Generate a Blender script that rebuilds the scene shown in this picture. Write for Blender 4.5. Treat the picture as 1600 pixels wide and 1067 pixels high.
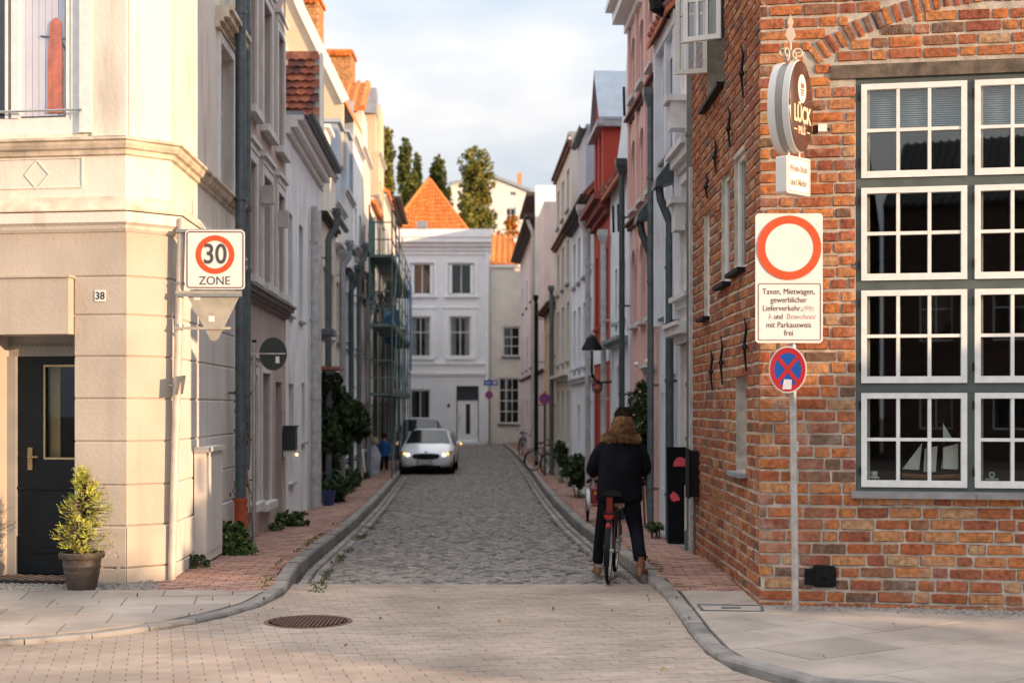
import bpy, math, random
from mathutils import Vector, Matrix, noise
R = math.radians
random.seed(7)
rnd = random.uniform
S = bpy.context.scene
col = S.collection
for o in list(bpy.data.objects): bpy.data.objects.remove(o)

# ------------------------------------------------------------------ camera
F, YH, H = 2222.2, 636.0, 1.75          # focal length in photo pixels, horizon row, eye height
cam = bpy.data.cameras.new('camera'); camo = bpy.data.objects.new('camera', cam); col.objects.link(camo)
camo.location = (0, 0, H); camo.rotation_euler = (R(90), 0, 0)
cam.lens = 50; cam.sensor_width = 36; cam.shift_y = (YH-533.5)/1600
cam.clip_end = 2000; cam.clip_start = .1
cam.dof.use_dof = True; cam.dof.focus_distance = 13.0; cam.dof.aperture_fstop = 1.9
S.camera = camo
# ------------------------------------------------------------------ light
SUN_EL, SDX, SDY = R(9.0), .865, -.5      # the sun stands low, behind the camera on the right
W = bpy.data.worlds.new("World"); S.world = W; W.use_nodes = True
nt = W.node_tree; N = nt.nodes; L = nt.links; N.clear()
def wn(t, **k):
    n = N.new(t)
    for a, b in k.items(): setattr(n, a, b)
    return n
sky = wn('ShaderNodeTexSky', sky_type='NISHITA', sun_disc=False)
sky.sun_elevation = SUN_EL; sky.sun_rotation = math.atan2(SDX, SDY); sky.dust_density = 1.2; sky.ozone_density = 1.5
tc = wn('ShaderNodeTexCoord'); mp = wn('ShaderNodeMapping'); mp.inputs['Scale'].default_value = (1.0, 1.0, 2.6)
mp.inputs['Location'].default_value = (.35, .2, .15)
nz = wn('ShaderNodeTexNoise'); nz.inputs['Scale'].default_value = 3.2; nz.inputs['Detail'].default_value = 7; nz.inputs['Roughness'].default_value = .5
rp = wn('ShaderNodeValToRGB'); rp.color_ramp.elements[0].position = .30; rp.color_ramp.elements[1].position = .58
n2 = wn('ShaderNodeTexNoise'); n2.inputs['Scale'].default_value = 5.5; n2.inputs['Detail'].default_value = 5
r2 = wn('ShaderNodeValToRGB'); r2.color_ramp.elements[0].color = (5.1, 5.35, 5.75, 1); r2.color_ramp.elements[1].color = (6.9, 6.75, 6.6, 1)
r2.color_ramp.elements[0].position = .35; r2.color_ramp.elements[1].position = .6
base = wn('ShaderNodeMixRGB', blend_type='MIX'); base.inputs['Fac'].default_value = .68; base.inputs['Color2'].default_value = (4.8, 5.5, 6.5, 1)
mx = wn('ShaderNodeMixRGB'); bg = wn('ShaderNodeBackground'); out = wn('ShaderNodeOutputWorld')
bg.inputs['Strength'].default_value = .105
L.new(tc.outputs['Generated'], mp.inputs['Vector']); L.new(mp.outputs[0], nz.inputs['Vector']); L.new(mp.outputs[0], n2.inputs['Vector'])
L.new(nz.outputs['Fac'], rp.inputs[0]); L.new(n2.outputs['Fac'], r2.inputs[0])
L.new(sky.outputs[0], base.inputs['Color1']); L.new(base.outputs[0], mx.inputs['Color1'])
L.new(r2.outputs[0], mx.inputs['Color2']); L.new(rp.outputs[0], mx.inputs['Fac'])
sep = wn('ShaderNodeSeparateXYZ'); L.new(tc.outputs['Generated'], sep.inputs[0])      # an overcast sky is brighter towards the zenith
lum = wn('ShaderNodeMapRange'); lum.inputs['From Min'].default_value = .05; lum.inputs['To Min'].default_value = .80; lum.inputs['To Max'].default_value = 2.4
L.new(sep.outputs['Z'], lum.inputs['Value']); lm_ = wn('ShaderNodeVectorMath', operation='SCALE'); L.new(mx.outputs[0], lm_.inputs[0]); L.new(lum.outputs[0], lm_.inputs['Scale'])
L.new(lm_.outputs[0], bg.inputs['Color']); L.new(bg.outputs[0], out.inputs['Surface'])
sl = bpy.data.lights.new('sun', 'SUN'); sl.energy = 5.0; sl.angle = R(.5); sl.color = (1, .66, .385)
so = bpy.data.objects.new('sun', sl); col.objects.link(so)
so.rotation_euler = Vector((SDX*math.cos(SUN_EL), SDY*math.cos(SUN_EL), math.sin(SUN_EL))).to_track_quat('Z', 'Y').to_euler()
S.view_settings.view_transform = 'Standard'; S.view_settings.look = 'None'; S.view_settings.gamma = 1
S.view_settings.exposure = .5
S.cycles.max_bounces = 6; S.cycles.transparent_max_bounces = 16

# ------------------------------------------------------------------ materials
MATS = {}
def mat(name, c, rough=.8, metal=0, nz=.12, ns=3., bump=.0, bs=40., island=None, spec=.5, emit=None, stain=0, coat=0, salt=0):
    """procedural principled material: base colour varied by noise (and by mesh island), fine bump"""
    if name in MATS: return MATS[name]
    m = bpy.data.materials.new(name); m.use_nodes = True; t = m.node_tree; n = t.nodes; l = t.links
    b = n['Principled BSDF']; b.inputs['Roughness'].default_value = rough; b.inputs['Metallic'].default_value = metal
    b.inputs['Specular IOR Level'].default_value = spec; b.inputs['Coat Weight'].default_value = coat
    geo = n.new('ShaderNodeNewGeometry')
    def noise_(sc, det=5):
        x = n.new('ShaderNodeTexNoise'); x.inputs['Scale'].default_value = sc; x.inputs['Detail'].default_value = det
        l.new(geo.outputs['Position'], x.inputs['Vector']); return x
    if island:
        r = n.new('ShaderNodeValToRGB'); r.color_ramp.interpolation = 'CONSTANT' if len(island) > 3 else 'LINEAR'
        e = r.color_ramp.elements
        while len(e) > 1: e.remove(e[0])
        e[0].position = 0; e[0].color = (*island[0], 1)
        for i, cc in enumerate(island[1:]):
            x = e.new((i+1)/len(island) if len(island) > 3 else (i+1)/(len(island)-1)); x.color = (*cc, 1)
        l.new(geo.outputs['Random Per Island'], r.inputs[0]); src = r.outputs[0]
    else:
        rg = n.new('ShaderNodeRGB'); rg.outputs[0].default_value = (*c, 1); src = rg.outputs[0]
    if nz:
        x = noise_(ns); mr = n.new('ShaderNodeMapRange'); mr.inputs['From Min'].default_value = .3; mr.inputs['From Max'].default_value = .7
        mr.inputs['To Min'].default_value = 1-nz*1.6; mr.inputs['To Max'].default_value = 1+nz
        l.new(x.outputs['Fac'], mr.inputs['Value'])
        mu = n.new('ShaderNodeVectorMath'); mu.operation = 'SCALE'
        l.new(src, mu.inputs[0]); l.new(mr.outputs[0], mu.inputs['Scale']); src = mu.outputs[0]
    if stain:
        x = n.new('ShaderNodeTexNoise'); x.inputs['Scale'].default_value = 1.0; x.inputs['Detail'].default_value = 6
        mpp = n.new('ShaderNodeMapping'); mpp.inputs['Scale'].default_value = (5, 5, .7)
        l.new(geo.outputs['Position'], mpp.inputs['Vector']); l.new(mpp.outputs[0], x.inputs['Vector'])
        rr = n.new('ShaderNodeMapRange'); rr.inputs['From Min'].default_value = .52; rr.inputs['From Max'].default_value = .75
        rr.inputs['To Max'].default_value = stain; l.new(x.outputs['Fac'], rr.inputs['Value'])
        mm = n.new('ShaderNodeMixRGB'); mm.inputs['Color2'].default_value = (.19, .165, .13, 1)
        l.new(rr.outputs[0], mm.inputs['Fac']); l.new(src, mm.inputs['Color1']); src = mm.outputs[0]
    if salt:
        x = noise_(2.3, 7); x.inputs['Roughness'].default_value = .7; rr = n.new('ShaderNodeMapRange'); rr.inputs['From Min'].default_value = .55; rr.inputs['From Max'].default_value = .72
        rr.inputs['To Max'].default_value = salt; l.new(x.outputs['Fac'], rr.inputs['Value'])
        mm = n.new('ShaderNodeMixRGB'); mm.inputs['Color2'].default_value = (.52, .46, .40, 1)
        l.new(rr.outputs[0], mm.inputs['Fac']); l.new(src, mm.inputs['Color1']); src = mm.outputs[0]
    l.new(src, b.inputs['Base Color'])
    if bump:
        x = noise_(bs, 6); bp = n.new('ShaderNodeBump'); bp.inputs['Strength'].default_value = 1; bp.inputs['Distance'].default_value = bump
        l.new(x.outputs['Fac'], bp.inputs['Height']); l.new(bp.outputs[0], b.inputs['Normal'])
    if emit:
        b.inputs['Emission Color'].default_value = (*emit[0], 1); b.inputs['Emission Strength'].default_value = emit[1]
    MATS[name] = m; return m
def glassmat(name, tint, ior=1.5, rough=.01):
    m = bpy.data.materials.new(name); m.use_nodes = True; t = m.node_tree; n = t.nodes; l = t.links; n.clear()
    o = n.new('ShaderNodeOutputMaterial'); mxs = n.new('ShaderNodeMixShader'); tr = n.new('ShaderNodeBsdfTransparent'); gl = n.new('ShaderNodeBsdfGlossy')
    lw = n.new('ShaderNodeLayerWeight'); pw = n.new('ShaderNodeMath'); pw.operation = 'POWER'; pw.inputs[1].default_value = 5; l.new(lw.outputs['Facing'], pw.inputs[0])
    f0 = ((ior-1)/(ior+1))**2; fr = n.new('ShaderNodeMath'); fr.operation = 'MULTIPLY_ADD'; fr.inputs[1].default_value = 1-f0; fr.inputs[2].default_value = f0; l.new(pw.outputs[0], fr.inputs[0])
    lw.inputs['Blend'].default_value = .5; tr.inputs['Color'].default_value = (*tint, 1); gl.inputs['Roughness'].default_value = rough
    l.new(fr.outputs[0], mxs.inputs[0]); l.new(tr.outputs[0], mxs.inputs[1]); l.new(gl.outputs[0], mxs.inputs[2]); l.new(mxs.outputs[0], o.inputs[0])
    MATS[name] = m; return m
def plaster(name, c, stain=.25, nz=.07): return mat(name, c, .9, nz=nz, ns=1.6, bump=.004, bs=28, stain=stain, spec=.2)
GLASS = glassmat('window_glass', (.85, .88, .88), 1.55)
GLASSR = glassmat('reflecting_glass', (.85, .88, .88), 1.95)
CARGLASS = glassmat('car_glass', (.25, .28, .28), 1.9)
M_WHITE = mat('white_paint', (.78, .77, .74), .5, nz=.06, ns=12, bump=.001, bs=60)
M_WHITEF = mat('white_frame_paint', (.74, .73, .72), .55, nz=.06, ns=6)
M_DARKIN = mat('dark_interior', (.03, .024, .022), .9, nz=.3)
M_CURT = mat('curtain_cloth', (.62, .62, .58), .9, nz=.1)
M_ZINC = mat('zinc_sheet', (.34, .37, .40), .5, .5, nz=.1, ns=6, bump=.002, bs=8)
M_PIPE = mat('painted_downpipe', (.105, .135, .15), .45, .2, nz=.2, ns=8, stain=.3)
M_PIPEL = mat('pale_downpipe', (.5, .5, .5), .5, .1, nz=.15, ns=8, stain=.3)
M_TEAL = mat('teal_downpipe', (.05, .075, .085), .45, .1, nz=.2, ns=8)
M_BLACK = mat('black_iron', (.008, .008, .009), .6, .0, spec=.2, nz=.2, ns=20, bump=.001, bs=60)
M_GALV = mat('galvanised_steel', (.42, .43, .43), .42, .75, nz=.12, ns=15)
M_RUBBER = mat('tyre_rubber', (.01, .01, .011), .85, spec=.15, nz=.1)
M_TILE = mat('orange_roof_tile', (.62, .17, .04), .85, nz=.2, ns=5, island=[(.60, .17, .035), (.70, .23, .05), (.5, .12, .03)], bump=.004, bs=20)
M_TILED = mat('red_brown_roof_tile', (.3, .09, .05), .85, nz=.25, ns=6, island=[(.28, .075, .045), (.36, .10, .055), (.2, .06, .045), (.42, .13, .06), (.14, .05, .045), (.3, .085, .05)], bump=.003, bs=30)
M_BRICKF = mat('far_brick', (.5, .25, .1), .9, nz=.25, ns=9, island=[(.50, .24, .09), (.56, .3, .12), (.42, .19, .08)], bump=.005, bs=12)
M_WOODD = mat('dark_timber', (.06, .045, .035), .8, nz=.3, ns=6, bump=.004, bs=20)

# ------------------------------------------------------------------ mesh builder
def origin(o):
    v = Vector((0, 0, 0))
    while o is not None: v += o.location; o = o.parent
    return v
class MB:
    def __init__(s): s.v = []; s.f = []
    def add(s, vs, fs):
        b = len(s.v); s.v += [tuple(v) for v in vs]; s.f += [tuple(i+b for i in f) for f in fs]; return s
    def hexa(s, p):   # p: 4 bottom, 4 top
        return s.add(p, [(0, 3, 2, 1), (4, 5, 6, 7), (0, 1, 5, 4), (1, 2, 6, 5), (2, 3, 7, 6), (3, 0, 4, 7)])
    def box(s, x0, x1, y0, y1, z0, z1):
        return s.hexa([(x0, y0, z0), (x1, y0, z0), (x1, y1, z0), (x0, y1, z0), (x0, y0, z1), (x1, y0, z1), (x1, y1, z1), (x0, y1, z1)])
    def rings(s, rs, cap=True, closed=True):
        n = len(rs[0]); b = len(s.v)
        for r in rs: s.v += [tuple(p) for p in r]
        for i in range(len(rs)-1):
            for j in range(n if closed else n-1):
                k = (j+1) % n; s.f.append((b+i*n+j, b+i*n+k, b+(i+1)*n+k, b+(i+1)*n+j))
        if cap: s.f.append(tuple(b+j for j in reversed(range(n)))); s.f.append(tuple(b+(len(rs)-1)*n+j for j in range(n)))
        return s
    def tube(s, pts, r, n=10):
        pts = [Vector(p) for p in pts]; rr = r if isinstance(r, (list, tuple)) else [r]*len(pts); rs = []; up = None
        for i, p in enumerate(pts):
            d = (pts[min(i+1, len(pts)-1)]-pts[max(i-1, 0)]).normalized()
            if up is None: up = Vector((0, 0, 1)) if abs(d.z) < .9 else Vector((1, 0, 0))
            a = d.cross(up).normalized(); c = a.cross(d).normalized(); up = c
            rs.append([p+a*math.cos(t)*rr[i]+c*math.sin(t)*rr[i] for t in [2*math.pi*k/n for k in range(n)]])
        return s.rings(rs)
    def lathe(s, prof, c, n=24):
        return s.rings([[(c[0]+r*math.cos(2*math.pi*k/n), c[1]+r*math.sin(2*math.pi*k/n), c[2]+z) for k in range(n)] for r, z in prof])
    def ball(s, c, r, n=12, m=8):
        r = r if isinstance(r, (tuple, list)) else (r, r, r)
        return s.rings([[(c[0]+r[0]*math.sin(a)*math.cos(2*math.pi*k/n), c[1]+r[1]*math.sin(a)*math.sin(2*math.pi*k/n), c[2]-r[2]*math.cos(a)) for k in range(n)]
                        for a in [math.pi*(.02+.96*j/m) for j in range(m+1)]])
    def build(s, name, m, parent=None, smooth=False, loc=None):
        me = bpy.data.meshes.new(name); og = origin(parent) if parent is not None else Vector(loc or (0, 0, 0))
        me.from_pydata([(v[0]-og.x, v[1]-og.y, v[2]-og.z) for v in s.v], [], s.f); me.update()
        if m: me.materials.append(m)
        if smooth: me.polygons.foreach_set('use_smooth', [True]*len(me.polygons)); me.set_sharp_from_angle(angle=R(42))
        o = bpy.data.objects.new(name, me); col.objects.link(o)
        if parent is not None: o.parent = parent
        elif loc: o.location = loc
        return o
class Fr:
    """vertical plane frame: u along the wall, d outwards (towards the viewer), z up"""
    def __init__(s, O, d, side=1):
        s.O = Vector((O[0], O[1])); s.d = Vector(d).normalized(); s.n = Vector((s.d.y, -s.d.x))*side
    def P(s, u, d, z): p = s.O+s.d*u+s.n*d; return (p.x, p.y, z)
    def U(s, px, off=0):     # where the sight line through photo column px meets the wall
        k = (px-800)/F; o = s.O+s.n*off; return (k*o.y-o.x)/(s.d.x-k*s.d.y)
    def Y(s, px, off=0): return (s.O+s.d*s.U(px, off)+s.n*off).y
    def Z(s, px, py, off=0): return H-(py-YH)*s.Y(px, off)/F
    def box(s, mb, u0, u1, d0, d1, z0, z1):
        return mb.hexa([s.P(u0, d1, z0), s.P(u1, d1, z0), s.P(u1, d0, z0), s.P(u0, d0, z0), s.P(u0, d1, z1), s.P(u1, d1, z1), s.P(u1, d0, z1), s.P(u0, d0, z1)])
    def quad(s, mb, u0, u1, z0, z1, d=0): return mb.add([s.P(u0, d, z0), s.P(u1, d, z0), s.P(u1, d, z1), s.P(u0, d, z1)], [(0, 1, 2, 3)])
    def wall(s, mb, u0, u1, z0, z1, holes=(), depth=.2, top=None):
        us = sorted({u0, u1, *[min(max(x, u0), u1) for h in holes for x in h[:2]]}); zs = sorted({z0, z1, *[min(max(x, z0), z1) for h in holes for x in h[2:4]]})
        for a, b in zip(us, us[1:]):
            for c, e in zip(zs, zs[1:]):
                if any(h[0]-1e-5 <= a and b <= h[1]+1e-5 and h[2]-1e-5 <= c and e <= h[3]+1e-5 for h in holes): continue
                s.quad(mb, a, b, c, e)
        for h in holes:
            a, b, c, e = h[:4]; q = [(a, c), (b, c), (b, e), (a, e)]
            for (p1, p2) in zip(q, q[1:]+q[:1]):
                mb.add([s.P(p1[0], 0, p1[1]), s.P(p2[0], 0, p2[1]), s.P(p2[0], -depth, p2[1]), s.P(p1[0], -depth, p1[1])], [(0, 1, 2, 3)])
        return mb
    def poly(s, mb, pts, d0, d1):   # prism of a (u,z) outline between depths d0 and d1
        n = len(pts); return mb.add([s.P(u, d1, z) for u, z in pts]+[s.P(u, d0, z) for u, z in pts],
            [tuple(range(n)), tuple(reversed(range(n, 2*n)))]+[(i, i+n, (i+1) % n+n, (i+1) % n) for i in range(n)])
    def ring(s, mb, cu, cz, r0, r1, d0, d1, n=48, a0=0, a1=360):
        full = abs(a1-a0) >= 360; m = n+1
        for i in range(n):
            t0 = R(a0+(a1-a0)*i/n); t1 = R(a0+(a1-a0)*(i+1)/n)
            q = [(cu+r*math.cos(t), cz+r*math.sin(t)) for r, t in ((r0, t0), (r1, t0), (r1, t1), (r0, t1))]
            s.poly(mb, q, d0, d1)
        return mb
    def disc(s, mb, cu, cz, r, d0, d1, n=40, ry=None):
        ry = ry or r; return s.poly(mb, [(cu+r*math.cos(2*math.pi*i/n), cz+ry*math.sin(2*math.pi*i/n)) for i in range(n)], d0, d1)
    def tri(s, mb, pts, d0, d1): return s.poly(mb, pts, d0, d1)
def rrect(u0, u1, z0, z1, r, n=5):
    p = []
    for cx, cz, a in ((u1-r, z1-r, 0), (u0+r, z1-r, 90), (u0+r, z0+r, 180), (u1-r, z0+r, 270)):
        p += [(cx+r*math.cos(R(a+90*i/n)), cz+r*math.sin(R(a+90*i/n))) for i in range(n+1)]
    return p
def empty(name, loc, label, cat, group=None):
    o = bpy.data.objects.new(name, None); col.objects.link(o); o.location = loc; o.empty_display_size = .2; tag(o, label, cat, group); return o
def tag(o, label=None, cat=None, group=None, kind=None):
    for k, v in (('label', label), ('category', cat), ('group', group), ('kind', kind)):
        if v: o[k] = v
    return o
def text(fr, s, cu, cz, size, d, parent, m, name='lettering', align='CENTER', sx=1.0, bold=0, rot=0):
    c = bpy.data.curves.new('t', 'FONT'); c.body = s; c.size = size; c.align_x = align; c.align_y = 'CENTER'; c.extrude = .0012; c.offset = bold
    c.resolution_u = 4
    t = bpy.data.objects.new('t', c); col.objects.link(t); bpy.context.view_layer.update()
    me = bpy.data.meshes.new_from_object(t.evaluated_get(bpy.context.evaluated_depsgraph_get())); bpy.data.objects.remove(t)
    og = origin(parent); cr, sr = math.cos(rot), math.sin(rot)
    for v in me.vertices:
        x, y = v.co.x*sx, v.co.y
        v.co = Vector(fr.P(cu+x*cr-y*sr, d+v.co.z, cz+x*sr+y*cr))-og
    me.materials.clear(); me.materials.append(m); me.name = name
    o = bpy.data.objects.new(name, me); col.objects.link(o); o.parent = parent; return o
def pip(x, y, P):
    c = False; j = len(P)-1
    for i in range(len(P)):
        if (P[i][1] > y) != (P[j][1] > y) and x < (P[j][0]-P[i][0])*(y-P[i][1])/(P[j][1]-P[i][1])+P[i][0]: c = not c
        j = i
    return c
def interp(T, y):
    if y <= T[0][0]: return T[0][1]
    for (a, b), (c, e) in zip(T, T[1:]):
        if y <= c: t = (y-a)/(c-a); return b+(e-b)*t
    return T[-1][1]

# ------------------------------------------------------------------ terrain and paving
ZR = [(-200, 0), (13, 0), (16, -.05), (20, -.16), (24, -.26), (30, -.36), (40, -.43), (46, -.44), (55, -.33), (62, -.2), (70, -.1), (78, -.1)]
def zr(y): return interp(ZR, y)
def kh(y): return interp([(12.6, .035), (15.2, .11), (100, .11)], y)
def zp(y): return zr(y)+kh(y)
FL = Fr((-2.85, 0), (-.0383, 1))            # left row of houses (outwards = towards +x)
FRR = Fr((2.82, 0), (-.0336, 1), -1)        # right row
def XL(y): return -2.85-.0383*y
def XR(y): return 2.82-.0336*y
KL = [(-14, 9.3), (-8, 9.75), (-4.8, 10.15), (-3.75, 10.4), (-3.2, 10.72), (-2.7, 11.25), (-2.4, 11.8), (-2.2, 12.5), (-2.13, 13.2), (-2.2, 14.2), (-2.3, 15.5), (-2.59, 22.3), (-3.16, 35.5), (-3.56, 44.6), (-4.3, 61), (-5.0, 70.5)]
KR = [(14, 7.9), (8, 8.1), (5, 8.35), (3, 8.55), (2.1, 8.75), (1.66, 9.05), (1.47, 9.45), (1.38, 10.1), (1.37, 11), (1.39, 12), (1.40, 13), (1.35, 14.6), (1.08, 23.5), (.82, 36.5), (.68, 45.5), (.35, 55), (0, 62), (-.45, 70.5)]
g = MB(); ys = [-200, -60, -20, 0, 6, 13, 16, 20, 24, 30, 40, 46, 55, 62, 70, 78, 90, 100, 110, 125, 160, 400]
def zh(y): return interp([(78, 0), (90, 2.5), (100, 7), (110, 10.5), (125, 12), (160, 13), (400, 13)], y) if y > 78 else 0
xs = [-300, -60, -20, -8, 0, 8, 20, 60, 300]
for y in ys:
    for x in xs: g.v.append((x, y, zr(y)-.035+zh(y)))
for i in range(len(ys)-1):
    for j in range(len(xs)-1): a = i*len(xs)+j; g.f.append((a, a+1, a+1+len(xs), a+len(xs)))
tag(g.build('ground', mat('joint_earth', (.045, .038, .03), .95, nz=.3, ns=5, bump=.01, bs=30)), kind='structure')
def stones(mb, cx, cy, ang, lx, ly, gap, z, dome=.006, inset=.012, jit=.003, tilt=.004):
    ca, sa = math.cos(ang), math.sin(ang); b = len(mb.v); hx, hy = (lx-gap)/2, (ly-gap)/2; tz = rnd(-tilt, tilt)
    zt = z+rnd(-tilt, tilt)
    for (ix, dz) in ((0, -.02-dome), (inset, 0)):
        for sx_, sy_ in ((-1, -1), (1, -1), (1, 1), (-1, 1)):
            x = sx_*(hx-ix)+rnd(-jit, jit); y = sy_*(hy-ix)+rnd(-jit, jit)
            mb.v.append((cx+x*ca-y*sa, cy+x*sa+y*ca, zt+dz+tz*sx_))
    for f in ((4, 5, 6, 7), (0, 1, 5, 4), (1, 2, 6, 5), (2, 3, 7, 6), (3, 0, 4, 7)): mb.f.append(tuple(i+b for i in f))
def paving(region, ang, lx, ly, gap, zf, org=(0, 0), bond=.5, **k):
    mb = MB(); ca, sa = math.cos(ang), math.sin(ang)
    xs_ = [(p[0]-org[0])*ca+(p[1]-org[1])*sa for p in region]; ys_ = [-(p[0]-org[0])*sa+(p[1]-org[1])*ca for p in region]
    j = math.floor(min(ys_)/ly)
    while j*ly < max(ys_):
        off = (j % 2)*bond*lx+k.get('rowjit', 0)*rnd(-1, 1); i = math.floor(min(xs_)/lx)-1
        while i*lx < max(xs_)+lx:
            u, v = i*lx+off, j*ly+ly/2; x, y = org[0]+u*ca-v*sa, org[1]+u*sa+v*ca
            if pip(x, y, region):
                kk = {a: b for a, b in k.items() if a != 'rowjit'}; ll = lx
                stones(mb, x, y, ang, ll, ly, gap, zf(y), **kk)
            i += 1
        j += 1
    return mb
def clip(region, rect):
    out_ = list(region); n = len(rect)
    for i in range(n):
        a, b = rect[i], rect[(i+1) % n]; inp = out_; out_ = []
        f = lambda p: (b[0]-a[0])*(p[1]-a[1])-(b[1]-a[1])*(p[0]-a[0])
        for j in range(len(inp)):
            p, q = inp[j-1], inp[j]; fp, fq = f(p), f(q)
            if (fp >= 0) != (fq >= 0): t = fp/(fp-fq); out_.append((p[0]+(q[0]-p[0])*t, p[1]+(q[1]-p[1])*t))
            if fq >= 0: out_.append(q)
        if not out_: return []
    return out_
def slabs(region, ang, lx, ly, gap, zf, org=(0, 0), bond=.5):
    mb = MB(); ca, sa = math.cos(ang), math.sin(ang)
    xs_ = [(p[0]-org[0])*ca+(p[1]-org[1])*sa for p in region]; ys_ = [-(p[0]-org[0])*sa+(p[1]-org[1])*ca for p in region]
    if sum(region[i-1][0]*region[i][1]-region[i][0]*region[i-1][1] for i in range(len(region))) < 0: region = region[::-1]
    j = math.floor(min(ys_)/ly)
    while j*ly < max(ys_):
        off = (j % 2)*bond*lx; i = math.floor(min(xs_)/lx)-1
        while i*lx < max(xs_)+lx:
            u0, u1, v0, v1 = i*lx+off+gap/2, (i+1)*lx+off-gap/2, j*ly+gap/2, (j+1)*ly-gap/2
            rect = [(org[0]+u*ca-v*sa, org[1]+u*sa+v*ca) for u, v in ((u0, v0), (u1, v0), (u1, v1), (u0, v1))]
            c = clip(region, rect)
            if len(c) > 2:
                n = len(c); b = len(mb.v); z = rnd(-.0015, .0015)
                mb.v += [(x, y, zf(y)+z) for x, y in c]+[(x, y, zf(y)-.03) for x, y in c]
                mb.f.append(tuple(range(b, b+n))); mb.f += [(b+n+k, b+n+(k+1) % n, b+(k+1) % n, b+k) for k in range(n)]
            i += 1
        j += 1
    return mb
def path_at(K, y):   # x of a kerb polyline at y (the part that runs down the lane)
    T = [(b, a) for a, b in K if b >= 12.5]; return interp(sorted(T), y)
lane_edge = 14.25
road_pts = [(-14, 9.3)]+KL[1:9]+[(-2.17, 13.9), (-2.2, lane_edge)]+[(1.36, lane_edge)]+[p for p in reversed(KR) if p[1] < lane_edge]+[(14, 5.5), (-14, 5.5)]
rc = []
M_PAVER = mat('concrete_paver', (.42, .37, .33), .85, nz=.2, ns=.9, stain=.35, bump=.0015, bs=120, island=[(.38, .30, .245), (.345, .272, .222), (.405, .325, .265)])
tag(slabs(road_pts, R(14), .2, .1, .0045, zr).build('road', M_PAVER), kind='structure')
M_SETT = mat('granite_sett', (.2, .19, .18), .42, nz=.2, ns=14, bump=.004, bs=60, island=[(.085, .078, .072), (.31, .275, .24), (.165, .148, .132)], spec=.5)
lane = [(path_at(KL, y)+.34, y) for y in (lane_edge, 16, 18, 22.3, 28, 35.5, 44.6, 52, 61, 70.5)]+[(path_at(KR, y)-.34, y) for y in (70.5, 62, 55, 45.5, 36.5, 23.5, 18, lane_edge)]
sett = paving(lane, R(-1.5), .16, .10, .02, zr, dome=.02, inset=.02, jit=.007, tilt=.008, rowjit=.03)
def along(K, off, y0, y1, ln, wd, mb, gap, zf, **k):
    y = y0
    while y < y1:
        l_ = ln*rnd(.85, 1.15); ym = y+l_/2; x = path_at(K, ym)+off; a = math.atan2(l_, path_at(K, y+l_)-path_at(K, y))
        stones(mb, x, ym, a, l_, wd, gap, zf(ym), **k); y += l_
for q in range(2):
    along(KL, .10+.12*q, lane_edge, 70, .22, .12, sett, .014, lambda y: zr(y)-.004+.002*q, dome=.01, inset=.015, jit=.006)
    along(KR, -.10-.12*q, lane_edge, 70, .22, .12, sett, .014, lambda y: zr(y)-.004+.002*q, dome=.01, inset=.015, jit=.006)
tag(sett.build('cobbled_lane', M_SETT), kind='structure')
# kerbs
M_KERB = mat('granite_kerb', (.3, .3, .3), .7, nz=.25, ns=5, stain=.5, bump=.003, bs=70, island=[(.19, .18, .17), (.28, .26, .24), (.23, .215, .2)])
def kerb(K, side, name):
    mb = MB(); pts = [Vector(p) for p in K]; seg = []
    dist = 0; cum = [0]
    for a, b in zip(pts, pts[1:]): cum.append(cum[-1]+(b-a).length)
    def at(s_):
        for i in range(len(pts)-1):
            if s_ <= cum[i+1]: t = (s_-cum[i])/(cum[i+1]-cum[i]); return pts[i].lerp(pts[i+1], t)
        return pts[-1]
    s_ = 0; wd = .15
    while s_ < cum[-1]-.3:
        l_ = .95*rnd(.8, 1.2) if abs(at(s_).y-12) > 3 else .5
        a, b = at(s_+.006), at(min(s_+l_-.006, cum[-1])); d = (b-a).normalized(); n = Vector((-d.y, d.x))*side
        ta, tb = zp(a.y)+rnd(-.006, .006), zp(b.y)+rnd(-.006, .006); c = .02
        P = lambda p, o, z: (p.x+n.x*o, p.y+n.y*o, z)
        mb.rings([[P(a, 0, zr(a.y)-.1), P(a, c*.3, ta-c), P(a, c, ta), P(a, wd-.01, ta), P(a, wd, ta-.01), P(a, wd, zr(a.y)-.1)],
                  [P(b, 0, zr(b.y)-.1), P(b, c*.3, tb-c), P(b, c, tb), P(b, wd-.01, tb), P(b, wd, tb-.01), P(b, wd, zr(b.y)-.1)]])
        s_ += l_
    tag(mb.build(name, M_KERB), kind='structure')
kerb(KL, 1, 'kerb_left'); kerb(KR, -1, 'kerb_right')
# raised pavements: bedding strips and paving on top
M_BED = mat('sand_bed', (.2, .165, .125), .95, nz=.3, ns=8, bump=.006, bs=40)
def strip(pa, pb, name):
    mb = MB()
    for (a, b) in zip(pa, pb): mb.v += [(a[0], a[1], zp(a[1])-.02), (b[0], b[1], zp(b[1])-.02)]
    for i in range(len(pa)-1): mb.f.append((2*i, 2*i+1, 2*i+3, 2*i+2))
    return mb
yy = [13.2, 14.2, 15.5, 18, 20, 22.3, 26, 30, 35.5, 40, 44.6, 50, 55, 61, 70.5]
tag(strip([(path_at(KL, y)-.17, y) for y in yy], [(-5.4, 13.2), (-5.4, 14.2)]+[(XL(y)-.3, y) for y in yy[2:]], '').build('pavement_bed', M_BED), kind='structure')
tag(strip([(path_at(KR, y)+.17, y) for y in yy], [(5.4, 13.2), (5.4, 14.2)]+[(XR(y)+.5, y) for y in yy[2:]], '').build('pavement_bed', M_BED), kind='structure')
def offx(K, o): return [(a+o, b) for a, b in K]
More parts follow.
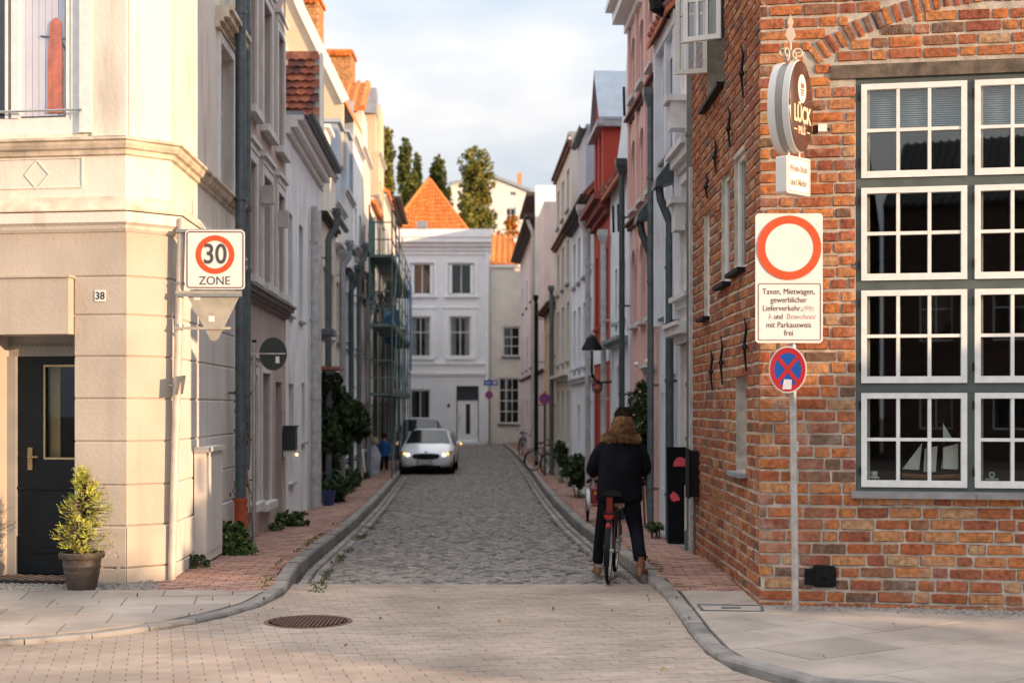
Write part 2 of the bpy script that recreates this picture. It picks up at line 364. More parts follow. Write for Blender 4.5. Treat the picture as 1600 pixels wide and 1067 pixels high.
cl = [(-14, 9.45), (-8, 9.92), (-4.9, 10.32), (-3.85, 10.58), (-3.33, 10.88), (-2.86, 11.35), (-2.57, 11.9), (-2.38, 12.5), (-2.3, 13.2)]
mb = MB(); poly = cl+[(-2.3, 13.25), (-5.4, 13.25), (-14, 15)]
cr_ = [(14, 8.07), (8, 8.27), (5, 8.52), (3.05, 8.72), (2.2, 8.92), (1.81, 9.15), (1.64, 9.5), (1.55, 10.1), (1.54, 11), (1.56, 12), (1.57, 13.2)]
polyR = cr_+[(5.4, 13.2), (14, 13.2)]
def zcorner(y): return zp(min(y, 13.2))
for nm, pl in (('pavement_bed', poly), ('pavement_bed', polyR)):
    mb = MB(); mb.add([(x, y, zcorner(y)-.018) for x, y in pl], [tuple(range(len(pl)))]); tag(mb.build(nm, M_BED), kind='structure')
M_SLAB = mat('pavement_slab', (.42, .37, .33), .8, nz=.2, ns=1.1, stain=.35, bump=.002, bs=90, island=[(.36, .305, .262), (.41, .35, .30), (.32, .272, .238)])
tag(slabs(poly, R(9), .62, .5, .009, zcorner, org=(.1, .2)).build('pavement_left', M_SLAB), kind='structure')
cob = [(-9, 13.25), (-2.45, 13.25), (-2.45, 13.6), (-3.6, 14.2), (-9, 14.9)]
tag(slabs(polyR, R(33), .9, .6, .009, zcorner, org=(2.2, 11.9)).build('pavement_right', M_SLAB), kind='structure')
M_SMALL = mat('small_cobble', (.3, .28, .26), .8, nz=.2, ns=20, island=[(.2, .18, .16), (.32, .29, .26), (.25, .22, .2)])
sm = paving([(-8.5, 13.3), (-3.3, 13.3), (-3.55, 14.0), (-8.5, 14.7)], R(3), .06, .05, .008, lambda y: zcorner(y)+.008, jit=.004, dome=.004)
s2 = paving([(2.3, 12.55), (2.2, 12.05), (6, 11.3), (6, 11.75)], R(-10), .06, .05, .008, lambda y: zcorner(y)+.008, jit=.004, dome=.004)
sm.add(s2.v, s2.f)
along([(XR(y)-.06, y) for y in yy], 0, 13, 60, .12, .1, sm, .01, lambda y: zp(y)+.004, dome=.006)
tag(sm.build('cobble_margin', M_SMALL), kind='structure')
M_CLINK = mat('red_clinker_paver', (.42, .2, .14), .85, nz=.15, ns=3, bump=.002, bs=90, island=[(.33, .185, .14), (.40, .24, .185), (.27, .15, .122)])
pl_ = [(path_at(KL, y)-.18, y) for y in yy]+[(XL(y)+.03, y) for y in reversed(yy)]
pr_ = [(path_at(KR, y)+.18, y) for y in yy]+[(XR(y)-.12, y) for y in reversed(yy)]
ck = paving(pl_, R(2), .21, .105, .008, zp, jit=.002, dome=.002, inset=.004); c2 = paving(pr_, R(-2), .21, .105, .008, zp, jit=.002, dome=.002, inset=.004)
tag(ck.build('clinker_pavement_left', M_CLINK), kind='structure'); tag(c2.build('clinker_pavement_right', M_CLINK), kind='structure')
# ------------------------------------------------------------------ windows and generic parts
def window(fr, h, parent, nx=2, ny=2, depth=.14, fw=.05, m=None, curtain=0, glass=None, lab=None, tz=None, arch=0):
    u0, u1, z0, z1 = h[:4]; m = m or M_WHITEF; mb = MB(); dd = -depth
    for a, b, c, e in ((u0, u1, z0, z0+fw), (u0, u1, z1-fw, z1), (u0, u0+fw, z0+fw, z1-fw), (u1-fw, u1, z0+fw, z1-fw)): fr.box(mb, a, b, dd-.05, dd, c, e)
    iu0, iu1, iz0, iz1 = u0+fw, u1-fw, z0+fw, z1-fw
    for i in range(1, nx): x = iu0+(iu1-iu0)*i/nx; fr.box(mb, x-.02, x+.02, dd-.045, dd-.005, iz0, iz1)
    for i in range(1, ny): x = iz0+(iz1-iz0)*(i/ny if ny != 2 else .62); fr.box(mb, iu0, iu1, dd-.043, dd-.007, x-.02, x+.02)
    w = mb.build('window', m, parent)
    if lab: w['label'] = lab
    p = MB(); fr.box(p, iu0, iu1, dd-.03, dd-.025, iz0, iz1); p.build('pane', glass or GLASS, w)
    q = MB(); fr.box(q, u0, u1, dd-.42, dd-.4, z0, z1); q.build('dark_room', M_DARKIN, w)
    if curtain:
        q = MB(); n = 14; w2 = (iu1-iu0)*curtain
        for a, b in ((iu0, iu0+w2), (iu1-w2, iu1)):
            top = [[fr.P(a+(b-a)*i/n, dd-.12+.02*math.sin(i*2.4), zz) for i in range(n+1)] for zz in (iz0, iz1)]
            q.rings(top, cap=False, closed=False)
        q.build('curtain', M_CURT, w)
    return w
def sill(fr, h, parent, m, o=.07, t=.05, w=.06): mb = MB(); fr.box(mb, h[0]-w, h[1]+w, .003, o, h[2]-t, h[2]+.003); return mb.build('window_sill', m, parent)
def surround(fr, h, parent, m, w=.11, t=.03, hood=0):
    mb = MB(); u0, u1, z0, z1 = h[:4]
    fr.box(mb, u0-w, u0, -.001, t, z0, z1+w); fr.box(mb, u1, u1+w, -.001, t, z0, z1+w); fr.box(mb, u0, u1, -.001, t, z1, z1+w)
    if hood:
        fr.box(mb, u0-w-.04, u1+w+.04, -.001, .09, z1+w+.1, z1+w+.16); fr.box(mb, u0-w, u1+w, -.001, .05, z1+w+.002, z1+w+.1)
    return mb.build('window_surround', m, parent)
def door(fr, h, parent, c, depth=.2, glass_top=True):
    u0, u1, z0, z1 = h[:4]; mb = MB(); zt = z1-.42 if glass_top else z1
    fr.box(mb, u0, u0+.06, -depth-.06, -depth, z0, z1); fr.box(mb, u1-.06, u1, -depth-.06, -depth, z0, z1); fr.box(mb, u0+.06, u1-.06, -depth-.06, -depth, z1-.05, z1)
    fr.box(mb, u0+.06, u1-.06, -depth-.055, -depth-.015, z0, zt-.04); fr.box(mb, u0+.06, u1-.06, -depth-.06, -depth+.01, zt-.04, zt)
    for a, b in ((.1, .38), (.43, .94)):
        for s0, s1 in ((.12, .46), (.54, .88)):
            w = u1-u0; hh = zt-z0; fr.box(mb, u0+w*s0, u0+w*s1, -depth-.02, -depth+.004, z0+hh*a, z0+hh*b)
    d = mb.build('door', c, parent)
    if glass_top: p = MB(); fr.box(p, u0+.06, u1-.06, -depth-.04, -depth-.035, zt, z1-.05); p.build('pane', GLASS, d); q = MB(); fr.box(q, u0, u1, -depth-.4, -depth-.38, zt, z1); q.build('dark_room', M_DARKIN, d)
    k = MB(); k.ball(fr.P(u0+.14, -depth+.05, z0+1.05), .03); k.build('door_handle', M_GALV, d, True)
    return d
def downpipe(fr, u, z0, z1, parent, m, r=.05, d=.12, hopper=True, swan=0):
    mb = MB(); pts = [fr.P(u, d, z0), fr.P(u, d, z1-.3)]
    if swan: pts += [fr.P(u, d+.04, z1-.2), fr.P(u, d+swan, z1-.02), fr.P(u, d+swan, z1+.12)]
    else: pts += [fr.P(u, d, z1)]
    mb.tube(pts, r, 12)
    z = z0+.6
    while z < z1-.4: mb.tube([fr.P(u, d, z), fr.P(u, d, z+.04)], r+.012, 12); fr.box(mb, u-.012, u+.012, -.01, d, z+.005, z+.035); z += 1.5
    p = mb.build('downpipe', m, parent, True)
    if hopper:
        h = MB(); dd = d+swan; zz = z1+(.1 if swan else 0)
        for a, b, c0, c1 in ((.05, .11, 0, .16), (.11, .11, .16, .26)):
            h.hexa([fr.P(u-a, dd+a, zz+c0), fr.P(u+a, dd+a, zz+c0), fr.P(u+a, dd-a*.7, zz+c0), fr.P(u-a, dd-a*.7, zz+c0), fr.P(u-b, dd+b, zz+c1), fr.P(u+b, dd+b, zz+c1), fr.P(u+b, dd-b*.7, zz+c1), fr.P(u-b, dd-b*.7, zz+c1)])
        h.build('hopper_head', m, p)
    return p
def gutter(fr, u0, u1, z, parent, m, d=.16, r=.07):
    mb = MB(); rs = []
    for u in (u0, u1): rs.append([fr.P(u, d+r*math.cos(R(a)), z+r*math.sin(R(a))) for a in range(180, 361, 20)]+[fr.P(u, d+(r-.01)*math.cos(R(a)), z+(r-.01)*math.sin(R(a))) for a in range(360, 179, -20)])
    mb.rings(rs); return mb.build('gutter', m, parent, True)
def corn(fr, u0, u1, z, parent, m, steps=((.04, 0, .05), (.08, .05, .1), (.13, .1, .15)), name='cornice'):
    mb = MB()
    for o, a, b in steps: fr.box(mb, u0, u1, -.02, o, z+a, z+b)
    return mb.build(name, m, parent)
def body(fr, u0, u1, z0, z1, holes, depth, parent, m, hd=.22, name='wall', top=None):
    """shell of a house: pierced front, plain sides and back, closed top"""
    mb = MB(); fr.wall(mb, u0, u1, z0, z1, holes, hd)
    P = fr.P; a, b, c, e = (u0, 0), (u1, 0), (u1, -depth), (u0, -depth)
    for p, q in ((b, c), (c, e), (e, a)): mb.add([P(*p, z0), P(*q, z0), P(*q, z1), P(*p, z1)], [(0, 1, 2, 3)])
    mb.add([P(*p, z1) for p in (a, b, c, e)], [(0, 1, 2, 3)])
    return mb.build(name, m, parent)
def pitched(fr, u0, u1, ze, zr_, depth, parent, m, over=.18, along=True, name='roof'):
    """along: ridge parallel to the street, else gable to the street"""
    mb = MB(); P = fr.P; t = .08; b = MB()
    if along:
        pr = [(over, ze-.12), (-depth/2, zr_), (-depth-over, ze-.12)]
        mb.rings([[P(u, d, z+k) for d, z in (pr if k == 0 else pr[::-1]) for k in (k,)] for u in (u0, u1) for k in (0,)] , cap=True) if False else None
        for u in (u0, u1): pass
        mb.rings([[P(u, d, z) for d, z in pr]+[P(u, d, z-t) for d, z in pr[::-1]] for u in (u0, u1)])
        for k in range(int((u1-u0)/.3)):
            u = u0+.15+k*.3; mb.tube([P(u, over+.01, ze-.1), P(u, -depth/2, zr_+.02)], .06, 6)
    else:
        um = (u0+u1)/2; pr = [(u0-over, ze-.12), (um, zr_), (u1+over, ze-.12)]
        mb.rings([[P(u, d, z) for u, z in pr]+[P(u, d, z-t) for u, z in pr[::-1]] for d in (.12, -depth)])
        for k in range(int(depth/.3)):
            d = -k*.3; mb.tube([P(u0-over, d, ze-.1), P(um, d, zr_+.02)], .06, 6); mb.tube([P(u1+over, d, ze-.1), P(um, d, zr_+.02)], .06, 6)
    return mb.build(name, m, parent)

# ------------------------------------------------------------------ cream corner house, number 38
A, B = (-3.75, 13.8), (-3.39, 14.13)
FA = Fr(A, (-math.cos(R(8)), math.sin(R(8))), -1); FC = Fr(A, (B[0]-A[0], B[1]-A[1])); FS = Fr(B, (-.0383, 1))
lc = math.hypot(B[0]-A[0], B[1]-A[1]); ls = 18.55-14.13; lf = 6.0
za = lambda py: 1.75+.00621*(636-py)
M_CREAM = plaster('cream_render', (.76, .70, .62), .45, .05); M_TAN = plaster('tan_masonry_paint', (.48, .425, .365), .22, .08); M_TANW = plaster('pale_masonry_paint', (.66, .63, .60), .25, .05)
corner = empty('corner_house', (A[0], A[1], 0), 'cream corner house with tan rusticated ground floor and house number 38', 'house')
zg_ = zp(14)-.02; zc1 = za(350); TOP = 9.6
wu1 = FA.U(132); win = (.05+FA.U(134), 2.6, za(206), 7.0); dr = (FA.U(118), FA.U(-8), zg_+.03, za(522))
mb = MB(); FA.wall(mb, 0, lf, zc1, TOP, [win], .1); FC.wall(mb, 0, lc, zc1, TOP)
hs = [(FS.U(342), FS.U(362), 4.35, FS.Z(342, 65)), (FS.U(342), FS.U(362), 7.2, 9.0)]
FS.wall(mb, 0, ls, zc1, TOP, hs, .16)
E1 = FA.P(lf, 0, 0); E2 = FS.P(ls, 0, 0); E3 = FS.P(ls, -9, 0)
for z0, z1 in ((zc1, TOP),):
    mb.add([(E2[0], E2[1], z0), (E3[0], E3[1], z0), (E3[0], E3[1], z1), (E2[0], E2[1], z1)], [(0, 1, 2, 3)])
    mb.add([(E3[0], E3[1], z0), (E1[0], E1[1], z0), (E1[0], E1[1], z1), (E3[0], E3[1], z1)], [(0, 1, 2, 3)])
pts = [FA.P(lf, 0, TOP), FA.P(0, 0, TOP), FS.P(0, 0, TOP), FS.P(ls, 0, TOP), FS.P(ls, -9, TOP)]; mb.add(pts, [(0, 1, 2, 3, 4)])
mb.build('upper_wall', M_CREAM, corner)
# ground floor: grooved courses standing 15 mm proud of the backing
gz = [zg_-.3, za(890)+.02, za(822), za(758), za(690), za(623), za(557), za(492), za(432), zc1]
mb = MB(); gr_ = MB()
FA.wall(gr_, 0, lf, zg_-.3, zc1-.001, [(dr[0], dr[1], zg_-.3, dr[3])], .35)
for fr, le in ((FC, lc), (FS, ls)): fr.wall(gr_, 0, le, zg_-.3, zc1-.001)
gr_.add([(E2[0], E2[1], -.5), (E3[0], E3[1], -.5), (E3[0], E3[1], zc1), (E2[0], E2[1], zc1)], [(0, 1, 2, 3)]).add([(E3[0], E3[1], -.5), (E1[0], E1[1], -.5), (E1[0], E1[1], zc1), (E3[0], E3[1], zc1)], [(0, 1, 2, 3)])
gr_.build('ground_floor_backing', M_TAN, corner)
lin = (FA.U(116), lf, za(522), za(434))
def course(mb, fr, a, b, z0, z1, o=.016, ch=.012):
    mb.rings([[fr.P(u, d, z) for d, z in ((-.001, z0+.002), (o-ch, z0+.004), (o, z0+.004+ch), (o, z1-.004-ch), (o-ch, z1-.004), (-.001, z1-.002))] for u in (a, b)])
for i, (z0, z1) in enumerate(zip(gz, gz[1:])):
    ex = .025 if i < 2 else 0
    segs = [(0, lf)] if z0 > lin[3]-.06 else [(0, dr[0]), (dr[1], lf)]
    for a, b in segs: course(mb, FA, a-(.016 if a == 0 else 0), b, z0, z1, .016+ex)
    course(mb, FC, -.006, lc+.006, z0, z1, .016+ex)
mb.build('rusticated_wall', M_TAN, corner)
mb = MB()
for i, (z0, z1) in enumerate(zip(gz, gz[1:])): course(mb, FS, -.006, ls, z0, z1, .016+(.02 if i < 2 else 0))
mb.build('rusticated_side_wall', M_TANW, corner)
# horizontal bands
def bands(name, m, prof, stop=None):
    """profile (offset, z) swept round the three faces with mitred corners"""
    ds = [(FA, lf), (FC, 0), (FC, lc), (FS, ls)]; rs = []
    for k in range(4):
        r = []
        for o, z in prof:
            if k == 0: p = FA.P(lf, o, z)
            elif k == 3: p = FS.P(stop or ls, o, z)
            else:
                f1, f2, pt = (FA, FC, A) if k == 1 else (FC, FS, B)
                n1, n2 = f1.n, f2.n; h = (n1+n2)/(1+n1.dot(n2)); p = (pt[0]+h.x*o, pt[1]+h.y*o, z)
            r.append(p)
        rs.append(r)
    return MB().rings(rs).build(name, m, corner)
M_STONE = mat('weathered_cornice', (.66, .57, .45), .9, nz=.2, ns=5, bump=.004, bs=40, stain=.45)
bands('cornice', M_STONE, [(0, za(243)), (.03, za(241)), (.035, za(234)), (.07, za(232)), (.09, za(226)), (.09, za(222)), (.12, za(220)), (.12, za(216)), (0, za(212))])
bands('ledge', M_STONE, [(0, za(306)), (.04, za(308)), (.13, za(329)), (.13, za(331)), (0, za(333))][::-1])
bands('fascia', M_CREAM, [(-.01, za(334)), (.12, za(333)), (.12, za(349)), (.08, za(353)), (.06, za(358)), (.03, za(362)), (-.01, za(363))][::-1])
# sunk panel with a diamond
mb = MB(); t = .012
u0, u1, z0, z1 = FA.U(129), 3.2, za(291), za(245)
def line2(mb, fr, pts, w, d0, d1):
    for (a, b), (c, e) in zip(pts, pts[1:]):
        v = Vector((c-a, e-b)).normalized(); n = Vector((-v.y, v.x))*w/2
        fr.poly(mb, [(a-n.x, b-n.y), (c-n.x, e-n.y), (c+n.x, e+n.y), (a+n.x, b+n.y)], d0, d1)
line2(mb, FA, [(u0, z0), (u1, z0), (u1, z1), (u0, z1), (u0, z0)], t, -.001, .01)
dc = FA.U(58); dz_ = za(270); line2(mb, FA, [(dc-.125, dz_), (dc, dz_+.14), (dc+.125, dz_), (dc, dz_-.14), (dc-.125, dz_)], .01, -.001, .009)
mb.build('moulded_panel', M_CREAM, corner)
# lesene strips on the upper storey
mb = MB()
FA.box(mb, FA.U(198), win[0]-.12, -.001, .02, za(212), TOP-.01); FC.box(mb, .03, lc*.78, -.001, .012, za(212), TOP-.01)
mb.build('lesene', M_CREAM, corner)
# first floor window
w = empty('x', (0, 0, 0), None, None); bpy.data.objects.remove(w)
mb = MB(); FA.box(mb, win[0]-.12, win[0], -.001, .035, win[2], win[3]); FA.box(mb, win[0]-.02, win[0]+.03, -.1, .02, win[2], win[3])
mb.build('window_surround', M_WHITE, corner)
mb = MB(); a, b, c, e = win[0]+.03, 2.6, za(206), 7.0
for (p, q, r_, s_) in ((a, b, c, c+.1), (a, a+.07, c+.1, e), (a+.07, b, c+.1, c+.13)): FA.box(mb, p, q, -.06, -.0, r_, s_)
FA.box(mb, a+.07, b, -.05, -.01, c+.13, za(180)); FA.box(mb, a+.07, a+.13, -.05, -.01, za(180), e); FA.box(mb, FA.U(24)-.04, FA.U(24)+.04, -.05, .01, za(180), e); FA.box(mb, FA.U(12), FA.U(8), -.06, .005, za(180), e)
wo = mb.build('window', M_WHITE, corner)
p = MB(); FA.box(p, a+.12, b, -.022, -.018, za(180), e); p.build('pane', glassmat('coated_glass', (.97, .97, .99), 1.8), wo)
p = MB(); u = a+.16
while u < FA.U(27): FA.box(p, u, u+.062, -.09-.012*((int(u*100)) % 2), -.05, za(176), e); u += .068
p.build('vertical_blind', mat('blind_slats', (.84, .84, .88), .7, nz=.05), wo)
p = MB(); FA.box(p, a, b+.2, -1.2, -1.19, c, e); p.build('dark_room', M_DARKIN, wo)
p = MB(); p.tube([FA.P(a-.06, .05, za(171)), FA.P(2.6, .05, za(171))], .012, 8); p.build('safety_rail', M_GALV, wo, True)
# folded parasol in front of the blind, seen through the glass
pu = FA.U(85); par = empty('folded_parasol', FA.P(pu, -.12, za(174)), 'folded orange-red parasol standing behind the upper corner-house window', 'parasol')
mb = MB(); rs = []
for z, r_ in ((za(172), .075), (za(150), .068), (za(110), .072), (za(70), .065), (za(40), .055), (za(30), .05), (za(22), .01)):
    rs.append([FA.P(pu+r_*(1+.25*math.cos(5*t))*math.cos(t), -.036+.09*r_*(1+.25*math.cos(5*t))*math.sin(t), z) for t in [2*math.pi*k/20 for k in range(20)]])
mb.rings(rs); mb.build('canopy', mat('parasol_cloth', (.8, .2, .06), .85, nz=.2, ns=10), par, True)
mb = MB(); mb.tube([FA.P(pu+.16, -.036, za(50)), FA.P(pu-.18, -.05, za(58))], .007, 6); mb.tube([FA.P(pu-.04, -.05, za(55)), FA.P(pu-.17, -.05, za(100))], .01, 6)
mb.build('strut', M_BLACK, par)
# side window niche with hood
for h in hs: window(FS, h, corner, 2, 2, .1)
mb = MB(); a, b = FS.U(338), FS.U(368)
for o, z0, z1 in ((.05, 0, .07), (.1, .07, .12), (.16, .12, .2), (.2, .2, .25)): FS.box(mb, a-.05, b+.05, 0, o, FS.Z(342, 50)+z0, FS.Z(342, 50)+z1)
mb.build('window_hood', M_STONE, corner)
surround(FS, hs[0], corner, M_WHITE, .1, .03)
# door recess
mb = MB(); FA.box(mb, dr[0], dr[1], -.30, -.28, dr[3]-.2, dr[3]-.001)
for k in range(30): FA.box(mb, dr[0]+.02+k*.04, dr[0]+.035+k*.04, -.28, -.262, dr[3]-.1, dr[3]-.08)
FA.box(mb, dr[1]-.09, dr[1]-.001, -.30, -.24, zg_, dr[3]-.2)
mb.build('door_frame', mat('grey_door_frame', (.3, .29, .27), .7, nz=.1), corner)
M_DOOR = mat('dark_door_paint', (.009, .012, .015), .5, spec=.25, nz=.15, ns=8, bump=.001, bs=40)
du0, du1 = dr[0], dr[1]-.09; dz0, dz1 = zg_+.05, dr[3]-.2; gl = (FA.U(128), FA.U(47), za(720), za(568))
mb = MB(); d0, d1 = -.34, -.29
FA.box(mb, du0, max(gl[0], du0+.001), d0, d1, dz0, dz1); FA.box(mb, gl[1], du1, d0, d1, dz0, dz1); FA.box(mb, gl[0], gl[1], d0, d1, gl[3], dz1); FA.box(mb, gl[0], gl[1], d0, d1, dz0, gl[2])
FA.box(mb, du0, du1, d1-.001, d1+.02, za(768), za(764)); FA.box(mb, du0+.12, du1-.12, d1-.001, d1+.012, za(870), za(785)); FA.box(mb, du0+.2, du1-.2, d1+.011, d1+.02, za(860), za(795))
do = mb.build('door', M_DOOR, corner)
p = MB(); FA.box(p, gl[0], gl[1], -.325, -.32, gl[2], gl[3]); p.build('pane', GLASS, do)
p = MB()
for a, b, c, e in ((gl[0], gl[1], gl[3]-.02, gl[3]), (gl[0], gl[1], gl[2], gl[2]+.02), (gl[1]-.015, gl[1], gl[2]+.02, gl[3]-.02)): FA.box(p, a, b, -.30, -.282, c, e)
p.build('glazing_bead', mat('brass_bead', (.5, .38, .2), .5, .3), do)
p = MB(); FA.box(p, gl[0]-.2, gl[1]+.2, -1.0, -.99, dz0, dz1); p.build('dark_room', M_DARKIN, do)
p = MB(); FA.box(p, gl[1]-.125, gl[1]-.02, -.4, -.39, gl[2], gl[3]); p.build('door_curtain', mat('ochre_curtain', (.5, .34, .15), .9), do)
p = MB(); hu = FA.U(26); FA.box(p, hu-.025, hu+.025, -.29, -.275, za(737), za(701)); p.tube([FA.P(hu, -.27, za(716)), FA.P(hu, -.23, za(716)), FA.P(hu-.11, -.225, za(716))], .01, 8)
p.build('door_handle', mat('brass', (.4, .3, .16), .4, .8), do)
mb = MB(); FA.box(mb, lin[0], lin[1], -.002, .13, lin[2], lin[3]); FA.box(mb, lin[0]-.02, lin[1], -.003, .15, lin[3], lin[3]+.02)
mb.build('sign_board_box', M_TAN, corner)
# number plate 38
pu, pz = FA.U(158), za(462); mb = MB(); FA.poly(mb, rrect(pu-.055, pu+.055, pz-.055, pz+.055, .01), .017, .025)
pl = mb.build('number_plate', mat('enamel_white', (.78, .78, .74), .25, nz=.03), corner)
# FA.u runs to the left, so write with a frame that runs to the right
FAr = Fr(A, (math.cos(R(8)), -math.sin(R(8)))); M_INK = mat('sign_ink', (.03, .03, .035), .6, nz=0)
text(FAr, '38', -pu, pz-.003, .1, .026, pl, M_INK, 'digits', bold=.002)
# flaked paint near the pavement
mb = MB()
for px, py, sc in ((178, 850, .07), (186, 868, .06), (168, 872, .05), (184, 835, .035), (160, 885, .05), (187, 888, .04), (173, 862, .03)):
    cu_, cz_ = FA.U(px), za(py); FA.poly(mb, [(cu_+sc*(.35+.5*abs(noise.noise(Vector((math.cos(t)*1.7+px, math.sin(t)*1.7, 0)))))*math.cos(t), cz_+sc*(.5+.6*abs(noise.noise(Vector((math.cos(t)*1.7, math.sin(t)*1.7+py, 4)))))*math.sin(t)) for t in [2*math.pi*k/22 for k in range(22)]], .03, .0425)
mb.build('flaked_plaster', mat('bare_plaster', (.50, .46, .40), .95, nz=.3, ns=30, bump=.004, bs=60), corner)
# cabinets on the side wall
cab = empty('meter_cabinet', FS.P(.9, 0, zp(15)), 'tall narrow cream cabinet against the corner house behind the zone sign pole', 'cabinet')
a, b = FS.U(299), FS.U(325); mb = MB(); FS.box(mb, a, b, .03, .16, zp(15.5)+.02, FS.Z(299, 706)); mb.build('housing', M_TANW, cab)
mb = MB(); FS.box(mb, a-.03, b+.03, .03, .19, FS.Z(299, 706), FS.Z(299, 699)); mb.build('lid', M_TANW, cab)
mb = MB(); FS.box(mb, a+.03, b-.03, .16, .168, zp(15.5)+.12, FS.Z(299, 715)); FS.box(mb, b-.1, b-.07, .168, .18, 1.0, 1.1); mb.build('cabinet_door', M_TANW, cab)
# downpipes at the party wall
pipes = empty('rain_pipe', FL.P(19.0, 0, zp(19)), 'pair of tall dark grey downpipes between the cream and the taupe house', 'downpipe')
for u, r_, z0 in ((FL.U(376, .17), .066, zp(19)+.62), (FL.U(387, .12), .04, 1.2)):
    mb = MB(); d = .17 if r_ > .05 else .12
    if r_ > .05: mb.tube([FL.P(u, d, z0), FL.P(u, d, 9)], r_, 14)
    else: mb.tube([FL.P(u-.1, d+.0, z0-.25), FL.P(u-.02, d, z0-.05), FL.P(u, d, z0+.1), FL.P(u, d, 9)], r_, 14)
    for z in (1.9, 3.5, 4.3, 6.6, 8.3): mb.tube([FL.P(u, d, z), FL.P(u, d, z+.05)], r_+.012, 14); FL.box(mb, u-.015, u+.015, -.05, d, z+.01, z+.04)
    mb.build('pipe', M_PIPE, pipes, True)
u = FL.U(376, .17); mb = MB(); mb.tube([FL.P(u, .17, zp(19)), FL.P(u, .17, zp(19)+.62)], .075, 14); mb.tube([FL.P(u, .17, zp(19)+.6), FL.P(u, .17, zp(19)+.65)], .085, 14)
q = mb.build('standpipe', mat('red_oxide_pipe', (.5, .09, .03), .6, nz=.2, ns=12, stain=.2), pipes, True)

# ------------------------------------------------------------------ left row
def house(name, fr, u0, u1, ztop, m, label, depth=7, holes=(), z0=None):
    um = (u0+u1)/2; z0 = zp(um)-.3 if z0 is None else z0
    h = empty(name, fr.P(um, 0, zp(um)), label, 'house'); h['group'] = 'houses along the left side of the lane' if fr is FL else 'houses along the right side of the lane'
    body(fr, u0, u1, z0, ztop, [x[:4] for x in holes], depth, h, m); return h
def gable_poly(fr, h, pts, d0, d1, m, name='gable'): mb = MB(); fr.poly(mb, pts, d0, d1); return mb.build(name, m, h)
def slab(fr, h, u, t, depth, z0, z1, m, name='firewall', d=-.003): mb = MB(); fr.box(mb, u, u+t, -depth, d, z0, z1); return mb.build(name, m, h)
M_TAUPE = plaster('taupe_render', (.46, .37, .33), .15); M_TAUPET = mat('taupe_trim', (.62, .6, .58), .8, nz=.1)
M_LW = plaster('cool_white_render', (.76, .765, .78), .4)
wins = []
ga = [(19.45, 19.95), (20.85, 21.5), (23-.5, 23.15)]
H2 = []
for i, (a, b) in enumerate([(19.4, 20.0), (20.75, 21.65), (22.45, 23.2)]):
    H2 += [(a, b, 5.85, 7.7), (a, b, 3.55, 5.15)]
H2g = [(19.45, 20.1, .42, 2.2), (20.6, 21.5, .35, 2.25)]; D2 = (22.3, 23.1, zp(22.7)+.02, 2.15)
hh = house('town_house', FL, 18.6, 23.6, 9.6, M_TAUPE, 'taupe rendered town house with pale window surrounds left of the lane', holes=H2+H2g+[D2])
for h in H2+H2g: window(FL, h, hh, 2, 2, .15, curtain=.25 if h[2] > 3 else 0); surround(FL, h, hh, M_TAUPET, .13, .035, hood=1 if h[2] > .4 else 0); sill(FL, h, hh, M_TAUPET, .12, .1, .16)
door(FL, D2, hh, M_DOOR)
corn(FL, 18.6, 23.62, 3.2, hh, mat('grey_cornice', (.2, .19, .18), .8, nz=.1), ((.05, 0, .05), (.09, .05, .1), (.14, .1, .16), (.18, .16, .2)))
corn(FL, 18.6, 23.6, 9.6, hh, M_TAUPET, ((.1, 0, .1), (.25, .1, .2), (.3, .2, .3)))
for u, z in ((FL.U(408), FL.Z(408, 305)), (FL.U(432), FL.Z(432, 343))):
    mb = MB(); FL.box(mb, u-.06, u+.06, .003, .04, z-.12, z+.12); FL.box(mb, u-.07, u+.07, .04, .19, z-.13, z+.13); lm = mb.build('wall_lamp', mat('brushed_steel', (.55, .53, .5), .4, .6), hh)
for k in range(3): mb = MB(); FL.box(mb, 18.6, 23.6, 0, .004, .9+k*.75, .906+k*.75); mb.build('scored_joint', mat('joint_shadow', (.2, .15, .13), .9), hh)
# mailbox and lit bell on the white house
H3 = [(23.95, 24.6, 3.3, 5.05), (25.6, 26.25, 3.3, 5.05)]; H3g = [(24.05, 24.75, .45, 2.15), (26.0, 26.5, 1.1, 2.2)]
h3 = house('town_house', FL, 23.62, 27.2, 6.5, M_LW, 'pale grey-white low house with dark gutter beyond the taupe house', holes=H3+H3g)
for h in H3+H3g: window(FL, h, h3, 2, 2, .2, m=M_WHITEF if h[2] < 3 else mat('green_frame', (.04, .07, .07), .5)); sill(FL, h, h3, M_ZINC, .06, .03)
corn(FL, 23.62, 29.6, 6.3, h3, M_WHITE, ((.08, 0, .1), (.2, .1, .22), (.3, .22, .3)), 'eaves'); gutter(FL, 23.62, 29.6, 6.68, h3, M_PIPE, .36, .09)
mb = MB(); FL.box(mb, 23.62, 27.2, -6.9, .3, 6.6, 6.66); mb.build('roof', M_ZINC, h3)
u = FL.U(452, .2); z = FL.Z(446, 685)
pb = empty('letter_box', FL.P(23.3, .1, z), 'dark letter box with pale base and small lit bell on the white wall', 'letter box')
mb = MB(); FL.box(mb, 23.1, 23.4, .02, .22, z-.18, z+.2); FL.box(mb, 23.08, 23.42, .02, .24, z+.2, z+.22); mb.build('box', mat('anthracite', (.03, .04, .045), .4), pb)
mb = MB(); FL.box(mb, 23.12, 23.38, .02, .2, z-.28, z-.182); mb.build('newspaper_holder', M_WHITE, pb)
mb = MB(); mb.ball(FL.P(23.1, .24, z-.25), .022); mb.build('bell_lamp', mat('bell_glow', (1, .7, .3), .5, emit=((1, .6, .2), 4)), pb)
H3b = [(28, 28.8, 3.2, 4.9)]
